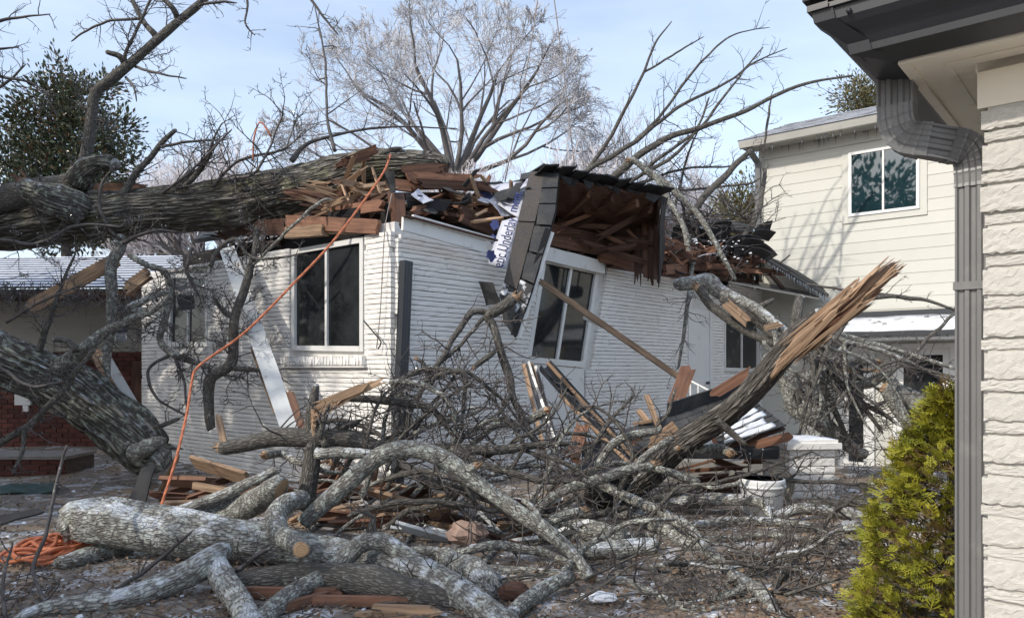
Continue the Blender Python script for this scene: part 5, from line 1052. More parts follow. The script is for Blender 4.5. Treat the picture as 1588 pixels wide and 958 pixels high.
for k, (a, b, w_) in enumerate([((380, 918, 4.55), (520, 920, 4.45), .06), ((480, 930, 4.4), (640, 932, 4.3), .05), ((560, 945, 4.3), (690, 950, 4.2), .06), ((430, 945, 4.3), (500, 925, 4.3), .05)]):
    plank(None, 'split_wood_slab', PG(*a), PG(*b), w_, .04, M_WOOD if k != 2 else M_WOODY, jag=.08, jagA=.08, seed=k, label='red-brown split slab lying under the dark rotten log at bottom centre', cat='wood', group='slabs under the rotten log')
fell('fallen_log', 'grey barkless log chunk with a flat end right of the scaly log', 'log', (740, 910, 4.7), [([(690, 862, 5.0, 16), (730, 885, 4.8, 24), (757, 910, 4.6, 24)], M_BARKI, D(name='log', end='weathered', rough=.2, sides=28))])
fell('fallen_log', 'knotty grey log chunk lying below the base of the leaning trunk', 'log', (920, 840, 5.7), [([(860, 822, 5.7, 17), (900, 818, 5.7, 22), (945, 826, 5.65, 20), (972, 832, 5.6, 12)], M_BARKG, D(name='log', start='weathered', end='weathered', rough=.35))])
fell('fallen_log', 'smooth dark grey log with a blunt end below the knotty chunk', 'log', (960, 865, 5.2), [([(890, 858, 5.3, 12), (950, 853, 5.25, 15), (1012, 848, 5.2, 15)], M_BARKI, D(name='log', end='weathered', rough=.2))])
fell('fallen_log', 'dark curved limb between the bucket and the knotty log chunk', 'log', (1030, 830, 5.8), [([(950, 793, 6.2, 10), (985, 800, 6.1, 12), (1020, 816, 5.9, 12), (1078, 850, 5.6, 8)], M_BARKI, D(name='log', tw=6, twL=.4))])
fell('arched_branch', 'lichen-grey branch arching over the debris across the centre of the picture', 'branch', (900, 900, 4.6), [
 ([(470, 812, 5.0, 12), (500, 783, 5.0, 14), (533, 753, 5.0, 14.5), (566, 726, 5.0, 14.5), (599, 706, 5.0, 14.5), (636, 701, 5.0, 14), (682, 714, 4.95, 13.5), (719, 734, 4.9, 14), (765, 764, 4.85, 13), (810, 796, 4.8, 13), (850, 824, 4.75, 12), (882, 852, 4.65, 10), (919, 898, 4.5, 8)], G, D(name='limb', end='cut', tw=14, twL=.45, rough=.22)),
 ([(725, 728, 4.88, 8), (738, 722, 4.85, 7)], G, D(name='limb_stub', end='break'))])
fell('fallen_branch', 'rough branch with torn orange end lying over the scaly log', 'branch', (560, 850, 4.5), [
 ([(396, 965, 3.95, 15), (450, 929, 4.1, 16), (500, 892, 4.25, 16), (533, 862, 4.35, 15), (559, 841, 4.4, 15), (590, 840, 4.4, 14), (620, 857, 4.35, 13), (655, 874, 4.3, 11), (690, 887, 4.25, 8)], G, D(name='limb', end='break', rough=.25, tw=6, twL=.35)),
 ([(575, 838, 4.4, 9), (578, 818, 4.4, 7), (580, 800, 4.4, 5)], M_BARKD, D(tw=5, twL=.3))])
fell('fallen_branch', 'dark thick branch lying level before the corner downspout with a split left end', 'branch', (480, 720, 5.7), [
 ([(342, 694, 5.8, 9), (372, 687, 5.8, 12), (420, 683, 5.75, 14), (466, 683, 5.7, 15), (533, 682, 5.7, 15), (586, 695, 5.7, 12), (632, 692, 5.75, 9), (699, 695, 5.8, 8.5), (765, 698, 5.8, 8), (831, 690, 5.9, 6), (900, 688, 6, 3)], M_BARKD, D(name='limb', start='break', rough=.25, tw=24, twL=.6)),
 ([(490, 702, 5.5, 9), (540, 703, 5.5, 9), (590, 707, 5.5, 7)], M_BARKI, D(name='limb', end='weathered')),
 ([(620, 718, 5.7, 7), (665, 745, 5.6, 8), (700, 757, 5.6, 7), (760, 775, 5.5, 6), (820, 800, 5.4, 4)], M_BARKD, D(tw=14, twL=.45)),
 ([(700, 697, 5.7, 6), (760, 722, 5.6, 6), (840, 745, 5.5, 5), (900, 745, 5.5, 3)], M_BARKD, D(tw=16, twL=.5))])
fell('broken_branch', 'upright dark stub with a long torn orange splinter beside the corner downspout', 'branch', (480, 775, 5.7), [
 ([(481, 785, 5.7, 15), (482, 740, 5.7, 14), (482, 690, 5.7, 13), (478, 660, 5.7, 11), (484, 625, 5.7, 8), (490, 598, 5.7, 5)], M_BARKD, D(name='limb', end='weathered', tw=6, twL=.4)),
 ([(538, 615, 5.7, 6), (582, 621, 5.75, 6), (634, 624, 5.8, 6.5), (664, 631, 5.8, 5), (687, 656, 5.8, 4.5), (708, 680, 5.8, 3)], M_BARKD, D(tw=24, twL=.45)),
 ([(500, 690, 5.65, 8), (520, 665, 5.7, 6), (545, 655, 5.7, 5), (560, 650, 5.7, 3)], M_BARKD, D(tw=12, twL=.5)),
 ([(495, 680, 5.5, 5), (505, 650, 5.5, 4), (512, 625, 5.5, 3)], M_BARKD, D(tw=6, twL=.3))])
ub = [o for o in bpy.data.objects if o.get('label', '').startswith('upright dark stub')][0]
for k, (a, b, w_) in enumerate([((484, 642, 5.6), (592, 590, 5.6), .05), ((488, 630, 5.58), (560, 601, 5.58), .06), ((486, 648, 5.55), (530, 622, 5.55), .05), ((484, 640, 5.6), (486, 668, 5.55), .04), ((505, 628, 5.62), (575, 594, 5.62), .03)]):
    plank(ub, 'splinter', P(*a), P(*b), w_, .02, M_FRB, jag=.10, jagA=.05, seed=k, bow=.01)
fell('broken_branch', 'branch rising to a pale snapped tip against the hanging shingle strip', 'branch', (830, 690, 6.4), [
 ([(797, 462, 6.6, 9), (782, 475, 6.6, 9), (766, 484, 6.6, 9), (757, 490, 6.6, 7), (765, 505, 6.6, 6.5), (772, 530, 6.55, 6.5), (789, 580, 6.5, 6.5), (794, 615, 6.45, 6), (813, 650, 6.4, 6), (832, 684, 6.3, 5.5), (850, 720, 6.2, 4)], M_BARKD, D(name='limb', start='break', tw=26, twL=.5)),
 ([(757, 484, 6.6, 5), (734, 484, 6.55, 4.8), (708, 516, 6.5, 4.8), (687, 554, 6.4, 4.6), (664, 586, 6.3, 4.5), (646, 621, 6.2, 4.2), (632, 655, 6.1, 4), (628, 690, 6, 3)], M_BARKD, D(tw=26, twL=.5)),
 ([(750, 493, 6.6, 3), (722, 525, 6.5, 3), (678, 566, 6.4, 2.8), (634, 584, 6.3, 2.4), (605, 594, 6.2, 1.6)], M_BARKD, D(tw=20, twL=.4)),
 ([(735, 570, 6.4, 4.2), (752, 558, 6.4, 4.5), (770, 541, 6.5, 4)], M_BARKD, D(start='break', tw=5, twL=.3)),
 ([(722, 671, 6.2, 3.6), (769, 645, 6.3, 3.6), (793, 612, 6.4, 3)], M_BARKD, D(tw=10, twL=.4)),
 ([(646, 556, 6.3, 3.4), (657, 565, 6.3, 3), (663, 580, 6.3, 2.4)], M_BARKD, D(start='break'))])
fell('twiggy_branch', 'tangle of bowed thin branches before the white wall under the racked window', 'branch', (700, 690, 6), [
 ([(605, 596, 5.9, 2.6), (658, 571, 5.9, 3), (693, 573, 5.9, 3.2), (731, 580, 5.95, 3), (760, 604, 6, 2.8), (786, 627, 6, 2.4), (815, 670, 6, 1.6)], M_BARKD, D(tw=22, twL=.45)),
 ([(664, 600, 5.9, 4), (678, 582, 5.9, 4), (702, 576, 5.9, 4), (722, 580, 5.9, 3.6), (720, 620, 5.9, 3), (716, 685, 5.9, 2)], M_BARKD, D(tw=18, twL=.4)),
 ([(605, 593, 5.8, 4.5), (634, 592, 5.8, 4.5), (664, 600, 5.8, 4.5), (693, 618, 5.8, 4), (705, 656, 5.8, 3.6), (702, 690, 5.8, 3)], G, D(tw=20, twL=.45)),
 ([(640, 672, 5.8, 4), (684, 656, 5.85, 4.2), (722, 645, 5.9, 4), (754, 630, 5.95, 2.5)], M_BARKG, D(tw=16, twL=.4)),
 ([(600, 730, 5.7, 3), (614, 690, 5.7, 3), (640, 660, 5.75, 2.8), (690, 620, 5.8, 2.4), (735, 590, 5.85, 1.6)], M_BARKD, D(tw=16, twL=.4)),
 ([(790, 730, 5.8, 3), (810, 690, 5.85, 3), (780, 640, 5.9, 2.5), (750, 600, 5.9, 1.6)], M_BARKD, D(tw=16, twL=.45)),
 ([(560, 720, 5.6, 3), (572, 670, 5.6, 3), (586, 625, 5.7, 2.6), (620, 590, 5.7, 1.6)], M_BARKD, D(tw=14, twL=.4)),
 ([(830, 700, 5.6, 4), (870, 715, 5.6, 4), (920, 740, 5.6, 3)], M_BARKD, D(tw=18, twL=.5)),
 ([(745, 790, 5.3, 3), (720, 750, 5.4, 3), (705, 700, 5.5, 2.2)], M_BARKD, D(tw=16, twL=.45)),
 ([(600, 760, 5.8, 4), (628, 700, 5.85, 3.6), (660, 640, 5.9, 3), (700, 590, 5.95, 2.2), (720, 548, 6, 1.2)], M_BARKD, D(tw=8, twL=.5)),
 ([(640, 770, 5.8, 4), (690, 710, 5.85, 3.6), (740, 660, 5.9, 3), (790, 650, 5.95, 2.2), (840, 690, 6, 1.2)], M_BARKG, D(tw=8, twL=.5)),
 ([(700, 780, 5.8, 4), (740, 720, 5.85, 3.6), (790, 690, 5.9, 3), (850, 650, 5.95, 2.2), (880, 600, 6, 1.2)], M_BARKD, D(tw=8, twL=.5)),
 ([(820, 790, 5.8, 4), (850, 730, 5.85, 3.6), (870, 680, 5.9, 3), (905, 640, 5.95, 2.2), (960, 620, 6, 1.2)], M_BARKG, D(tw=8, twL=.5)),
 ([(560, 770, 5.8, 4), (590, 700, 5.85, 3.6), (600, 640, 5.9, 3), (640, 600, 5.95, 2.2), (690, 610, 6, 1.2)], M_BARKG, D(tw=8, twL=.5)),
 ([(900, 780, 5.8, 4), (870, 730, 5.85, 3.6), (820, 700, 5.9, 3), (770, 690, 5.95, 2.2), (730, 640, 6, 1.2)], M_BARKD, D(tw=8, twL=.5)),
 ([(960, 760, 5.8, 4), (980, 710, 5.85, 3.6), (960, 660, 5.9, 3), (920, 630, 5.95, 2.2), (880, 640, 6, 1.2)], M_BARKD, D(tw=8, twL=.5)),
 ([(520, 760, 5.8, 4), (545, 710, 5.85, 3.6), (580, 690, 5.9, 3), (640, 660, 5.95, 2.2), (680, 625, 6, 1.2)], M_BARKD, D(tw=8, twL=.5))])
fell('fallen_branch', 'long lichen-spotted branch running from the leaning trunk down to the bottom right', 'branch', (1180, 920, 4.3), [
 ([(905, 742, 6.2, 5.6), (930, 752, 6.1, 7.2), (997, 781, 5.8, 8), (1057, 814, 5.4, 8.8), (1096, 856, 4.95, 9.2), (1136, 890, 4.6, 10.4), (1170, 915, 4.3, 12), (1200, 945, 4.0, 10.4), (1240, 975, 3.85, 8.8)], G, D(name='limb', tw=20, twL=.5, rough=.25)),
 ([(1168, 912, 4.35, 7.2), (1120, 925, 4.3, 6.4), (1060, 940, 4.2, 5.6), (1020, 948, 4.1, 3.2)], G, D(name='limb', tw=12, twL=.4)),
 ([(1150, 900, 4.5, 4.8), (1180, 870, 4.5, 3.2), (1240, 860, 4.5, 2.4), (1300, 855, 4.6, 1.6)], M_BARKD, D(tw=18, twL=.5)),
 ([(1180, 920, 4.3, 4.8), (1250, 915, 4.2, 4), (1320, 930, 4.1, 2.4)], M_BARKD, D(tw=16, twL=.45))])
fell('fallen_branch', 'sawn mossy branch lying over the debris left of the leaning trunk base', 'branch', (930, 750, 5.6), [
 ([(826, 795, 5.4, 8), (850, 775, 5.45, 8), (899, 750, 5.5, 8), (958, 735, 5.6, 8), (1013, 719, 5.7, 7)], G, D(name='limb', end='break', tw=8, twL=.4)),
 ([(980, 725, 5.65, 5), (1010, 700, 5.7, 5), (1044, 679, 5.8, 5)], G, D(end='break')),
 ([(925, 722, 5.9, 5), (940, 700, 5.95, 6.5), (966, 680, 6, 7), (1022, 665, 6.1, 6)], G, D(name='limb', end='weathered', tw=4, twL=.3)),
 ([(1018, 660, 6.0, 2.5), (1035, 640, 6, 2.6), (1048, 600, 6.05, 2.2)], M_BARKD, D(tw=2, twL=.3)),
 ([(840, 812, 5.0, 6), (870, 800, 5, 8), (902, 792, 5.05, 7)], G, D(end='break'))])
fell('fallen_branch', 'stout cut branch poking up from the bottom edge right of centre', 'branch', (800, 950, 4.0), [([(770, 975, 3.8, 14), (800, 946, 3.95, 14), (840, 920, 4.1, 13), (886, 893, 4.25, 10)], G, D(name='limb', end='break', rough=.22))])
fell('fallen_branch', 'slim grey branch lying along the ground at the bottom centre', 'branch', (900, 900, 4.8), [
 ([(600, 868, 4.9, 4), (640, 857, 4.9, 7), (699, 857, 4.9, 7.5), (765, 848, 4.9, 7.5), (815, 853, 4.9, 7), (860, 862, 4.9, 6), (900, 880, 4.8, 4)], G, D(name='limb', tw=12, twL=.45)),
 ([(700, 880, 4.6, 4), (780, 882, 4.6, 5.5), (850, 888, 4.6, 6), (918, 897, 4.55, 6.5), (978, 905, 4.5, 7), (1037, 932, 4.3, 7), (1080, 945, 4.2, 7), (1179, 928, 4.2, 5)], G, D(name='limb', tw=20, twL=.5)),
 ([(812, 775, 5.0, 5), (835, 800, 4.9, 5), (838, 840, 4.85, 4)], G, D(tw=5, twL=.3))])
for pth, lb, m in [
 ([(540, 800, 5.4, 3), (620, 778, 5.4, 4.5), (700, 780, 5.4, 4.5), (780, 792, 5.3, 4), (862, 800, 5.3, 2)], 'thin dark branch lying across the boards under the arched branch', M_BARKD),
 ([(880, 806, 5.9, 4), (960, 790, 6, 5), (1050, 763, 6.2, 4.5), (1150, 738, 6.4, 3), (1260, 700, 6.6, 1.5)], 'slender branch rising right from the knotty log past the bucket', M_BARKD),
 ([(990, 828, 5.6, 4), (1100, 836, 5.6, 5), (1200, 830, 5.6, 4.5), (1340, 846, 5.5, 3)], 'grey branch lying level on the brown ground left of the shrub', M_BARKG),
 ([(1050, 874, 5, 3), (1160, 864, 5, 3.5), (1260, 880, 4.9, 3), (1340, 872, 4.9, 2)], 'thin twiggy branch on the brown ground at lower right', M_BARKD),
 ([(590, 745, 5.6, 4), (660, 730, 5.5, 5), (740, 760, 5.4, 5), (800, 808, 5.2, 4)], 'dark branch running beneath the crest of the arched branch', M_BARKD),
 ([(850, 760, 5.8, 3.5), (905, 715, 6, 4), (940, 660, 6.2, 3.5), (985, 610, 6.4, 2)], 'bare branch curving up in front of the steep dark gutter', M_BARKD),
 ([(420, 690, 6.2, 3), (500, 655, 6.2, 4), (560, 660, 6.2, 4), (625, 690, 6.1, 3)], 'low dark branch bowed before the foot of the corner downspout', M_BARKD)]:
    fell('fallen_branch', lb, 'branch', pth[0][:3], [(pth, m, D(tw=16, twL=.45))])
rg = random.Random(404); PBR = []
ORD = 'leftmost,second,third,fourth,fifth,sixth,seventh,eighth,ninth,tenth,eleventh,twelfth,thirteenth,fourteenth,fifteenth,sixteenth,seventeenth,eighteenth,nineteenth,twentieth,twenty-first,twenty-second,twenty-third,twenty-fourth,twenty-fifth,twenty-sixth,twenty-seventh,twenty-eighth,twenty-ninth,thirtieth'.split(',')
for k in range(30):
    px = lerp(470, 1330, (k+rg.random())/30); py = rg.uniform(740, 860) if k % 3 else rg.uniform(690, 760); py = rg.uniform(815, 880) if px > 1090 else py; Y = GY(max(py+14, 800))+rg.uniform(-.2, .3); an = rg.gauss(-.15, .35); sg = rg.choice([-1, 1]); L = rg.uniform(110, 250); r = rg.uniform(3, 7.5); lift = rg.uniform(0, 60 if px < 1090 else 8)
    pth = []
    for j in range(6):
        f = j/5; pth.append((px+sg*L*(f-.5)*math.cos(an), min(py+sg*L*(f-.5)*math.sin(an)-lift*math.sin(f*math.pi)+rg.uniform(-7, 7), 950), Y+(f-.5)*rg.uniform(-.5, .5), r*(1-.6*f)))
    PBR.append((px, pth, [M_BARKG, M_BARKG, M_BARKI, M_BARKD][k % 4]))
for k, (_, pth, m) in enumerate(sorted(PBR, key=lambda q: q[0])):
    lb = '%s branch, %s of the loose branches piled before the house' % ('dark' if m == M_BARKD else 'icy grey' if m == M_BARKI else 'pale grey', ORD[k]+('' if k == 0 else ' from the left'))
    fell('fallen_branch', lb, 'branch', pth[0][:3], [(pth, m, D(tw=6, twL=.4, start='break' if k % 3 == 0 else 'weathered'))], 'loose branches piled before the house')
fell('twig', 'dark bare stick slanting up across the ice-capped log at lower left', 'branch', (190, 910, 4.5), [([(180, 914, 4.5, 3.4), (240, 872, 4.45, 3.4), (299, 822, 4.45, 2.4)], M_TWIG, D(tw=7, twL=.25))])
fell('twig', 'thin upright twig standing in front of the orange rope coil', 'branch', (60, 935, 4.2), [
 ([(104, 690, 4.6, 1.6), (96, 715, 4.6, 2.2), (84, 767, 4.5, 2.6), (70, 830, 4.4, 2.8), (52, 883, 4.3, 3), (72, 940, 4.1, 3)], M_TWIG, D(tw=12, twL=.25)),
 ([(8, 960, 4.0, 3.4), (5, 900, 4.1, 2.6), (20, 840, 4.2, 1.5)], M_TWIG, D(tw=10, twL=.25)), ([(44, 910, 4.1, 1.6), (60, 930, 4.1, 2.4), (76, 952, 4.0, 3)], M_TWIG)])
fell('twig', 'dark stick rising over the forked frosted log at the bottom', 'branch', (370, 880, 4.3), [([(366, 886, 4.3, 4), (390, 868, 4.3, 4), (424, 846, 4.3, 3)], M_TWIG, D(tw=6, twL=.25))])
fell('fallen_branch', 'forked dark limbs hanging at the top left edge of the picture', 'branch', (0, 160, 8), [
 ([(-60, 55, 8, 4), (0, 32, 8, 2.4), (40, 26, 8, 1.8), (78, 22, 8, 1)], M_TWIG, D(tw=12, twL=.35)), ([(-60, 110, 8, 4), (0, 118, 8, 2.6), (50, 130, 8, 1.8), (80, 150, 8, 1)], M_TWIG, D(tw=18, twL=.4)), ([(-50, 150, 8, 3), (0, 135, 8, 2.4), (40, 100, 8, 1.2)], M_TWIG, D(tw=12, twL=.35)), ([(-40, 80, 8, 3), (0, 76, 8, 2), (30, 73, 8, 1)], M_TWIG, D(tw=6, twL=.3))])
fell('overhead_branch', 'thin twigs drooping from the top edge left of the bare tree', 'branch', (390, 0, 8), [
 ([(360, -30, 8, 3), (384, 0, 8, 2), (380, 35, 8, 1.6), (395, 55, 8, 1)], M_TWIG, D(tw=10, twL=.25)), ([(317, 6, 8.9, 2.4), (350, 3, 8.9, 2), (368, 5, 8.9, 1)], M_TWIG, D(tw=4, twL=.2)), ([(470, -20, 8, 2.4), (490, 10, 8, 2), (512, 40, 8, 1.6), (525, 55, 8, 1)], M_TWIG, D(tw=6, twL=.3))])

# ------------------------------------------------------------------ ropes and cables
def rope(name, label, pts, r, m, cat='rope', lay=True, group=None):
    t = thing(name, P(*pts[-1]), label, cat, group); c = [(*P(*p), r) for p in pts]; s = smooth_path(c, .04 if lay else .3); pp = [Vector(a[:3]) for a in s]
    mb = MB()
    if lay:
        for k in range(3):
            q = [];
            for i, p in enumerate(pp):
                d = (pp[min(i+1, len(pp)-1)]-pp[max(0, i-1)]).normalized(); a = d.orthogonal().normalized(); b = d.cross(a); an = i*.9+k*2.094; q.append(p+(a*math.cos(an)+b*math.sin(an))*r*.45)
            tube(mb, q, [r*.62]*len(q), 5, True)
    else: tube(mb, pp, [r]*len(pp), 6)
    mb.build('strand', m, t, True); return t
rope('orange_rope', 'orange rope stretched from the roof trunk diagonally down to the boards', [(606, 240, 8.15), (590, 275, 7.6), (520, 370, 7.0), (450, 445, 6.8), (380, 515, 6.6), (310, 566, 6.4), (298, 590, 6.35), (290, 640, 6.2), (272, 715, 5.9), (246, 796, 5.6)], .0115, M_ROPE)
rope('orange_rope', 'short orange rope loop hooked over a twig above the trunk', [(392, 250, 8.5), (394, 215, 8.5), (402, 190, 8.5), (412, 198, 8.5), (420, 212, 8.5)], .010, M_ROPE)
rope('cable', 'pale left cable rising from the roof past the bare tree', [(838, -30, 10), (820, 90, 10), (783, 282, 10)], .008, M_CABLE, 'cable', False)
rope('cable', 'pale right cable rising from the roof past the bare tree', [(854, -40, 10.5), (870, 80, 10.5), (893, 275, 10.5)], .008, M_CABLE, 'cable', False)
rope('loose_cable', 'thin grey wire dangling down the white wall beside the big window', [(608, 300, 7.45), (598, 345, 7.35), (594, 400, 7.4), (590, 480, 7.42), (584, 540, 7.45)], .005, M_CABLE, 'cable', False)
rope('loose_cable', 'short black wire hook curling beside the corner downspout', [(564, 497, 7.5), (580, 516, 7.45), (591, 530, 7.4), (586, 541, 7.4)], .007, M_TAR, 'cable', False)
CO = thing('rope_coil', P(75, 880, 5.0), 'coil of orange rope heaped on the muddy ground', 'rope'); rg = random.Random(3); c = P(76, 866, 4.95); c.z = .03; pts = []
for i in range(620):
    a = i*.115; lo = i/620; rr = .085+.12*abs(math.sin(i*.021))+.03*math.sin(i*.31); pts.append(c+Vector((math.cos(a)*rr*1.08+.02*math.sin(i*.05), math.sin(a)*rr*1.1, .012+.11*lo*(1.1-rr*2.8)+.015*math.sin(i*.4))))
mb = MB(); tube(mb, pts, [.0125]*len(pts), 6, ref=np.array([0, 0, 1.0])); mb.build('strand', M_ROPE, CO, True)

# ------------------------------------------------------------------ loose boards, gutters, pillar, bucket
def loose(name, label, cat, a, b, w_, t, m, group=None, **k): return plank(None, name, PG(*a), PG(*b), w_, t, m, label=label, cat=cat, group=group, **k)
loose('leaning_board', 'long thin split board leaning across the racked window', 'board', (838, 436, 8.6), (1055, 586, 9.3), .07, .03, M_WOODY, jagA=.08, up=(0, 0, 1), seed=1)
loose('leaning_board', 'grey underside strip below the long thin split board', 'board', (905, 492, 8.85), (965, 520, 9.0), .035, .03, M_PAINTP, up=(0, 0, 1), jag=.05, seed=2)
loose('white_plank', 'wide white painted plank leaning on the wall left of the big window', 'board', (352, 385, 8.75), (452, 672, 7.3), .17, .022, M_PAINTP, up=(1, .2, .2), seed=3)
loose('wood_strip', 'bare wooden edge strip beside the wide white leaning plank', 'board', (392, 540, 8.1), (428, 640, 7.5), .05, .02, M_WOODY, up=(1, 0, .3), jag=.05, jagA=.08, seed=4)
loose('wood_strip', 'short reddish board standing right of the white leaning plank', 'board', (449, 606, 7.2), (470, 668, 6.9), .07, .025, M_WOOD, up=(1, 0, .3), jagA=.1, seed=5)
loose('wood_strip', 'short brown stake standing left of the white leaning plank', 'board', (338, 642, 7.4), (348, 690, 7.2), .06, .03, M_WOODY, up=(1, 0, 0), jagA=.06, seed=6)
loose('white_plank', 'white painted trim board leaning against the red brick at left', 'board', (163, 552, 8.7), (225, 658, 8.4), .10, .03, M_PAINTP, up=(1, .2, .3), seed=7)
loose('wood_strip', 'bare wooden board behind the white trim board by the red brick', 'board', (148, 545, 8.8), (206, 658, 8.5), .12, .03, M_WOODY, up=(1, .2, .3), jagA=.06, seed=8)
loose('fallen_rafter', 'weathered rafter slanting down below the trunk at the snowy roof', 'board', (48, 476, 8.8), (182, 402, 8.9), .16, .05, M_WOODY, jag=.05, jagA=.1, seed=9)
loose('split_wood_slab', 'pale torn wood chunk hanging under the trunk at left', 'wood', (197, 448, 8.4), (230, 424, 8.4), .15, .05, M_WOODY, jag=.06, jagA=.06, seed=10, up=(0, .3, 1))
# fallen gutters
def gutter_piece(name, label, a, b, m, w_=.12, h=.10, roll=0.0, twist=0.0):
    t = thing(name, P(*b), label, 'gutter'); A, B = P(*a), P(*b); x = (B-A).normalized(); side = x.cross(Vector((0, 0, 1))).normalized(); upv = side.cross(x)
    prof = [(-.5, .5), (-.5, -.5), (.2, -.5), (.32, -.2), (.5, .2), (.5, .5), (.42, .5), (.42, .24), (.26, -.14), (.16, -.42), (-.42, -.42), (-.42, .5)]
    mb = MB(); n = len(prof); v = []; NS = 9
    for i in range(NS):
        f = i/(NS-1); r = roll+twist*f+.12*noise.noise(Vector((f*4, roll, 1))); s = side*math.cos(r)+upv*math.sin(r); u_ = upv*math.cos(r)-side*math.sin(r); p = A.lerp(B, f)
        for (q, z) in prof: v.append(tuple(p+s*q*w_*(1+.15*noise.noise(Vector((f*5, q, roll))))+u_*z*h))
    mb.add(v, [(i*n+k, i*n+(k+1) % n, (i+1)*n+(k+1) % n, (i+1)*n+k) for i in range(NS-1) for k in range(n)], [list(range(n))[::-1], list(range((NS-1)*n, NS*n))]); mb.build('trough', m, t)
    plank(t, 'back_strip', A-side*.0+upv*h*.5, B+upv*h*.5, .03, .012, M_WOODY, up=upv); return t
gutter_piece('fallen_gutter', 'dark gutter leaning steeply under the racked window', (843, 568, 7.2), (982, 722, 6.8), M_DMETAL, .14, .11, -.5, .3)
gutter_piece('fallen_gutter', 'dark gutter lying level left of the white brick pillar', (955, 700, 7.1), (1206, 702, 7.0), M_DMETAL, .12, .11, .2)
gutter_piece('fallen_gutter', 'crumpled bare metal gutter leaning under the racked window', (822, 566, 7.25), (872, 735, 6.7), mat('galvanised_metal', (.33,.34,.35), .4, .35, 9, metal=.6, bump=.15), .15, .08, .6, .5)
loose('wood_strip', 'pale strip along the crumpled metal gutter', 'board', (812, 565, 7.2), (850, 725, 6.65), .04, .02, M_WOODY, up=(1, 0, 0), seed=21)
loose('wood_strip', 'thin pale batten under the steep dark gutter', 'board', (868, 612, 7.0), (980, 722, 6.7), .03, .02, M_WOODY, seed=22)
loose('debris_plank', 'reddish board standing upright right of the metal gutter', 'board', (905, 656, 6.9), (887, 712, 6.7), .12, .03, M_WOOD, up=(1, 0, .2), jag=.04, jagA=.04, seed=23)
loose('debris_plank', 'orange brown stake leaning above the dark level gutter', 'board', (1003, 613, 7.4), (1022, 665, 7.2), .05, .04, M_WOODY, up=(1, 0, .2), seed=24)
loose('debris_plank', 'short orange stub board left of the leaning stake', 'board', (990, 636, 7.4), (1005, 655, 7.3), .05, .04, M_WOODY, up=(1, 0, .2), seed=25)
loose('debris_plank', 'small horizontal orange board end above the dark gutter', 'board', (982, 657, 7.3), (1010, 652, 7.3), .03, .04, M_WOODY, seed=26)
loose('debris_plank', 'broad orange board tilted over the dark level gutter', 'board', (1008, 690, 6.9), (1048, 660, 6.9), .10, .03, M_WOODY, jagA=.05, seed=27)
loose('debris_plank', 'red-brown painted board standing beside the white door', 'board', (1042, 640, 8.0), (1068, 568, 8.2), .16, .03, M_WOOD, up=(1, 0, .2), jag=.03, jagA=.12, seed=28)
loose('debris_plank', 'long reddish board sticking out behind the leaning trunk', 'board', (1105, 612, 7.6), (1165, 576, 7.6), .10, .03, M_WOOD, jagA=.05, jag=.05, seed=29)
loose('debris_plank', 'red edge board under the snowy shingle slab', 'board', (1160, 692, 7.0), (1226, 676, 6.9), .08, .03, M_WOOD, jag=.04, seed=30)
# fallen roof panel
RPN = thing('fallen_roof_panel', P(1080, 690, 7.2), 'fallen shingled roof panel leaning behind the leaning trunk', 'roofing')
A_, B_, C_, D_ = P(960, 672, 7.2), P(1160, 598, 8.2), P(1185, 650, 7.4), P(1010, 706, 6.95)
sheet(RPN, 'deck', quadgrid(A_, B_, C_, D_, 4, 6), .03, M_WOODD, (0, -1, 1))
for i in range(4):
    for k in range(8):
        s0, s1 = k/8+.003, (k+1)/8-.003; t0, t1 = i/4, (i+1)/4+.03; sh = (i % 2)*.06
        g = lambda s, t: A_.lerp(B_, min(1, s+sh)).lerp(D_.lerp(C_, min(1, s+sh)), min(1, t))+Vector((0, -.02-.012*(t-t0)*4, .02))
        sheet(RPN, 'shingle', [[g(s0, t0), g(s1, t0)], [g(s0, t1), g(s1, t1)]], .01, M_SHING, (0, -1, 1))
plank(RPN, 'ridge_board', P(1035, 640, 7.45), P(1155, 600, 8.0), .2, .02, M_SHING, up=(0, -.3, 1))
SNP = thing('snowy_shingle_slab', P(1160, 690, 6.9), 'slab of shingles under crusted snow left of the white pillar', 'roofing')
A_, B_, C_, D_ = P(1100, 668, 7.0), P(1168, 625, 7.5), P(1218, 664, 7.1), P(1115, 698, 6.8)
sheet(SNP, 'deck', quadgrid(A_, B_, C_, D_, 3, 4), .03, M_WOODD, (0, -.4, 1))
for i in range(5):
    for k in range(4):
        g = lambda s, t: A_.lerp(B_, s).lerp(D_.lerp(C_, s), min(1.04, t))+Vector((0, -.02, .03+.010*(t*5-i)))
        sheet(SNP, 'shingle', [[g(k/4+.01, i/5), g((k+1)/4-.01, i/5)], [g(k/4+.01, (i+1)/5+.02), g((k+1)/4-.01, (i+1)/5+.02)]], .012, M_SHING, (0, -.4, 1))
    mb = MB(); g2 = [[A_.lerp(B_, s).lerp(D_.lerp(C_, s), t)+Vector((0, -.03, .052+.014*noise.noise(Vector((s*6, t*9, i))))) for s in np.linspace(.08+.05*(i % 2), .80+.05*((i*7) % 3), 14)] for t in np.linspace(i/5+.03, (i+1)/5-.03, 5)]
    tag(sheet(SNP, 'snow', g2, .03, M_SNOW, (0, -.4, 1), .012, True), kind='stuff')
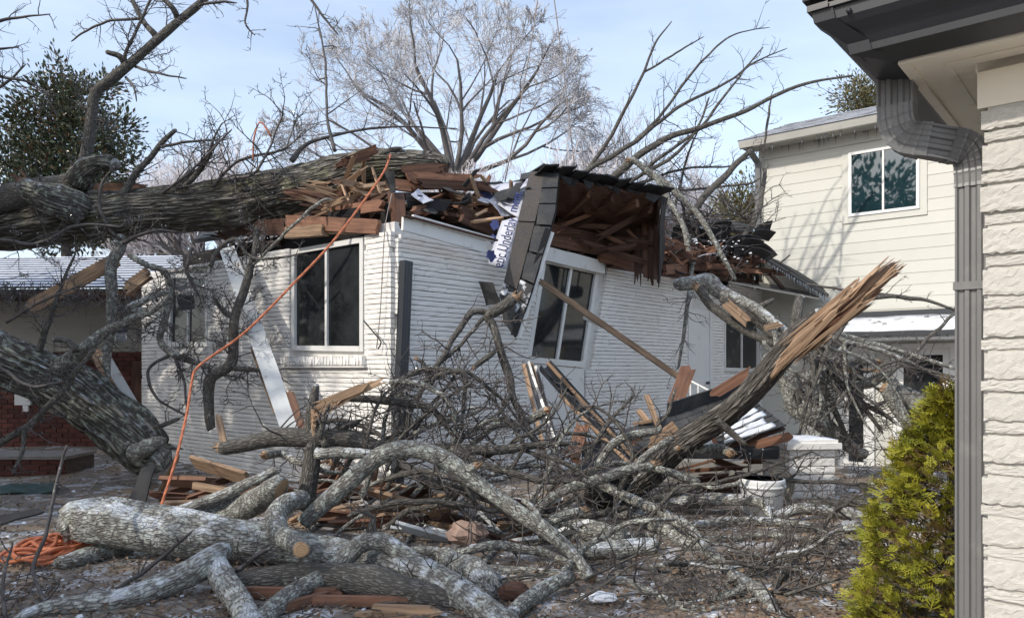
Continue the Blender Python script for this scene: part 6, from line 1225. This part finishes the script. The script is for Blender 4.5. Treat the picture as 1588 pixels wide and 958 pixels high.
# steps railing by the door
RL = thing('step_railing', P(1095, 625, 8.6), 'small white metal railing by the side door steps', 'railing')
for k, (a, b) in enumerate([((1066, 588, 8.6), (1112, 612, 8.4)), ((1071, 590, 8.6), (1071, 640, 8.6)), ((1083, 597, 8.5), (1083, 650, 8.5)), ((1108, 610, 8.4), (1108, 655, 8.4))]):
    mb = MB(); tube(mb, [P(*a), P(*b)], [.013, .013], 6); mb.build('rail' if k == 0 else 'baluster', M_TRIM, RL)
mb = MB(); c = P(1100, 690, 8.6); box(mb, c.x-.5, c.x+.6, 8.5, 9.6, -.2, .2); mb.build('step_block', mat('concrete', (.3,.29,.27), .85, .2, 9, bump=.3), RL)
# pillar
PL = thing('brick_pillar', P(1260, 775, 7.2), 'short white painted brick pillar with a flat cap beside the bucket', 'pillar')
PF = Face((P(1222, 775, 7.25).x, 7.25), (.985, .17), (.17, -.985)); PS = Face(PF.at(0, 0), (-.17, .985), (-.985, -.17))
mb = MB(); PF.rect(mb, .01, .46, -.1, .47, -.44, 0); core = mb.build('core', M_MORT, PL); vp = [rough_brick(300+i, 6, 3, .2) for i in range(4)]
cells = []
for r in range(6):
    z = .0+r*.078; cells += [(0, .23-.1*(r % 2), z, z+.072, rg.uniform(-.004, .006)), (.235-.1*(r % 2), .47, z, z+.072, rg.uniform(-.004, .006))]
brick_objs(cells, PF, M_BRICKW, core, vp, 99, lambda c_: 0, .03)
brick_objs([(.0, .22+.04*(i % 2), i*.078, i*.078+.072, 0) for i in range(6)]+[(.225+.04*(i % 2), .44, i*.078, i*.078+.072, 0) for i in range(6)], PS, M_BRICKW, core, vp, 99, lambda c_: 0, .03)
mb = MB(); PF.rect(mb, -.05, .52, .475, .53, -.5, .07); PF.rect(mb, -.025, .495, .53, .56, -.48, .045); cp = mb.build('cap', M_BRICKW, PL)
g2 = [[PF.at(lerp(-.02, .49, i/10), .565+.012*noise.noise(Vector((i*.7, k*.8, 5))), lerp(.03, -.46, k/6)) for i in range(11)] for k in range(7)]; tag(sheet(PL, 'snow', g2, .012, M_SNOW, (0, 0, 1), .006, True), kind='stuff')
# bucket
BK = thing('white_bucket', P(1182, 795, 6.6), 'white plastic bucket standing left of the brick pillar', 'bucket'); c = P(1182, 795, 6.55); c.z = 0
mb = MB(); prof = [(.02, .0), (.155, .0), (.16, .01), (.185, .24), (.19, .25), (.19, .29), (.185, .30), (.175, .30), (.17, .25), (.15, .03), (.02, .025)]
tube(mb, [c+Vector((0, 0, z)) for r, z in prof], [r for r, z in prof], 28, True, ref=np.array([1.0, 0, 0])); b_ = mb.build('pail', M_PLAST, BK, True)
mb = MB(); tube(mb, [c+Vector((0, 0, .225)), c+Vector((0, 0, .23)), c+Vector((0, 0, .245)), c+Vector((0, 0, .25))], [.184, .198, .198, .186], 28, False, ref=np.array([1.0, 0, 0])); mb.build('rim', M_PLAST, BK, True)
mb = MB(); tube(mb, [c+Vector((math.cos(a)*.19, -.05-math.sin(a)*.14, .27-.1*math.sin(a))) for a in np.linspace(0, math.pi, 14)], [.004]*14, 5); mb.build('handle', M_DMETAL, BK, True)
g2 = [[c+Vector((math.cos(a)*r, math.sin(a)*r, .255+.01*noise.noise(Vector((a, r*9, 0))))) for a in np.linspace(0, 6.283, 17)] for r in (.01, .06, .12, .168)]; tag(sheet(BK, 'snow', g2, .01, M_SNOW, (0, 0, 1), 0, True), kind='stuff')
HS = thing('hose_coil', P(1222, 775, 6.9), 'tan hose loops leaning between the bucket and the pillar', 'hose'); c = P(1208, 752, 6.95)
for k in range(3):
    mb = MB(); r = .11+.018*k; pts = [c+Vector((math.cos(a)*r*.8+.02*k, .03*k+.03*math.sin(a), math.sin(a)*r)) for a in np.linspace(0, 6.4, 30)]; tube(mb, pts, [.012]*30, 6, ref=np.array([0, 1.0, 0])); mb.build('loop', M_HOSE, HS, True)
# piles of broken boards
rg = random.Random(21)
ORD = 'leftmost,second,third,fourth,fifth,sixth,seventh,eighth,ninth,tenth,eleventh,twelfth,thirteenth,fourteenth,fifteenth,sixteenth,seventeenth,eighteenth,nineteenth,twentieth,twenty-first,twenty-second,twenty-third,twenty-fourth,twenty-fifth,twenty-sixth,twenty-seventh,twenty-eighth,twenty-ninth,thirtieth'.split(',')
CW = {M_WOOD.name: 'reddish', M_WOODD.name: 'dark brown', M_WOODY.name: 'tan', M_PAINTP.name: 'white painted'}
def pile(n, x0, x1, y0, y1, where, group, ms, Lr=(.25, .7), slope=.1):
    bs_ = []
    for i in range(n):
        px, py = rg.uniform(x0, x1), rg.uniform(y0, y1); Y = GY(y1+6)+(y1-py)*.012; a = P(px, py, Y); an = rg.gauss(slope, .45)+(math.pi if rg.random() < .5 else 0); L = rg.uniform(*Lr)
        d = Vector((math.cos(an), rg.gauss(0, .35), math.sin(an)*.5)).normalized(); up = (rg.gauss(0, .5), -.6, rg.uniform(.2, 1))
        if a.z < .03: a.z = .03
        m = rg.choice(ms); o = plank(None, 'broken_board', a-d*L*.5, a+d*L*.5, rg.uniform(.03, .11), rg.uniform(.015, .035), m, up=up, jag=.09, jagA=.09, seed=i); bs_.append((a.x/a.y, o, m))
    for k, (_, o, m) in enumerate(sorted(bs_, key=lambda q: q[0])):
        tag(o, '%s broken board, %s in the heap %s' % (CW[m.name], ORD[k]+('' if k == 0 else ' from the left'), where), 'board', group)
pile(24, 255, 430, 735, 785, 'behind the ice-capped log', 'boards heaped at lower left', [M_WOOD, M_WOOD, M_WOODD, M_WOODD, M_WOODY])
pile(30, 500, 690, 755, 815, 'under the arched branch', 'boards heaped under the arched branch', [M_WOOD, M_WOODD, M_WOODD, M_WOOD, M_WOODY])
pile(20, 680, 860, 770, 840, 'beside the pink stone', 'boards heaped right of the stone', [M_WOOD, M_WOODY, M_WOODD, M_PAINTP])
pile(14, 500, 600, 700, 770, 'at the downspout foot', 'planks at the downspout foot', [M_WOOD, M_WOODD], (.3, .6), .9)
pile(12, 880, 1000, 690, 760, 'under the dark fallen gutters', 'boards under the fallen gutters', [M_WOODD, M_WOOD], (.3, .6))
pile(16, 1050, 1210, 700, 760, 'under the snowy shingle slab', 'boards under the shingle slab', [M_WOODD, M_WOOD], (.3, .7))
loose('debris_plank', 'large brown board lying along the heap behind the ice-capped log', 'board', (300, 716, 6.4), (386, 742, 5.9), .13, .03, M_WOODY, seed=41, up=(0, -.6, .7))
loose('debris_plank', 'wide reddish board tilted in the heap beside the orange rope end', 'board', (258, 746, 6.0), (330, 748, 5.8), .16, .03, M_WOOD, seed=42, up=(0, -.9, .5))
loose('debris_plank', 'pale narrow board crossing the heap below the rope end', 'board', (300, 752, 5.7), (370, 764, 5.6), .05, .03, M_WOODY, seed=43)
loose('debris_plank', 'long tan board lying behind the arched branch', 'board', (545, 755, 6.1), (672, 790, 5.7), .11, .03, M_WOODY, seed=44, up=(0, -.8, .6))
sheet_ = lambda n, lb, ct, a, b, c, d, m, r=.04: tag(sheet(None, n, quadgrid(P(*a), P(*b), P(*c), P(*d), 6, 6), .012, m, (0, -1, .5), r), lb, ct)
sheet_('felt_scrap', 'black curled felt sheet standing left of the reddish boards', 'roofing', (222, 728, 6.0), (243, 722, 6.0), (218, 790, 5.7), (190, 786, 5.7), M_TAR)
sheet_('felt_scrap', 'flat black shingle piece lying in the mud above the rope coil', 'roofing', (0, 800, 5.6), (60, 786, 5.6), (68, 792, 5.5), (0, 812, 5.5), M_TAR, .02)
sheet_('green_tarp', 'dark green tarp edge on the ground below the brick step', 'tarp', (0, 752, 8.0), (90, 748, 8.0), (88, 762, 7.6), (0, 766, 7.6), mat('green_tarp', (.012,.05,.04), .6, .3, 5), .03)
sheet_('dark_sheet', 'dark bent metal flap beneath the steep fallen gutter', 'metal', (905, 690, 7.0), (950, 665, 7.0), (968, 735, 6.7), (900, 735, 6.7), M_DMETAL)
sheet_('grey_flap', 'grey torn membrane flap hanging over the small left window', 'roofing', (270, 445, 8.7), (300, 438, 8.7), (302, 478, 8.65), (280, 482, 8.65), M_DMETAL, .06)
# stones
def stone(label, px, py, rpx, m, sq=(1, .8, .8), seed=0):
    Y = GY(py+rpx*.8); c = P(px, py, Y); r = rpx*Y/FPX; mb = MB(); v = []; N, Mn = 12, 8
    for i in range(Mn+1):
        th = math.pi*i/Mn
        for k in range(N):
            a = 2*math.pi*k/N; d = Vector((math.sin(th)*math.cos(a), math.sin(th)*math.sin(a), math.cos(th))); s = r*(1+.35*noise.noise(d*1.6+Vector((seed, 0, 0)))); v.append((d.x*s*sq[0], d.y*s*sq[1], d.z*s*sq[2]))
    mb.add(v, [(i*N+k, i*N+(k+1) % N, (i+1)*N+(k+1) % N, (i+1)*N+k) for i in range(Mn) for k in range(N)]); o = mb.build('stone', m, None, False, Matrix.Translation(c)); return tag(o, label, 'stone')
stone('pale pink broken stone among the boards in the centre', 725, 826, 30, M_ROCK, (1, .8, .7), 2)
stone('small grey block on the heap above the pink stone', 724, 797, 13, mat('grey_block', (.42,.43,.45), .8, .2, 9), (1, .8, .8), 5)
stone('reddish rubble lump below the cut branch at bottom centre', 798, 918, 20, M_WOODD, (1.2, .8, .8), 7)
stone('iced stone half sunk in the mud under the slim grey branch', 935, 925, 17, M_SNOW, (1.4, .8, .5), 9)
# ------------------------------------------------------------------ trees
def grow(out, p, d, L, r, lev, rg, env, maxlev, up=.12, wig=.16, kids=(3, 5), shrink=.68, fr=.42):
    ns = 5 if lev < 2 else 4; q = [p]; rr = [r]; st = L/ns
    for k in range(ns):
        d = (d+Vector((rg.gauss(0, wig), rg.gauss(0, wig), rg.gauss(0, wig)))+Vector((0, 0, up*(1 if lev else .3)))).normalized()
        nx_ = q[-1]+d*st
        if env and not env(nx_):
            if k >= 1: break
        q.append(nx_); rr.append(r*(1-.62*(k+1)/ns) if lev < maxlev else max(r*.4, r*(1-.7*(k+1)/ns)))
    if len(q) < 2: return
    out.append((lev, q, rr))
    if lev >= maxlev: return
    n = rg.randint(*kids)
    for k in range(n):
        f = rg.uniform(.28, 1.0) if k else 1.0; i = min(len(q)-2, int(f*(len(q)-1))); b = q[i].lerp(q[i+1], rg.random()) if k else q[-1]
        t = (q[i+1]-q[i]).normalized(); rv = Vector((rg.gauss(0, 1), rg.gauss(0, 1), rg.gauss(0, 1))); rv = (rv-t*rv.dot(t)).normalized(); s = fr*rg.uniform(.6, 1.4)
        grow(out, b, (t+rv*s*1.25).normalized(), L*shrink*rg.uniform(.75, 1.15), max(rmin_, rr[min(i+1, len(rr)-1)]*rg.uniform(.55, .8)), lev+1, rg, env, maxlev, up, wig, kids, shrink, fr)
rmin_ = .008
def bare_tree(label, base, starts, maxlev, env, seed, mt, ml, group=None, up=.10, kids=(3, 5), shrink=.68, fr=.42, sides=3, wig=.16, trunk=None, rmin=.008):
    """starts: (point, dir, length, radius)"""
    global rmin_; rmin_ = rmin; rg = random.Random(seed); t = thing('bare_tree', base, label, 'tree', group); out = []
    for p, d, L, r in starts: grow(out, Vector(p), Vector(d).normalized(), L, r, 0, rg, env, maxlev, up, wig, kids, shrink, fr)
    tb, lb = MB(), MB()
    if trunk: tube(tb, trunk[0], trunk[1], 12)
    cw = MB()
    tubes(tb, [(q, r) for lev, q, r in out if lev < 2], 8); tubes(cw, [(q, r) for lev, q, r in out if lev >= 2], sides)
    tb.build('trunk', ml, t, True); cw.build('crown', mt, t, False); return t, out
def ell(c, rx, ry, rz):
    return lambda p: ((p.x-c.x)/rx)**2+((p.y-c.y)/ry)**2+((p.z-c.z)/rz)**2 < .92+.55*noise.noise(p*.9)+.25*noise.noise(p*2.7)
Yt = 30.0; b0 = P(705, 330, Yt); m_ = Yt/FPX
cc = P(688, 205, Yt); big = ell(cc, 250*m_, 6.0, 196*m_)
st = []
for i in range(15):
    th = math.radians(lerp(-82, 82, i/14)); st.append((P(702+lerp(-14, 16, i/14), 272, Yt), (math.sin(th)*1.1, random.uniform(-.55, .55), math.cos(th)+.12), 4.3 if abs(i-7) < 5 else 4.9, [.14, .085, .11][i % 3]))
bare_tree('big bare frosted tree with a wide crown behind the house centre', (b0.x, Yt, 0), st, 5, big, 12, M_FROST, M_FROSTL, up=.012, kids=(3, 5), shrink=.63, fr=.52, wig=.13, trunk=([(b0.x, Yt, -.2), (b0.x, Yt, 3), (b0.x+.1, Yt, 6.0), (b0.x-.05, Yt, 8.7)], [.5, .42, .38, .34]), rmin=.010)
def small_tree(label, px, Y, pytop, wpx, seed, pybot=330, mt=M_HAZET, lev=4, kids=(5, 6), group=None, rmin=.013, ml=None):
    k = Y/FPX; base = P(px, 400, Y); base.z = 0; top = P(px, pytop, Y).z; H = top; c = Vector((base.x, Y, H*.62)); rg = random.Random(seed); fork = H*.34
    env = ell(c, wpx*k*.5, wpx*k*.45, H*.40); s = []
    for i in range(8):
        a = i*.79+rg.random(); s.append(((base.x, Y, fork), (math.cos(a)*.75, math.sin(a)*.6, 1.0), H*.26, .05+.012*H))
    bare_tree(label, base, s, lev, env, seed, mt, ml or M_FROSTL, group, .08, kids, .66, .5, trunk=([(base.x, Y, -.3), (base.x+.1, Y, fork*.5), (base.x, Y, fork+.2)], [.10+.014*H, .08+.013*H, .06+.012*H]), rmin=rmin)
small_tree('pale frosted tree left of the big bare tree', 330, 34, 150, 240, 3, lev=4)
small_tree('tall frosted tree just right of the big bare tree', 930, 36, 118, 230, 5, lev=4, mt=M_FROST)
small_tree('low pinkish frosted tree behind the hanging shingle strip', 770, 27, 205, 230, 8, lev=4)
small_tree('low pinkish frosted tree behind the overhang', 890, 26, 195, 200, 9, lev=4)
small_tree('small frosted tree behind the end of the roof trunk', 640, 29, 215, 200, 10, lev=4)
small_tree('faint frosted tree between the evergreen and the bare tree', 440, 40, 230, 160, 13, lev=4)
small_tree('faint frosted tree behind the broken crown at right', 1060, 38, 215, 200, 15, lev=4)
small_tree('small frosted tree rising behind the dark evergreen', 215, 42, 205, 150, 16, lev=4)
def leafmesh(pts, dirs, size, rg, fold=.25, asp=.42):
    mb = MB(); V_ = []; Q = []
    for i, (p, d) in enumerate(zip(pts, dirs)):
        d = d.normalized(); s = d.cross(Vector((rg.gauss(0, 1), rg.gauss(0, 1), rg.gauss(0, 1)))).normalized(); n = d.cross(s); L = size*rg.uniform(.6, 1.25); w_ = L*asp*.5
        b = len(V_); V_ += [tuple(p), tuple(p+d*L*.5+s*w_+n*w_*fold), tuple(p+d*L), tuple(p+d*L*.5-s*w_+n*w_*fold)]; Q.append((b, b+1, b+2, b+3))
    mb.add(V_, Q); return mb
def evergreen(label, base, blobs, size, n, mats, seed, name='evergreen_tree', asp=.42, trunk_r=.2, cl=.55):
    """blobs: list of (center, rx, ry, rz)"""
    rg = random.Random(seed); t = thing(name, base, label, 'tree'); B = Vector(base); top = max(blobs, key=lambda b: b[0].z)
    tb = MB(); tube(tb, [B-Vector((0, 0, .3)), B.lerp(top[0], .5), top[0]], [trunk_r, trunk_r*.7, trunk_r*.2], 8)
    for c, rx, ry, rz in blobs: s = Vector((B.x, B.y, max(.5, c.z-rz*1.2))); tube(tb, [s, s.lerp(c, .6)+Vector((0, 0, -.1)), c], [trunk_r*.45, trunk_r*.3, .02], 6)
    tb.build('trunk', M_BARKD, t, True); vol = [b[1]*b[2]*b[3] for b in blobs]; tot = sum(vol)
    acc = [[] for _ in mats]; accd = [[] for _ in mats]
    for (c, rx, ry, rz), vv_ in zip(blobs, vol):
        m = int(n*vv_/tot)
        for _ in range(max(6, m//34)):
            d = Vector((rg.gauss(0, 1), rg.gauss(0, 1), rg.gauss(0, 1))).normalized(); rad = rg.uniform(.45, 1.02)
            cc_ = c+Vector((d.x*rx, d.y*ry, d.z*rz))*rad
            for _ in range(34):
                o = Vector((rg.gauss(0, 1), rg.gauss(0, 1), rg.gauss(0, 1)))*size*cl*1.9
                k = 0 if rg.random() < .88 else len(mats)-1
                acc[k].append(cc_+o); accd[k].append(o.normalized()*.8+d*.5+Vector((0, 0, .3)))
    for k, m in enumerate(mats):
        if acc[k]: leafmesh(acc[k], accd[k], size, rg, asp=asp).build('crown', m, t)
    return t
k = 22/FPX
def bl(px, py, r, Y=22, ry=None): return (P(px, py, Y), r*Y/FPX, (ry or r)*Y/FPX, r*Y/FPX*.9)
evergreen('dark glossy evergreen tree standing behind the trunk at left', (P(110, 400, 22).x, 22, 0), [bl(95, 115, 24), bl(80, 150, 38), bl(130, 160, 40), bl(165, 130, 14), bl(60, 200, 44), bl(130, 215, 52), bl(180, 210, 30), bl(20, 235, 32), bl(85, 260, 48), bl(190, 255, 28), bl(35, 175, 20), bl(5, 265, 32), bl(150, 275, 40), bl(60, 300, 48), bl(165, 330, 48), bl(100, 345, 56)], .165, 22000, [M_LEAF, M_LEAF, M_LEAFB], 4)
evergreen('olive cedar top behind the roof of the two storey house', (P(1345, 400, 22).x, 22, 0), [bl(1325, 148, 26), bl(1350, 150, 26), bl(1340, 135, 20), bl(1365, 170, 24), bl(1320, 170, 14), bl(1345, 190, 30), bl(1380, 150, 30), bl(1350, 230, 40)], .13, 9000, [M_CEDAR, M_LEAF], 6, asp=.3, cl=.8)
evergreen('brown-green cedar in the gap beside the two storey house corner', (P(1150, 500, 19).x, 19, 0), [bl(1145, 315, 30, 19), bl(1165, 300, 22, 19), bl(1150, 345, 34, 19), bl(1130, 330, 18, 19), bl(1165, 370, 30, 19), bl(1150, 390, 40, 19)], .12, 8000, [M_CEDAR, M_LEAF], 7, asp=.3, cl=.8)
# unseen evergreens added left of the yard, beyond the frame, to shade house and ground
evergreen('tall dark evergreen standing left of the yard', (-10.2, 4.2, 0), [(Vector((-10.2, 4.2, 3.4)), 2.5, 2.5, 2.0), (Vector((-10.2, 4.2, 5.8)), 2.2, 2.2, 1.8), (Vector((-9.8, 4.8, 7.4)), 1.4, 1.4, 1.2), (Vector((-10.6, 2.6, 4.6)), 1.8, 1.8, 1.8)], .34, 7000, [M_LEAF], 31)
evergreen('second dark evergreen standing left of the yard nearer the viewer', (-8.2, -1.6, 0), [(Vector((-8.2, -1.6, 3.0)), 2.2, 2.2, 1.8), (Vector((-8.2, -1.4, 5.0)), 1.9, 1.9, 1.6), (Vector((-8.0, -1.2, 6.3)), 1.1, 1.1, 1.0)], .34, 6000, [M_LEAF], 32)
evergreen('third dark evergreen at the far left of the yard', (-11.5, 7.2, 0), [(Vector((-11.5, 7.2, 3.2)), 2.4, 2.2, 1.9), (Vector((-11.4, 7.2, 5.4)), 2.0, 2.0, 1.7)], .34, 6000, [M_LEAF], 33)

for i, (x, y, h) in enumerate(((-15.5, -2.2, 13), (-18, -7, 13))):
    bare_tree('tall bare tree standing behind the viewer to the left' if i else 'broad bare tree standing behind the viewer', (x, y, 0), [((x, y, 2.5), (math.cos(a)*.7, math.sin(a)*.7, 1), h*.3, .16) for a in (.2, 1.5, 2.8, 4.1, 5.3)], 3, None, 40+i, M_TWIG, M_BARKD, None, .06, (3, 5), .66, .5, trunk=([(x, y, -.2), (x, y, 1.4), (x, y, 2.8)], [.35, .28, .24]), rmin=.02)
evergreen('very tall dark evergreen standing behind the viewer at left', (-19, -5.5, 0), [(Vector((-19, -5.5, 5.0)), 3.2, 3.2, 2.2), (Vector((-19, -5.5, 8.0)), 2.8, 2.8, 2.2), (Vector((-19.3, -5, 10.6)), 2.2, 2.2, 1.8), (Vector((-18.5, -8.5, 8)), 2.4, 2.4, 2.6)], .5, 6000, [M_LEAF], 35)
# arborvitae by the near downspout
AR = thing('arborvitae_shrub', (1.93, 3.42, 0), 'yellow-green arborvitae shrub beside the grey downspout', 'shrub'); rg = random.Random(9)
def arr(z):
    zs = [0, .33, .6, .83, 1.0, 1.1, 1.18]; rs = [.36, .335, .285, .25, .12, .05, .01]; return float(np.interp(z, zs, rs))
ax = Vector((1.975, 3.42, 0)); VV = [[], []]; QQ = [[], []]
def spray(p, d, L, w_, k):
    """flat fan of scale-leaf sprigs"""
    d = d.normalized(); s = d.cross(Vector((rg.gauss(0, .5), rg.gauss(0, .5), 1))).normalized(); n = d.cross(s)
    def leaf(a, dr, l, w2):
        sd = n.cross(dr).normalized(); b = len(VV[k]); VV[k].extend([tuple(a), tuple(a+dr*l*.55+sd*w2), tuple(a+dr*l), tuple(a+dr*l*.55-sd*w2)]); QQ[k].append((b, b+1, b+2, b+3))
    leaf(p, d, L, w_)
    for j in range(5):
        f = .15+.17*j; q = p+d*L*f
        for sg in (-1, 1):
            dr = (d*.75+s*sg*.75+n*rg.gauss(0, .15)).normalized(); l = L*(.62-.42*f)*rg.uniform(.8, 1.2); leaf(q, dr, l, w_*.8)
            e = q+dr*l*.45; leaf(e, (dr+d*.7).normalized(), l*.5, w_*.6)
for i in range(4300):
    z = 1.15*(rg.random()**1.15); a = rg.uniform(0, 6.283); lump = 1+.42*noise.noise(Vector((math.cos(a)*1.6, math.sin(a)*1.6, z*4.5)))+.10*noise.noise(Vector((math.cos(a)*5, math.sin(a)*5, z*12))); dep = rg.random()
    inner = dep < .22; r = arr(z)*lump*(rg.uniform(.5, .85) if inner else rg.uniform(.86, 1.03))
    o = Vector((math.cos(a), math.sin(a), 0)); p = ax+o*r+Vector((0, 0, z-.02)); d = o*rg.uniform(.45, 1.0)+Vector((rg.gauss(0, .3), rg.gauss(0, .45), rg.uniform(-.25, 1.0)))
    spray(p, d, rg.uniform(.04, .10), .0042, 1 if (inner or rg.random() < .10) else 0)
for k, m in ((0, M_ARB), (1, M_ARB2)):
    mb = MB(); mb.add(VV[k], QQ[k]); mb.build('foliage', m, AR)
mb = MB(); tube(mb, [ax, ax+Vector((0, 0, .6)), ax+Vector((0, 0, 1.12))], [.03, .022, .005], 7)
for i in range(60):
    z = rg.uniform(.05, 1.0); a = rg.uniform(0, 6.28); s = ax+Vector((0, 0, z)); e = s+Vector((math.cos(a), math.sin(a), .5))*arr(z)*.8; tube(mb, [s, s.lerp(e, .5), e], [.006, .004, .002], 4)
mb.build('trunk', M_BARKD, AR, True)

# ------------------------------------------------------------------ ground litter
rg = random.Random(99)
def gp():
    while True:
        py = 585+390*rg.random()**.8; px = rg.uniform(-60, 1500); Y = GY(py)
        if Y > 12: continue
        p = P(px, py, Y); r = p-C0
        if r.dot(-V) < -.02 and r.dot(RF.n) < -.02: continue
        return Vector((p.x, p.y, gz(p.x, p.y)))
mb = MB()
for i in range(800):
    p = gp(); a = rg.uniform(0, 6.28); L = rg.uniform(.06, .35); d = Vector((math.cos(a), math.sin(a)*.8, rg.uniform(-.05, .25))); m_ = p+d*L*.5+Vector((rg.gauss(0, .03), rg.gauss(0, .03), rg.uniform(.0, .05))); r = rg.uniform(.0015, .004)
    tube(mb, [p+Vector((0, 0, .008)), m_+Vector((0, 0, .012)), p+d*L+Vector((0, 0, .012))], [r, r*.8, r*.4], 4, False)
tag(mb.build('twig_litter', M_TWIG), 'scattered fine twigs covering the muddy ground', 'twigs', kind='stuff')
pts, ds = [], []
for i in range(9000): p = gp(); pts.append(p+Vector((0, 0, rg.uniform(.004, .03)))); ds.append(Vector((rg.gauss(0, 1), rg.gauss(0, 1), rg.uniform(-.1, .4))))
tag(leafmesh(pts, ds, .034, rg, .4, .6).build('leaf_litter', M_LITTER), 'dead brown leaves scattered over the mud', 'leaves', kind='stuff')
def chips(n, sz, m, name, lab, cat, beads=None):
    mb = MB(); V_ = []; Q = []
    for i in range(n):
        p = beads[i] if beads else gp(); s = rg.uniform(*sz); f = .45 if (not beads or sz[1] > .02) else 1.3
        b = len(V_); a = rg.uniform(0, 3); ca, sa = math.cos(a)*s, math.sin(a)*s
        top = [(p.x+ca*.6, p.y+sa*.6, p.z+s*f), (p.x-sa*.6, p.y+ca*.6, p.z+s*f*rg.uniform(.6, 1)), (p.x-ca*.6, p.y-sa*.6, p.z+s*f*rg.uniform(.6, 1)), (p.x+sa*.6, p.y-ca*.6, p.z+s*f)]
        bot = [(p.x+ca, p.y+sa, p.z-s*.2), (p.x-sa*1.3, p.y+ca*1.3, p.z-s*.2), (p.x-ca*1.2, p.y-sa*1.2, p.z-s*.2), (p.x+sa, p.y-ca, p.z-s*.2)]
        V_ += bot+top; Q += [tuple(b+x for x in f_) for f_ in BOXQ]
    mb.add(V_, Q); tag(mb.build(name, m), lab, cat, kind='stuff')
chips(420, (.004, .026), M_SNOW, 'ice_bits', 'small chunks of ice and snow scattered on the ground', 'ice')
SNP_ = []
for k in range(34):
    px = rg.uniform(1032, 1165); SNP_.append(P(px, 366+(px-1032)*.16+rg.gauss(0, 5)+(16 if rg.random() < .25 else 0), rg.uniform(11.1, 11.5)))
chips(len(SNP_), (.010, .028), M_SNOWP, 'roof_snow', 'crumbs of snow lying along the collapsed roof edge', 'snow', SNP_)
chips(900, (.006, .024), M_LITTER, 'wood_chips', 'small wood chips and bark crumbs on the ground', 'chips')
chips(len(BEADS), (.0028, .0075), M_ICE, 'ice_beads', 'glinting ice beads clinging to the broken twigs', 'ice', BEADS)
# low brushwood filling between the logs
out = []
for i in range(36):
    px = rg.uniform(380, 1400); py = rg.uniform(740, 940); Y = GY(py+10); p = P(px, py, Y); p.z = max(.02, p.z); a = rg.gauss(0, .5)+(math.pi if rg.random() < .5 else 0); d = Vector((math.cos(a), math.sin(a)*.6, rg.uniform(-.05, .35))).normalized(); q = [p]; L = rg.uniform(.3, 1.0)
    for j in range(7): d = (d+Vector((rg.gauss(0, .13), rg.gauss(0, .13), rg.gauss(0, .10)))).normalized(); n_ = q[-1]+d*L/7; n_.z = max(.015, n_.z); q.append(n_)
    r = rg.uniform(.004, .012); out.append((q, [lerp(r, .002, j/7) for j in range(8)])); sprout(out, q, r, 4, .3, 1, rg, .2)
mb = MB(); tubes(mb, out, 5); tag(mb.build('brushwood', M_BARKD, None, True), 'loose brushwood lying between the logs in the foreground', 'brush', kind='stuff')
out = []
for i in range(110):     # vines and twigs hanging from the wing's eave
    px = rg.uniform(-20, 200); py = 440+rg.uniform(-4, 10)+max(0, px-60)*.1; p = P(px, py, 11.2); d = Vector((rg.gauss(0, .5), rg.gauss(0, .2), -1)).normalized(); q = [p]; L = rg.uniform(.15, .5)
    for j in range(6): d = (d+Vector((rg.gauss(0, .35), rg.gauss(0, .2), rg.gauss(0, .25)))).normalized(); q.append(q[-1]+d*L/6)
    out.append((q, [lerp(.007, .003, j/6) for j in range(7)])); sprout(out, q, .006, 3, .2, 1, rg, 0)
mb = MB(); tubes(mb, out, 4); tag(mb.build('hanging_vines', M_FROSTL, None, True), 'frosted vines fringing the eave of the brick wing', 'vines', kind='stuff')
